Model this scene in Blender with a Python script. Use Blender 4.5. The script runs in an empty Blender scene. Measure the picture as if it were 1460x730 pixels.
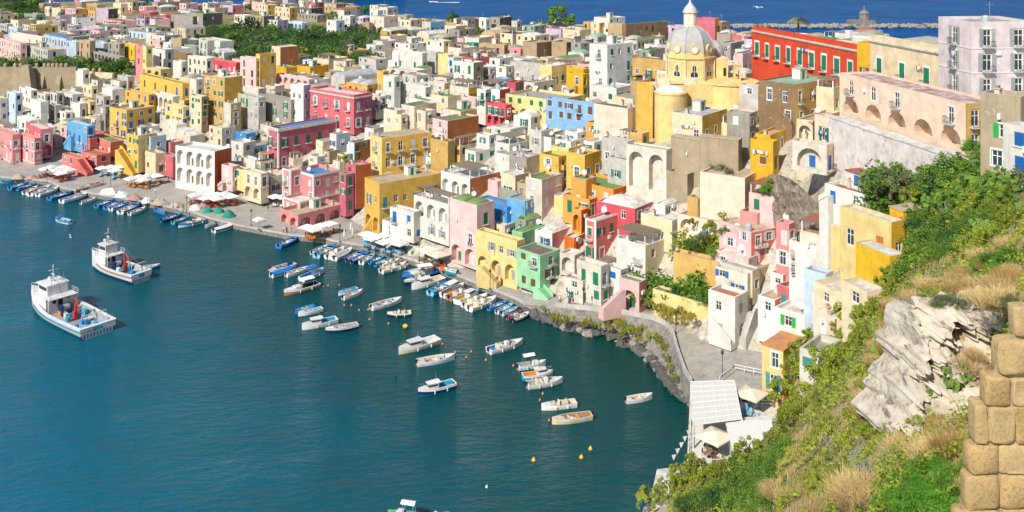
import bpy, math, random, bisect
from mathutils import Vector, Matrix, noise
from mathutils.geometry import tessellate_polygon
rnd = random.Random(7)
R_ = math.radians
F, YH, CH = 1400.0, -100.0, 76.0        # focal length in photo pixels, horizon row, eye height above the sea
S = bpy.context.scene
COL = S.collection
# ------------------------------------------------------------------ camera, light
cam = bpy.data.cameras.new('camera'); camo = bpy.data.objects.new('camera', cam); COL.objects.link(camo)
cam.sensor_width = 36; cam.lens = F/1460*36; cam.shift_y = -(365-YH)/1460
cam.clip_start = .5; cam.clip_end = 20000
camo.location = (0, 0, CH); camo.rotation_euler = (R_(90), 0, 0); S.camera = camo
w = bpy.data.worlds.new('World'); S.world = w; w.use_nodes = True
nt = w.node_tree; bg = nt.nodes['Background']
sky = nt.nodes.new('ShaderNodeTexSky'); sky.sky_type = 'NISHITA'; sky.sun_disc = False
SUN_AZ = (-.58, -.815)                    # horizontal direction to the sun
SUN_EL = R_(41)
sky.sun_elevation = SUN_EL; sky.sun_rotation = math.atan2(SUN_AZ[0], SUN_AZ[1]) % (2*math.pi)
sky.air_density = 1.0; sky.dust_density = .4
nt.links.new(sky.outputs[0], bg.inputs[0]); bg.inputs[1].default_value = .11
sl = bpy.data.lights.new('sun', 'SUN'); sl.energy = 4.9; sl.angle = R_(.5); sl.color = (1, .93, .82)
so = bpy.data.objects.new('sun', sl); COL.objects.link(so)
sd = Vector((SUN_AZ[0]*math.cos(SUN_EL), SUN_AZ[1]*math.cos(SUN_EL), math.sin(SUN_EL)))
so.rotation_euler = sd.to_track_quat('Z', 'Y').to_euler(); so.location = (0, 0, 300)
vs = S.view_settings; vs.view_transform = 'Standard'; vs.look = 'None'; vs.gamma = 1; vs.exposure = 0.2; vs.use_curve_mapping = False
S.render.resolution_x, S.render.resolution_y = 1024, 512
S.cycles.max_bounces = 5; S.cycles.diffuse_bounces = 2; S.cycles.glossy_bounces = 3; S.cycles.transmission_bounces = 2

# ------------------------------------------------------------------ placing helpers
def P(px, py, z=0.0):                    # world point at height z seen at a photo pixel
    y = F*(CH-z)/(py-YH); return Vector(((px-730)/F*y, y, z))
def PY(px, py, y): return Vector(((px-730)/F*y, y, CH-(py-YH)*y/F))

# terrain profile columns: px -> (py, z) going away from the eye
TC = {
 -300: [(262,1.4),(240,1.5),(134,9),(96,17.6),(70,20),(30,22),(0,24)],
 0:   [(262,1.4),(240,1.5),(134,9),(96,17.6),(70,20),(30,22),(0,24)],
 250: [(300,1.4),(285,1.5),(240,4),(180,12),(120,20),(80,22),(30,22),(0,24)],
 480: [(345,1.4),(328,1.5),(280,5),(220,12),(170,18),(120,22),(90,22),(60,22),(25,20),(5,17)],
 700: [(415,1.4),(400,1.5),(330,8),(270,14),(210,20),(160,24),(110,26),(70,26),(40,22)],
 830: [(440,2.5),(428,3.2),(360,10),(290,17),(230,22),(170,26),(120,28),(80,28),(50,26)],
 950: [(730,13),(690,6),(640,1.2),(560,1.2),(470,4),(455,4.5),(400,8.5),(330,16),(300,19),(240,25),(190,30),(130,32),(80,32),(50,30)],
 1060:[(730,24),(655,8),(640,3.5),(600,3),(540,4.2),(500,4.5),(440,10),(370,16),(310,21.5),(250,28),(200,33),(140,37),(90,38),(60,37)],
}
TY = {  # px -> (py, y)
 1110:[(730,60),(650,84),(605,112),(570,152),(530,158),(480,165),(450,170),(380,176),(300,182),(250,187),(200,197),(140,222),(90,270),(60,330)],
 1180:[(730,50),(600,78),(540,98),(500,135),(470,146),(400,155),(330,160),(280,163),(240,168),(200,178),(140,200),(90,240),(60,300)],
 1250:[(730,38),(600,58),(500,78),(440,98),(410,132),(385,143),(330,147),(280,150),(240,154),(200,162),(130,178),(90,200),(60,260)],
 1330:[(730,28),(612,50),(600,52),(430,56.5),(400,78),(350,100),(310,125),(280,138),(240,146),(200,152),(130,172),(90,190),(50,260)],
 1400:[(730,20),(606,44),(594,50.5),(425,55.5),(380,70),(330,88),(290,108),(250,130),(200,145),(150,155),(100,170),(50,240)],
 1460:[(730,12),(600,25),(450,42),(350,62),(290,85),(250,105),(200,125),(140,150),(100,165),(50,230)],
 1800:[(730,10),(600,20),(450,35),(350,55),(290,75),(250,95),(200,120),(140,150),(100,165),(50,230)],
}
for k, v in TC.items(): TY[k] = [(py, F*(CH-z)/(py-YH)) for py, z in v]
CK = sorted(TY)
for k in CK:
    ys = [y for _, y in TY[k]]
    for a, b in zip(ys, ys[1:]):
        if b <= a: print('non monotonic column', k, [round(q) for q in ys]); break
def lerp_tab(tab, v):                    # tab sorted by v
    if v <= tab[0][0]: return tab[0][1]
    if v >= tab[-1][0]: return tab[-1][1]
    i = bisect.bisect_left(tab, (v, -1e9)); a, b = tab[i-1], tab[i]
    if b[0] == a[0]: return b[1]
    t = (v-a[0])/(b[0]-a[0]); return a[1]+(b[1]-a[1])*t
TAB_PY = {k: sorted((py, y) for py, y in TY[k]) for k in CK}
TAB_Y = {k: sorted((y, py) for py, y in TY[k]) for k in CK}
def cols(px):
    px = max(CK[0], min(CK[-1], px))
    i = min(max(bisect.bisect_left(CK, px), 1), len(CK)-1)
    a, b = CK[i-1], CK[i]; return a, b, (px-a)/(b-a)
def D(px, py):                           # distance of the hillside seen at a pixel
    a, b, t = cols(px); return lerp_tab(TAB_PY[a], py)*(1-t)+lerp_tab(TAB_PY[b], py)*t
def zcol(k, y):
    tab = TAB_Y[k]
    if y < tab[0][0]:
        z0 = CH-(tab[0][1]-YH)*tab[0][0]/F; return z0
    if y > tab[-1][0]:
        z0 = CH-(tab[-1][1]-YH)*tab[-1][0]/F; d = y-tab[-1][0]
        return z0-max(0, d-25)*.45
    return CH-(lerp_tab(tab, y)-YH)*y/F
def ZT(x, y):                            # nominal hillside height
    px = 730+x/max(y, 1)*F
    a, b, t = cols(px); return max(-6, zcol(a, y)*(1-t)+zcol(b, y)*t)

# ------------------------------------------------------------------ materials
def srgb(r, g, b):
    f = lambda c: c/12.92 if c <= .04045 else ((c+.055)/1.055)**2.4
    return (f(r/255), f(g/255), f(b/255), 1)
MATS = {}
def newmat(name):
    m = bpy.data.materials.new(name); m.use_nodes = True; t = m.node_tree
    b = t.nodes['Principled BSDF']; return m, t, b
def nd(t, typ, **kw):
    n = t.nodes.new(typ)
    for k, v in kw.items():
        if k.startswith('i_'): n.inputs[k[2:].replace('_', ' ')].default_value = v
        else: setattr(n, k, v)
    return n
def noise_n(t, vec, scale, detail=4, rough=.6, w=None):
    n = nd(t, 'ShaderNodeTexNoise'); n.inputs['Scale'].default_value = scale; n.inputs['Detail'].default_value = detail
    n.inputs['Roughness'].default_value = rough
    if w is not None: n.noise_dimensions = '4D'; t.links.new(w, n.inputs['W'])
    t.links.new(vec, n.inputs['Vector']); return n.outputs['Fac']
def ramp(t, fac, stops):
    r = nd(t, 'ShaderNodeValToRGB'); e = r.color_ramp.elements
    while len(e) < len(stops): e.new(.5)
    for el, (p, c) in zip(e, stops): el.position = p; el.color = c if len(c) == 4 else (*c, 1)
    t.links.new(fac, r.inputs[0]); return r.outputs[0]
def mix(t, fac, a, b, mode='MIX'):
    m = nd(t, 'ShaderNodeMix', data_type='RGBA', blend_type=mode)
    for sock, v in ((m.inputs[0], fac), (m.inputs[6], a), (m.inputs[7], b)):
        if isinstance(v, (int, float)): sock.default_value = v
        elif isinstance(v, (tuple, list)): sock.default_value = v
        else: t.links.new(v, sock)
    return m.outputs[2]
def bump(t, b, h, dist=.05, strength=.5):
    n = nd(t, 'ShaderNodeBump'); n.inputs['Distance'].default_value = dist; n.inputs['Strength'].default_value = strength
    t.links.new(h, n.inputs['Height']); t.links.new(n.outputs[0], b.inputs['Normal'])
def sc(c, k): return (c[0]*k, c[1]*k, c[2]*k, 1)
def plaster(name, c, wear=.5, under=None):
    """lime render: soft blotches, rain streaks from the parapet, patches where the coat has come off"""
    if name in MATS: return MATS[name]
    m, t, b = newmat(name)
    tc = nd(t, 'ShaderNodeTexCoord'); oi = nd(t, 'ShaderNodeObjectInfo')
    wv = nd(t, 'ShaderNodeMath', operation='MULTIPLY'); wv.inputs[1].default_value = 37; t.links.new(oi.outputs['Random'], wv.inputs[0]); wv = wv.outputs[0]
    v = tc.outputs['Object']
    mp = nd(t, 'ShaderNodeMapping'); mp.inputs['Scale'].default_value = (2.2, 2.2, .16); t.links.new(v, mp.inputs[0])
    blot = noise_n(t, v, .45, 6, .65, wv); streak = noise_n(t, mp.outputs[0], 1, 5, .6, wv); fine = noise_n(t, v, 6, 3, .6, wv)
    under = under or (.42, .37, .30, 1)
    x = mix(t, ramp(t, blot, [(.38, (0, 0, 0)), (.66, (1, 1, 1))]), sc(c, 1.05), sc(c, .76))
    sf = nd(t, 'ShaderNodeMath', operation='MULTIPLY'); t.links.new(ramp(t, streak, [(.52, (0, 0, 0)), (.74, (1, 1, 1))]), sf.inputs[0]); sf.inputs[1].default_value = .55*wear+.12
    x = mix(t, sf.outputs[0], x, (c[0]*.45+.03, c[1]*.45+.03, c[2]*.45+.025, 1))
    pf = ramp(t, noise_n(t, v, .9, 8, .7, wv), [(.70-.16*wear, (0, 0, 0)), (.74-.14*wear, (1, 1, 1))])
    pf2 = nd(t, 'ShaderNodeMath', operation='MULTIPLY'); t.links.new(pf, pf2.inputs[0]); pf2.inputs[1].default_value = .25+.6*wear
    x = mix(t, pf2.outputs[0], x, under)
    x = mix(t, fine, x, sc(c, .9), 'MULTIPLY') if False else mix(t, .12, x, fine, 'OVERLAY')
    hv = nd(t, 'ShaderNodeHueSaturation'); mr = nd(t, 'ShaderNodeMapRange'); mr.inputs['To Min'].default_value = .9; mr.inputs['To Max'].default_value = 1.08
    t.links.new(oi.outputs['Random'], mr.inputs[0]); t.links.new(mr.outputs[0], hv.inputs['Value']); t.links.new(x, hv.inputs['Color'])
    t.links.new(hv.outputs[0], b.inputs['Base Color'])
    b.inputs['Roughness'].default_value = .88; b.inputs['Specular IOR Level'].default_value = .2
    bump(t, b, noise_n(t, v, 3, 5, .7), .06, .5)
    MATS[name] = m; return m
def plain(name, c, rough=.6, metal=0, var=.25, scale=3, spec=.4):
    if name in MATS: return MATS[name]
    m, t, b = newmat(name); tc = nd(t, 'ShaderNodeTexCoord'); oi = nd(t, 'ShaderNodeObjectInfo')
    f = noise_n(t, tc.outputs['Object'], scale, 5, .65)
    x = mix(t, ramp(t, f, [(.35, (0, 0, 0)), (.7, (1, 1, 1))]), sc(c, 1+var*.2), sc(c, 1-var))
    hv = nd(t, 'ShaderNodeHueSaturation'); mr = nd(t, 'ShaderNodeMapRange'); mr.inputs['To Min'].default_value = .85; mr.inputs['To Max'].default_value = 1.1
    t.links.new(oi.outputs['Random'], mr.inputs[0]); t.links.new(mr.outputs[0], hv.inputs['Value']); t.links.new(x, hv.inputs['Color'])
    t.links.new(hv.outputs[0], b.inputs['Base Color'])
    b.inputs['Roughness'].default_value = rough; b.inputs['Metallic'].default_value = metal; b.inputs['Specular IOR Level'].default_value = spec
    MATS[name] = m; return m
PAL = {  # wall paints (as seen in sun, sRGB) -> albedo
 'white': (232,228,218), 'mottle': (238,228,222), 'palelilac': (233,220,220), 'blush': (247,218,192), 'cream': (236,216,180), 'peach': (243,218,196), 'yellow': (234,188,92), 'paleyel': (236,210,142), 'ochre': (212,174,104),
 'orange': (238,166,84), 'vorange': (234,112,36), 'pink': (234,150,148), 'salmon': (232,128,118), 'palepink': (236,196,192), 'magenta': (204,112,128),
 'crimson': (222,92,104), 'red': (226,84,56), 'rose': (216,112,118), 'blue': (142,186,228), 'paleblue': (198,216,230), 'bright': (70,146,214), 'mint': (160,214,168),
 'gray': (168,162,150), 'tan': (190,166,130), 'brown': (142,116,86), 'brick': (184,118,74), 'lilac': (206,186,206), 'violet': (176,120,176), 'teal': (60,176,168),
 'dark': (110,104,98), 'stone': (176,160,132), 'golden': (234,180,54), 'offw': (222,214,198), 'grayw': (204,200,192), 'azure': (112,178,222), 'rust': (196,104,62), 'deepyel': (236,190,50), 'greengray': (150,168,150)}
WORDS = {'white':'white','mottle':'whitewashed','palelilac':'pale lilac','blush':'pale peach','cream':'cream','peach':'peach','yellow':'yellow','paleyel':'pale yellow','ochre':'ochre','orange':'orange','vorange':'vivid orange','pink':'pink','salmon':'salmon pink',
 'palepink':'pale pink','magenta':'dark pink','crimson':'crimson','red':'red','rose':'rose red','blue':'light blue','paleblue':'pale blue','bright':'bright blue','mint':'mint green','gray':'grey weathered',
 'tan':'tan','brown':'brown','brick':'brick coloured','lilac':'lilac','violet':'violet','teal':'turquoise','dark':'dark grey','stone':'bare stone','golden':'golden yellow','offw':'off white','grayw':'greyish white','azure':'sky blue','rust':'rust coloured','deepyel':'deep yellow','greengray':'green grey'}
WEAR = {'mottle': 1.0, 'palelilac': .4, 'blush': .4, 'peach': .42, 'gray': .9, 'tan': .8, 'brown': .9, 'brick': .8, 'ochre': .8, 'dark': .7, 'stone': .9, 'offw': .8, 'grayw': .85, 'rust': .7, 'white': .35, 'greengray': .7, 'palepink': .5, 'cream': .5}
def wallmat(c):
    r = srgb(*PAL[c]); k = .86
    return plaster('plaster_'+WORDS[c].replace(' ', '_'), (r[0]*k, r[1]*k, r[2]*k, 1), WEAR.get(c, .62), (.30, .26, .21, 1) if c in ('brown', 'dark') else ((.50, .42, .40, 1) if c == 'mottle' else None))
M_frame = plain('white_paint', (.74, .74, .72, 1), .5, var=.1)
M_glass, t_, b_ = newmat('window_glass'); b_.inputs['Base Color'].default_value = (.035, .045, .055, 1); b_.inputs['Roughness'].default_value = .12; b_.inputs['Specular IOR Level'].default_value = .7
M_dark = plain('dark_interior', (.03, .027, .024, 1), .9)
SH = {'g': ('green', (.01, .19, .10, 1)), 'b': ('blue', (.02, .14, .45, 1)), 'w': ('white', (.66, .68, .66, 1)), 'd': ('brown', (.16, .09, .05, 1)), 'c': ('blue green', (.04, .26, .28, 1)),
      'v': ('bright green', (.03, .42, .07, 1)), 'o': ('orange brown', (.55, .18, .05, 1)), 'y': ('grey', (.34, .36, .36, 1))}
M_sh = {k: plain('shutter_paint_'+v[0].replace(' ', '_'), v[1], .55, var=.2, scale=8) for k, v in SH.items()}
ROOF = {'w': ('white', (.66, .65, .62, 1)), 'g': ('grey', (.34, .33, .31, 1)), 'n': ('green', (.13, .24, .075, 1)), 't': ('terracotta', (.40, .15, .08, 1)), 'o': ('orange tile', (.58, .25, .10, 1)),
        'b': ('blue', (.05, .22, .50, 1)), 'r': ('dark red', (.30, .07, .05, 1)), 'c': ('sand coloured', (.50, .40, .28, 1)), 's': ('silver', (.45, .47, .5, 1)), 'k': ('dark brown', (.13, .10, .08, 1)), 'l': ('pale green', (.30, .46, .34, 1)), 'm': ('mottled red', (.34, .16, .14, 1))}
def roofmat(k):
    nme, c = ROOF[k]; key = 'roof_'+nme.replace(' ', '_')
    if key in MATS: return MATS[key]
    m, t, b = newmat(key); tc = nd(t, 'ShaderNodeTexCoord'); v = tc.outputs['Object']; oi = nd(t, 'ShaderNodeObjectInfo')
    f = noise_n(t, v, .55, 7, .7, None); f2 = noise_n(t, v, 2.6, 6, .7)
    other = {'m': (.62, .56, .52, 1), 'n': (.24, .24, .13, 1)}.get(k, (.20, .17, .13, 1))
    x = mix(t, ramp(t, f, [(.42, (0, 0, 0)), (.62, (.55,)*3 if k != 'm' else (1, 1, 1))]), c, other)
    x = mix(t, ramp(t, f2, [(.5, (0, 0, 0)), (.75, (.5, .5, .5))]), x, (.6, .57, .52, 1) if k in 'grk' else sc(c, .6))
    t.links.new(x, b.inputs['Base Color']); b.inputs['Roughness'].default_value = .85; b.inputs['Specular IOR Level'].default_value = .2
    bump(t, b, f2, .05, .5); MATS[key] = m; return m
M_metal = plain('dark_metal', (.10, .10, .10, 1), .45, .6); M_galv = plain('galvanised_metal', (.5, .5, .5, 1), .4, .5)
M_wood = plain('weathered_wood', (.20, .14, .09, 1), .8, var=.4, scale=6); M_reed = plain('reed_matting', (.24, .19, .13, 1), .95, var=.5, scale=5)
M_terr = plain('terracotta', (.50, .22, .12, 1), .85, var=.35)
M_canvas = plain('white_canvas', (.74, .73, .70, 1), .8, var=.12)
M_stone = plaster('rough_stone_wall', (.36, .32, .26, 1), .8, (.22, .19, .15, 1))

# ------------------------------------------------------------------ meshes
class MB:
    def __init__(s): s.v = []; s.f = []; s.m = []; s.mats = []
    def mi(s, mat):
        if mat not in s.mats: s.mats.append(mat)
        return s.mats.index(mat)
    def add(s, vs, fs, mat, M=None):
        o = len(s.v); i = s.mi(mat)
        s.v += [tuple(M @ Vector(v)) for v in vs] if M else [tuple(v) for v in vs]
        for f in fs: s.f.append(tuple(o+k for k in f)); s.m.append(i)
    def quad(s, a, b, c, d, mat, M=None): s.add([a, b, c, d], [(0, 1, 2, 3)], mat, M)
    def box(s, x0, x1, y0, y1, z0, z1, mat, M=None):
        v = [(x, y, z) for z in (z0, z1) for y in (y0, y1) for x in (x0, x1)]
        s.add(v, [(0, 2, 3, 1), (4, 5, 7, 6), (0, 1, 5, 4), (2, 6, 7, 3), (0, 4, 6, 2), (1, 3, 7, 5)], mat, M)
    def prism(s, poly, z0, z1, mat, M=None, top=True):
        n = len(poly); z0s = z0 if isinstance(z0, list) else [z0]*n; z1s = z1 if isinstance(z1, list) else [z1]*n
        v = [(p[0], p[1], z0s[i]) for i, p in enumerate(poly)]+[(p[0], p[1], z1s[i]) for i, p in enumerate(poly)]
        fs = [(i, (i+1) % n, n+(i+1) % n, n+i) for i in range(n)]
        if top:
            tr = tessellate_polygon([[Vector((p[0], p[1], 0)) for p in poly]])
            for a in tr:
                p0, p1, p2 = (Vector(poly[k][:2]) for k in a)
                if (p1-p0).cross(p2-p0) < 0: a = (a[0], a[2], a[1])
                fs.append(tuple(n+k for k in a))
        s.add(v, fs, mat, M)
    def lathe(s, prof, n, mat, M=None, a0=0, a1=2*math.pi, off=0):
        full = abs(a1-a0-2*math.pi) < 1e-6; m = n if full else n+1
        v = []
        for r, z in prof:
            for k in range(m):
                a = a0+(a1-a0)*k/n+off; v.append((r*math.cos(a), r*math.sin(a), z))
        fs = []
        for j in range(len(prof)-1):
            for k in range(n):
                k2 = (k+1) % m if full else k+1
                fs.append((j*m+k, j*m+k2, (j+1)*m+k2, (j+1)*m+k))
        s.add(v, fs, mat, M)
    def tube(s, pts, r, mat, n=5, M=None):
        pts = [Vector(p) for p in pts]; rs = r if isinstance(r, list) else [r]*len(pts); v = []
        for i, p in enumerate(pts):
            d = (pts[min(i+1, len(pts)-1)]-pts[max(i-1, 0)])
            if d.length < 1e-6: d = Vector((0, 0, 1))
            d.normalize(); u = d.orthogonal().normalized(); w_ = d.cross(u)
            v += [tuple(p+(u*math.cos(2*math.pi*k/n)+w_*math.sin(2*math.pi*k/n))*rs[i]) for k in range(n)]
        fs = [(i*n+k, i*n+(k+1) % n, (i+1)*n+(k+1) % n, (i+1)*n+k) for i in range(len(pts)-1) for k in range(n)]
        fs += [tuple(range(n-1, -1, -1)), tuple((len(pts)-1)*n+k for k in range(n))]
        s.add(v, fs, mat, M)
    def mesh(s, name, smooth=False):
        me = bpy.data.meshes.new(name); me.from_pydata(s.v, [], s.f)
        for m in s.mats: me.materials.append(m)
        me.polygons.foreach_set('material_index', s.m)
        if smooth: me.polygons.foreach_set('use_smooth', [True]*len(s.f))
        me.update(); return me
    def build(s, name, parent=None, smooth=False, **kw):
        return link(name, s.mesh(name, smooth), parent, **kw)
def link(name, me, parent=None, loc=None, rz=None, scale=None):
    o = bpy.data.objects.new(name, me); COL.objects.link(o)
    if parent: o.parent = parent
    if loc is not None: o.location = loc
    if rz is not None: o.rotation_euler = (0, 0, rz)
    if scale is not None: o.scale = scale
    return o
def tag(o, label=None, cat=None, group=None, kind=None):
    if label: o['label'] = label
    if cat: o['category'] = cat
    if group: o['group'] = group
    if kind: o['kind'] = kind
    return o
def empty(name, loc, rz=0): 
    o = link(name, None); o.location = loc; o.rotation_euler = (0, 0, rz); return o
CH_ = {}
def register_children(root):
    CH_[root] = [c for c in root.children_recursive if c.parent == root]
def copy_tree(o, parent=None, kids=None):
    c = o.copy(); COL.objects.link(c)
    if parent: c.parent = parent
    for ch in (kids if kids is not None else list(o.children)): copy_tree(ch, c)
    return c
LABELLED = []     # (object, base label, px, py) whose labels are made unique at the end
# ------------------------------------------------------------------ houses
CROP = {'A': (0,0,4.057), 'B': (0,150,4.057), 'C': (270,0,4.057), 'D': (270,150,4.057), 'E': (540,0,4.057), 'F': (540,150,4.057), 'G': (810,0,4.057), 'H': (810,150,4.057),
        'I': (1080,0,3.318), 'J': (1080,180,3.318), 'K': (560,300,4.057), 'L': (830,300,4.057), 'M': (340,300,4.057), 'N': (860,460,2.703), 'O': (1100,360,1.972), 'P': (0,320,4.057), 'Q': (1040,300,4.055), 'R': (380,200,5.217), 'Z': (0,0,1), 'U': (960,180,6.083)}
WIN = {}
def box_frame(mb, x0, x1, z0, z1, y0, y1, wd, mat):
    mb.box(x0, x0+wd, y0, y1, z0, z1, mat); mb.box(x1-wd, x1, y0, y1, z0, z1, mat)
    mb.box(x0+wd, x1-wd, y0, y1, z1-wd, z1, mat); mb.box(x0+wd, x1-wd, y0, y1, z0, z0+wd*.8, mat)
def winmesh(kind):
    """unit opening: x -.5..+.5, z 0..1, outside towards -y"""
    if kind in WIN: return WIN[kind]
    g = MB(); g.quad((-.5, .2, 0), (.5, .2, 0), (.5, .2, 1), (-.5, .2, 1), M_glass)
    f = MB(); box_frame(f, -.5, .5, 0, 1, .12, .19, .09, M_frame); f.box(-.035, .035, .125, .185, .07, .91, M_frame); f.box(-.41, -.035, .13, .18, .6, .64, M_frame); f.box(.035, .41, .13, .18, .6, .64, M_frame)
    s = MB(); s.box(-.68, .68, -.12, .0, -.09, -.03, M_frame)
    t = MB(); box_frame(t, -.64, .64, -.02, 1.09, -.035, -.002, .13, M_frame)
    WIN['glass'] = g.mesh('window'); WIN['frame'] = f.mesh('frame'); WIN['sill'] = s.mesh('sill'); WIN['trim'] = t.mesh('surround')
    for k, m in M_sh.items():
        a = MB()
        a.box(-.5, -.01, .03, .08, 0, 1, m); a.box(.01, .5, .03, .08, 0, 1, m)
        for i in range(9): z = .06+i*.105; a.box(-.46, -.05, .0, .03, z, z+.05, m); a.box(.05, .46, .0, .03, z, z+.05, m)
        WIN['closed_'+k] = a.mesh('shutter')
        b = MB(); b.box(-.24, .24, -.03, .03, 0, 1, m)
        for i in range(9): z = .06+i*.105; b.box(-.2, .2, -.055, -.03, z, z+.05, m)
        WIN['leaf_'+k] = b.mesh('shutter')
        d = MB(); d.box(-.5, .5, .05, .12, 0, 1, m); d.box(-.42, -.06, .03, .05, .08, .45, m); d.box(.06, .42, .03, .05, .08, .45, m); d.box(-.42, -.06, .03, .05, .52, .92, m); d.box(.06, .42, .03, .05, .52, .92, m)
        WIN['door_'+k] = d.mesh('door')
    return WIN[kind]
winmesh('glass')
def add_window(root, pos, rz, w_, h_, style, mode, near):
    """mode: closed / open / pane / door"""
    sc_ = (w_, 1, h_)
    if mode == 'door': link('door', winmesh('door_'+style), root, pos, rz, sc_); return
    if mode == 'closed':
        o = link('window', winmesh('closed_'+style), root, pos, rz, sc_)
        if near and h_ > 2.9: link('surround', WIN['trim'], o)
        if near and rnd.random() < .6: link('sill', WIN['sill'], o)
        return
    o = link('window', WIN['glass'], root, pos, rz, sc_)
    if near: link('frame', WIN['frame'], o)
    if near and (rnd.random() < .5): link('surround', WIN['trim'], o)
    if mode == 'open':
        for sx in (-1, 1): link('shutter', winmesh('leaf_'+style), o, (sx*.76, -.05, 0))
def arc_pts(u0, u1, v0, v1, n=7):
    r = (u1-u0)/2; cu = (u0+u1)/2; sp = max(v0+.1, v1-r); k = v1-sp
    return [(u0, v0), (u1, v0)]+[(cu+r*math.cos(math.pi*i/n), sp+k*math.sin(math.pi*i/n)) for i in range(n+1)]
def facade(mb, P0, ud, wd, z0, z1, holes, mat, inner=None):
    """vertical wall panel with real openings; holes: (kind,u0,u1,v0,v1,depth,backmat)"""
    ux, uy = ud; nx, ny = uy, -ux
    T = lambda u, v, d=0: (P0[0]+ux*u-nx*d, P0[1]+uy*u-ny*d, v)
    rings = [[(0, z0), (wd, z0), (wd, z1), (0, z1)]]
    for h in holes:
        rings.append(arc_pts(*h[1:5]) if h[0] == 'a' else [(h[1], h[3]), (h[2], h[3]), (h[2], h[4]), (h[1], h[4])])
    flat = [p for r in rings for p in r]
    tr = tessellate_polygon([[Vector((p[0], p[1], 0)) for p in r] for r in rings])
    fs = []
    for a in tr:
        p = [Vector(flat[k]) for k in a]
        cr = (p[1]-p[0]).cross(p[2]-p[0])
        if abs(cr) < 1e-9: continue
        fs.append(a if cr > 0 else (a[0], a[2], a[1]))
    mb.add([T(*p) for p in flat], fs, mat)
    for h, r in zip(holes, rings[1:]):
        d = h[5]; n = len(r)
        mb.add([T(u, v) for u, v in r]+[T(u, v, d) for u, v in r], [(i, n+i, n+(i+1) % n, (i+1) % n) for i in range(n)], inner or mat)
        if h[6] is not None: mb.add([T(u, v, d) for u, v in r], [tuple(range(n))], h[6])
RAIL = {}
def railing(w_, h_=1.0, dep=.8, slab=True, solid=None):
    key = (round(w_, 1), round(h_, 1), round(dep, 1), slab, solid.name if solid else 0)
    if key in RAIL: return RAIL[key]
    mb = MB(); x = w_/2
    if slab: mb.box(-x-.05, x+.05, -dep-.04, -.01, -.14, 0, wallmat('grayw'))
    if solid: mb.box(-x, x, -dep, -dep+.12, 0, h_, solid); mb.box(-x, -x+.12, -dep+.12, -.01, 0, h_, solid); mb.box(x-.12, x, -dep+.12, -.01, 0, h_, solid)
    else:
        mb.box(-x, x, -dep, -dep+.05, h_-.06, h_, M_metal); mb.box(-x, -x+.05, -dep+.05, -.01, h_-.06, h_, M_metal); mb.box(x-.05, x, -dep+.05, -.01, h_-.06, h_, M_metal)
        n = max(2, int(w_/.22))
        for i in range(n+1):
            u = -x+.01+(w_-.05)*i/n; mb.box(u, u+.03, -dep+.01, -dep+.04, 0, h_-.06, M_metal)
    RAIL[key] = mb.mesh('balcony'); return RAIL[key]
def make_small():
    out = {}
    m = MB(); m.tube([(0, 0, 0), (0, 0, 3.2)], .035, M_galv, 4)
    for z, l in ((3.1, 1.2), (2.9, .9), (2.6, 1.4)): m.tube([(-l/2, 0, z), (l/2, 0, z)], .02, M_galv, 4)
    m.tube([(0, -.7, 2.75), (0, .7, 2.75)], .02, M_galv, 4); out['antenna'] = m.mesh('antenna')
    m = MB(); m.tube([(0, 0, 0), (0, 0, 1.1)], .04, M_galv, 4)
    M_ = Matrix.Translation((0, 0, 1.3)) @ Matrix.Rotation(R_(60), 4, 'X')
    m.lathe([(0.02, -.12), (.3, -.09), (.55, 0), (.56, .02), (.3, -.06), (0.02, -.09)], 12, M_frame, M_); out['satellite_dish'] = m.mesh('satellite_dish')
    m = MB(); m.box(-.35, .35, -.3, .3, 0, 1.2, wallmat('offw')); m.box(-.45, .45, -.4, .4, 1.2, 1.32, wallmat('grayw')); m.box(-.22, .22, -.18, .18, 1.32, 1.6, M_terr); out['chimney'] = m.mesh('chimney')
    m = MB(); m.lathe([(0.01, 0), (.6, 0), (.62, .1), (.62, 1.1), (.5, 1.3), (.15, 1.4), (0.01, 1.42)], 12, plain('water_tank_plastic', (.42, .46, .5, 1), .5)); out['water_tank'] = m.mesh('water_tank')
    m = MB(); m.box(-.42, .42, -.32, 0, 0, .62, M_frame); m.lathe([(0.01, -.01), (.24, -.01)], 10, M_dark, Matrix.Translation((-.1, -.325, .31)) @ Matrix.Rotation(R_(90), 4, 'X')); out['air_conditioner'] = m.mesh('air_conditioner')
    m = MB(); m.box(-1.2, 1.2, -1, 1, 0, 2.1, wallmat('white')); m.box(-.4, .4, -1.02, -1.0, 0, 1.8, M_sh['g']); m.box(-1.3, 1.3, -1.1, 1.1, 2.1, 2.25, wallmat('grayw')); out['roof_hut'] = m.mesh('roof_hut')
    return out
SM = make_small()
def pillow(mb, x0, x1, y0, y1, z, h, mat, n=8):
    v = []; 
    for j in range(n+1):
        for i in range(n+1):
            a, b = i/n*2-1, j/n*2-1
            v.append((x0+(x1-x0)*i/n, y0+(y1-y0)*j/n, z+h*math.sqrt(max(0, (1-a*a)*(1-b*b)))))
    mb.add(v, [(j*(n+1)+i, j*(n+1)+i+1, (j+1)*(n+1)+i+1, (j+1)*(n+1)+i) for j in range(n) for i in range(n)], mat)
def barrel(mb, x0, x1, y0, y1, z, h, mat, n=8):
    p = [(y0+(y1-y0)*(1-math.cos(math.pi*i/n))/2, z+h*math.sin(math.pi*i/n)) for i in range(n+1)]
    v = [(x0, a, b) for a, b in p]+[(x1, a, b) for a, b in p]; k = n+1
    mb.add(v, [(i, k+i, k+i+1, i+1) for i in range(n)]+[tuple(range(n, -1, -1)), tuple(range(k, 2*k))], mat)
OCC = {}
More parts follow.
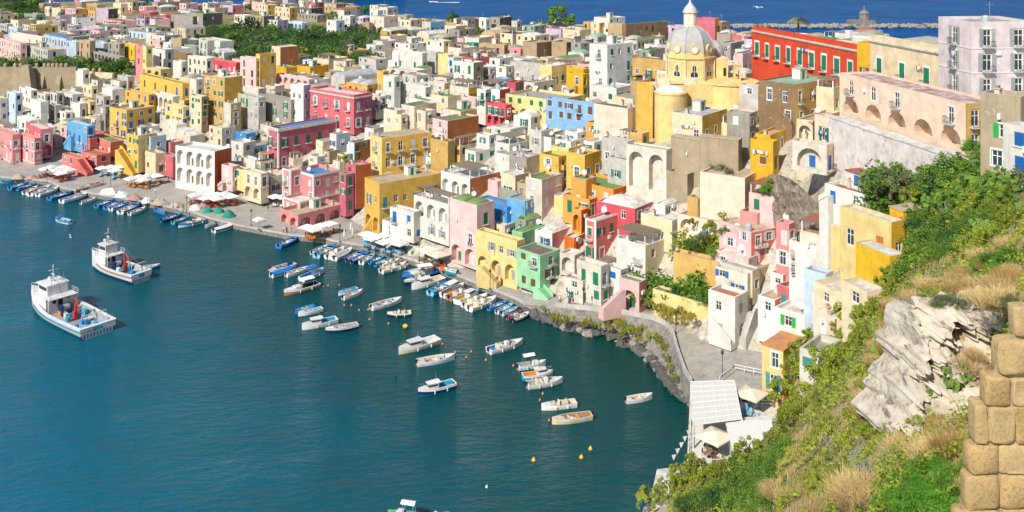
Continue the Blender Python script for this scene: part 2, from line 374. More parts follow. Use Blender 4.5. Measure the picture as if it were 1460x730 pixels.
def occupy(x, y, r=1):
    for i in range(int(x-r), int(x+r)+1):
        for j in range(int(y-r), int(y+r)+1): OCC[(i, j)] = 1
HOUSES = []
def house(xl, xc, xr, yt, yb, col, th=None, R=None, st=None, rf=None, f='', n=None, dy=0, label=None, y=None, bays=None, base=None, name='house', cat='house', ph=None, nowin=False, bd=None, world=None, win=1.0, big=1.15, into=None, mode=None, baysR=None, ad=1.2):
    force = mode
    feats = set(x for x in f.split(',') if x)
    if world:                            # (x, y, yaw, width right, width left, height)
        Xc, Yc, th, tr, tl, zt, zb, vis = world; px = 730+Xc/Yc*F; s, c = math.sin(th), math.cos(th)
    else:
        if th is None: th = 42+rnd.uniform(-5, 5) if xc < 1180 else 68
        th = R_(th); s, c = math.sin(th), math.cos(th)
        Yc = (y if y else D(xc, yb))+dy; Xc = (xc-730)/F*Yc; zt = CH-(yt-YH)*Yc/F; vis = (yb-yt)*Yc/F
        kl, kr = (xl-730)/F, (xr-730)/F
        tl = (Xc-kl*Yc)/(c+kl*s) if xl < xc-1 else rnd.uniform(5, 7)
        dn = s-kr*c; tr = (kr*Yc-Xc)/dn if (xr > xc+1 and dn > .05) else rnd.uniform(5, 7)
        lim = bd or 46
        tl = max(2.5, min(lim, tl)); tr = max(2.5, min(lim, tr))
        g = min(ZT(Xc+a*tr*s-b*tl*c, Yc+a*tr*c+b*tl*s) for a in (0, 1) for b in (0, 1))
        zb = min(zt-2.6, g-1.5) if base is None else base
        if zt-zb > 26: zb = zt-26
    near = Yc < 330
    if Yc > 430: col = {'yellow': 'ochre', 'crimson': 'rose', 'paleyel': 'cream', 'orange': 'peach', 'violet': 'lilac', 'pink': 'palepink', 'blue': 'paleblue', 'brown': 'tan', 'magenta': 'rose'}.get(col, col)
    root = empty(name, (Xc, Yc, zb), math.pi/2-th); H = zt-zb
    if into is not None:
        root.parent = into
        root.matrix_parent_inverse = (Matrix.Translation(into.location) @ Matrix.Rotation(into.rotation_euler[2], 4, 'Z')).inverted()
        root.name = rnd.choice(('upper_block', 'side_wing')) if name == 'house' else name
    # occupancy
    na, nb = max(1, int(tr/1.5)), max(1, int(tl/1.5))
    for a in range(na+1):
        for b in range(nb+1): occupy(Xc+a/na*tr*s-b/nb*tl*c, Yc+a/na*tr*c+b/nb*tl*s, .6)
    st = {'n': 'd', 'k': 'd', 'j': 'd'}.get(st, st) or rnd.choice('gggdwwy')
    rf = rf or rnd.choice('wwggwcgn')
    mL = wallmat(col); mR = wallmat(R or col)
    ph = ph if ph is not None else rnd.choice((.35, .5, .7))
    mb = MB()
    # openings on the two faces towards the harbour
    v_lo = max(.3, H-vis)                # lowest visible height
    vh = H-ph-v_lo+.3
    ns = n if n else max(1, int(round(vh/3.5)))
    sh = vh/ns
    wins = []
    def openings(wd, face):
        hs = []
        if nowin or (face == 'R' and 'blankR' in feats) or (face == 'L' and 'blankL' in feats): return hs
        nb_ = bays if (bays and face == 'L') else baysR if (baysR and face == 'R') else max(1, int(wd/rnd.uniform(2.7, 3.6)))
        if wd < 1.6: return hs
        bw = wd/nb_
        for k in range(ns):
            v0 = v_lo+k*sh; top = k == ns-1; bot = k == 0
            arch = ('archall' in feats) or ('arch' in feats and bot and face == 'L') or ('archR' in feats and bot and face == 'R') or ('archtop' in feats and top and face == 'L') or ('archbot' in feats and bot and face == 'L')
            if sh < 1.7: continue
            if arch:
                na_ = bays if (bays and face == 'L') else max(1, int(wd/3.6)); aw = wd/na_
                for i in range(na_):
                    m_ = aw*.14; hs.append(('a', i*aw+m_, (i+1)*aw-m_, v0+.08, v0+min(sh*.86, aw*1.6 if bays else 3.6), ad, mL if ad < 2 else wallmat('peach')))
                    wins.append((face, wd, (i+.5)*aw, v0+.1, min(1.1, aw*.4), min(2.0, sh*.55), 'door' if rnd.random() < .6 else 'pane', ad-.14))
                continue
            for i in range(nb_):
                if rnd.random() > (.9 if bays else .84)*win: continue
                u = (i+.5)*bw+(rnd.uniform(-.2, .2)*bw*.6 if not bays else 0)
                r = rnd.random()
                tall = r < .38 or bays
                ww = min(bw*.5, rnd.uniform(.95, 1.2)*big); hh = min(sh*.74, (rnd.uniform(2.1, 2.4) if tall else rnd.uniform(1.2, 1.6))*big)
                vb = v0+.08 if tall else v0+min(1.0, sh*.3)
                if vb+hh > H-ph-.1: hh = H-ph-.1-vb
                if hh < .5: continue
                q = rnd.random()
                mode = 'closed' if q < .45 else ('open' if q < .68 and near and bw > 2.4 else 'pane')
                if force: mode = force
                elif bot and tall and not bays and q < .5 and abs(v_lo-.3) < 3: mode = 'door'
                u = max(ww*.5+.25, min(wd-ww*.5-.25, u))
                hs.append(('r', u-ww/2, u+ww/2, vb, vb+hh, .22, None))
                wins.append((face, wd, u, vb, ww, hh, mode, 0))
                if tall and mode != 'door' and (k > 0 or 'bal' in feats) and near and rnd.random() < (.9 if 'bal' in feats else .3):
                    wins.append((face, wd, u, vb, min(bw*.85, 1.9), 0, 'bal', 0))
        return hs
    hL = openings(tl, 'L'); hR = openings(tr, 'R')
    mb_holes = [hL, hR]
    facade(mb, (0, tl), (0, -1), tl, 0, H, hL, mL)
    facade(mb, (0, 0), (1, 0), tr, 0, H, hR, mR)
    mb.quad((tr, 0, 0), (tr, tl, 0), (tr, tl, H), (tr, 0, H), mR); mb.quad((tr, tl, 0), (0, tl, 0), (0, tl, H), (tr, tl, H), mL)
    p = .28
    if ph > 0:
        capm = wallmat('grayw') if rnd.random() < .5 and col not in ('white',) else mL
        O = [(0, 0), (tr, 0), (tr, tl), (0, tl)]; I = [(p, p), (tr-p, p), (tr-p, tl-p), (p, tl-p)]
        for i in range(4):
            j = (i+1) % 4
            mb.quad((*O[i], H), (*O[j], H), (*I[j], H), (*I[i], H), capm); mb.quad((*I[i], H), (*I[j], H), (*I[j], H-ph), (*I[i], H-ph), mL)
    if 'corn' in feats:
        cm = wallmat('offw')
        for zc, hh, o in ((H-ph-.55, .22, .22), (H-ph-.33, .3, .38)):
            mb.box(-o, tr+.0, -o, -.003, zc, zc+hh, cm); mb.box(-o, -.003, 0, tl, zc, zc+hh, cm)
    if 'band' in feats:
        for k in range(ns): mb.box(-.08, tr, -.08, -.003, v_lo+k*sh-.25, v_lo+k*sh-.05, M_frame); mb.box(-.08, -.003, 0, tl, v_lo+k*sh-.25, v_lo+k*sh-.05, M_frame)
    if 'trim' in feats:
        for (a, b, e, g_) in ((-.06, .35, -.06, .35), (tr-.35, tr+.04, -.06, -.003), (-.06, -.003, tl-.35, tl+.04)): mb.box(a, b, e, g_, 0, H+.06, M_frame)
        mb.box(.35, tr-.35, -.06, -.003, H-ph*.6, H+.06, M_frame); mb.box(-.06, -.003, .35, tl-.35, H-ph*.6, H+.06, M_frame)
    mb.build('wall', root)
    # roof
    rb = MB(); rm = roofmat(rf); zr = H-ph
    q = p if ph > 0 else -.12
    if ph > 0: rb.quad((q, q, zr), (tr-q, q, zr), (tr-q, tl-q, zr), (q, tl-q, zr), rm)
    else: rb.box(q, tr-q, q, tl-q, zr+.003, zr+.16, rm)
    W_, L_ = tr-2*p, tl-2*p
    if 'dome' in feats or 'dome2' in feats:
        k = 2 if 'dome2' in feats else 1; dm = rm
        for i in range(k):
            if tr > tl: pillow(rb, p+W_*i/k, p+W_*(i+1)/k, p, tl-p, zr+.01, min(1.6, .3*min(W_/k, L_)), dm)
            else: pillow(rb, p, tr-p, p+L_*i/k, p+L_*(i+1)/k, zr+.01, min(1.6, .3*min(W_, L_/k)), dm)
    if 'barrel' in feats: barrel(rb, p, tr-p, p, tl-p, zr+.01, min(1.8, .3*L_), rm)
    if 'step' in feats:                  # roof parapet rail of stepped blocks
        pass
    rb.build('roof', root, smooth=False)
    ang = {'R': 0.0, 'L': -math.pi/2}
    # lower wing with a terrace on top, or outside stairs, against the harbour face
    if Yc < 345 and not nowin and tl > 3.6 and 'trim' not in feats and 'archall' not in feats and 'plainroof' not in feats and bays is None:
        q_ = rnd.random(); d = rnd.uniform(1.4, 3.0); wv_ = rnd.uniform(.42, .8)*tl; y0 = rnd.choice((0, tl-wv_)); hw = v_lo+vh*rnd.uniform(.28, .6)
        WP = lambda x, y: (Xc+x*s-y*c, Yc+x*c+y*s)
        pts = [WP(-d*a, y0+wv_*b) for a in (.3, 1) for b in (0, .5, 1)]
        ok = all((int(a), int(b)) not in OCC and not in_poly(a, b, SEA_POLY) and ZT(a, b) > 1.9 for a, b in pts)
        if ok and q_ < .68:
            lm = mL if rnd.random() < .5 else wallmat(rnd.choice(('white', 'offw', 'cream', 'grayw'))); w2 = MB(); hs2 = []; k2 = max(1, int(wv_/2.8)); v2 = max(.3, hw-.9-2.5)
            for i in range(k2):
                u = (i+.5)*wv_/k2
                if hw-.9-v2 > 1.8 and rnd.random() < .85: hs2.append(('r', u-.5, u+.5, v2, v2+1.9, .22, None)); add_window(root, (-d, y0+wv_-u, v2), ang['L'], 1, 1.9, st, rnd.choice(('door', 'pane', 'closed', 'open')), near)
            facade(w2, (-d, y0+wv_), (0, -1), wv_, 0, hw, hs2, lm)
            w2.quad((-d, y0, 0), (0, y0, 0), (0, y0, hw), (-d, y0, hw), lm); w2.quad((0, y0+wv_, 0), (-d, y0+wv_, 0), (-d, y0+wv_, hw), (0, y0+wv_, hw), lm)
            w2.box(-d, -d+.2, y0, y0+wv_, hw, hw+.02, lm); w2.quad((-d+.2, y0, hw-.85), (0, y0, hw-.85), (0, y0+wv_, hw-.85), (-d+.2, y0+wv_, hw-.85), M_terr)
            w2.quad((-d+.2, y0, hw), (-d+.2, y0+wv_, hw), (-d+.2, y0+wv_, hw-.85), (-d+.2, y0, hw-.85), lm)
            w2.build('lower_wing', root)
            if rnd.random() < .5:
                aw = MB(); c_ = rnd.choice((M_reed, M_canvas, M_reed, roofmat('t'))); aw.add([(-d*.95, y0+.2, hw+1.7), (-.02, y0+.2, hw+2.3), (-.02, y0+wv_*.8, hw+2.3), (-d*.95, y0+wv_*.8, hw+1.7)], [(0, 1, 2, 3)], c_); aw.add([(-d*.95, y0+.2, hw+1.66), (-.02, y0+.2, hw+2.26), (-.02, y0+wv_*.8, hw+2.26), (-d*.95, y0+wv_*.8, hw+1.66)], [(3, 2, 1, 0)], c_)
                for yy in (y0+.3, y0+wv_*.75): aw.box(-d*.93, -d*.93+.1, yy, yy+.1, hw-.8, hw+1.7, M_wood)
                if H > hw+2.4: aw.build('awning', root)
            wins = [w_ for w_ in wins if not (w_[0] == 'L' and w_[3] < hw+.05 and y0-.3 < tl-w_[2] < y0+wv_+.3)]
            for a, b in pts: occupy(a, b, .5)
        elif all((int(a), int(b)) not in OCC and not in_poly(a, b, SEA_POLY) for a, b in [WP(-1.3, tl*q3) for q3 in (.1, .5, .9)]) and q_ < .9:
            sm2 = MB(); up = hw-.2; k3 = max(6, int((up-v_lo)/.2)); Ls = min(tl*.85, (up-v_lo)*1.35); fl = rnd.random() < .5
            for i in range(k3):
                a0, a1 = Ls*i/k3, Ls; 
                if fl: a0, a1 = tl-Ls, tl-Ls*i/k3
                sm2.box(-1.25, -.02, a0, a1, (0 if i == 0 else v_lo+(up-v_lo)*i/k3-.01), v_lo+(up-v_lo)*(i+1)/k3, mL)
            pr = [(0, v_lo+.3), (Ls, up+.2), (Ls, up+1.0), (0, v_lo+1.1)]
            if fl: pr = [(tl-a, b) for a, b in pr][::-1]
            sm2.add([(-1.27, a, b) for a, b in pr]+[(-1.42, a, b) for a, b in pr], [(0, 1, 2, 3), (7, 6, 5, 4), (3, 2, 6, 7), (0, 3, 7, 4), (2, 1, 5, 6)], mL)
            sm2.build('staircase', root)
            wins = [w_ for w_ in wins if not (w_[6] == 'bal' and w_[0] == 'L')]
    cnt = 0
    for fc, wd, u, v, ww, hh, mode, dep in wins:
        pos = (u, dep, v) if fc == 'R' else (dep, tl-u, v)
        if mode == 'bal': link('balcony', railing(ww, solid=mL if 'sbal' in feats else None), root, pos, ang[fc]); continue
        add_window(root, pos, ang[fc], ww, hh, st, mode, near); cnt += 1
    if near and rnd.random() < .45:
        link('air_conditioner', SM['air_conditioner'], root, (rnd.uniform(.2, .8)*tr, -.02, v_lo+vh*rnd.uniform(.4, .7)) if rnd.random() < .5 else (-.02, rnd.uniform(.2, .8)*tl, v_lo+vh*rnd.uniform(.4, .7)), 0 if False else 0)
    if near and tl > 4.5 and rnd.random() < .2 and not nowin:
        lm2 = MB(); a0 = rnd.uniform(.3, tl*.4); n3 = rnd.randint(4, 8); zl = v_lo+vh*rnd.uniform(.35, .75); lm2.tube([(-.45, a0, zl), (-.45, a0+n3*.45, zl)], .015, M_metal, 3)
        for i in range(n3): hh3 = rnd.uniform(.4, .9); lm2.box(-.47, -.44, a0+i*.45+.04, a0+i*.45+.38, zl-hh3, zl, rnd.choice((M_frame, M_sh['b'], M_sh['w'], M_sh['o'], M_canvas, M_sh['c'], M_frame)))
        lm2.build('laundry_line', root)
    if W_ > 2 and L_ > 2 and 'plainroof' not in feats:
        def spot(): return (rnd.uniform(.8, max(.9, tr-.8)), rnd.uniform(.8, max(.9, tl-.8)), zr)
        if rnd.random() < .5 and not ({'dome', 'dome2', 'barrel'} & feats): link('chimney', SM['chimney'], root, (rnd.choice((.5, tr-.6)), rnd.uniform(1, max(1.1, tl-1)), zr), 0)
        if rnd.random() < .45: link('antenna', SM['antenna'], root, spot(), rnd.uniform(0, 3))
        if near and rnd.random() < .4: link('satellite_dish', SM['satellite_dish'], root, spot(), rnd.uniform(-.6, .3)+th-1.57)
        if near and W_ > 4 and L_ > 3.5 and rnd.random() < .3 and not ({'dome', 'dome2', 'barrel', 'perg'} & feats): link('water_tank', SM['water_tank'], root, spot())
        if W_ > 5.5 and L_ > 5.5 and rnd.random() < .3 and not ({'dome', 'dome2', 'barrel', 'perg'} & feats) or 'hut' in feats: link('roof_hut', SM['roof_hut'], root, (tr*.65, tl*.65, zr), 0)
    if 'perg' in feats or 'pergt' in feats or 'pergr' in feats:
        pm = MB(); hh = 2.3; x0, x1, y0, y1 = .3, tr-.3, .3, tl-.3
        if W_ > 7: x1 = x0+W_*.6
        if L_ > 8: y1 = y0+L_*.7
        for a in (x0, (x0+x1)/2, x1):
            for b in (y0, y1): pm.box(a-.1, a+.1, b-.1, b+.1, zr, zr+hh, M_frame if 'pergt' not in feats else M_metal)
        pm.box(x0-.2, x1+.2, y0-.05, y0+.05, zr+hh, zr+hh+.12, M_wood); pm.box(x0-.2, x1+.2, y1-.05, y1+.05, zr+hh, zr+hh+.12, M_wood)
        sm_ = M_terr if 'pergt' in feats else (roofmat('r') if 'pergr' in feats else M_reed)
        k = max(3, int((x1-x0)/.34))
        for i in range(k): a = x0-.2+(x1-x0+.4)*i/k; pm.box(a, a+.27, y0-.35, y1+.3, zr+hh+.12, zr+hh+.17, sm_)
        pm.build('pergola', root)
    if 'vent' in feats: pass
    mid = root.location
    ppx = 730+F*(Xc-(tl*c-tr*s)/2)/Yc
    txt = WORDS[col]+' '+('house' if cat == 'house' else cat)
    if R and R != col: txt = WORDS[col]+' and '+WORDS[R]+' house'
    det = []
    if cnt and st in SH: det.append(SH[st][0]+(' shutters' if st != 'y' else ' blinds'))
    if 'dome' in feats or 'dome2' in feats: det.append('domed roof')
    elif 'barrel' in feats: det.append('vaulted roof')
    elif 'perg' in feats or 'pergt' in feats or 'pergr' in feats: det.append('roof pergola')
    else: det.append(ROOF[rf][0]+' roof')
    if 'arch' in feats or 'archall' in feats: det.append('arches')
    if into is not None: return root, tr, tl, H
    if label: tag(root, label, cat)
    else:
        tag(root, None, cat); root['category'] = cat
        LABELLED.append((root, txt+' with '+' and '.join(det[:2] if len(det[0].split()) < 3 and len(txt.split()) < 4 else det[:1]), ppx, 100*0+(YH+F*(CH-zt)/Yc), vis))
    HOUSES.append((root, tr, tl, H, Xc, Yc, th))
    return root, tr, tl, H
LAST = [None]
def parse(line):
    lab = None; wing = line.startswith('+')
    if wing: line = line[1:]
    if '"' in line: lab = line.split('"')[1]; line = line.split('"')[0]
    a = line.split(); ox, oy, k = CROP[a[0]]; v = [float(q) for q in a[1:6]]; kw = {}
    for q in a[7:]:
        key, val = q.split('=')
        kw[key] = float(val) if key in ('th', 'dy', 'y', 'base', 'ph', 'bd', 'win', 'big', 'ad') else (int(val) if key in ('n', 'bays', 'baysR') else val)
    kw.setdefault('label', lab)
    if wing: kw['into'] = LAST[0]
    r = house(ox+v[0]/k, ox+v[1]/k, ox+v[2]/k, oy+v[3]/k, oy+v[4]/k, a[6], **kw)
    if not wing: LAST[0] = r[0]
    return r
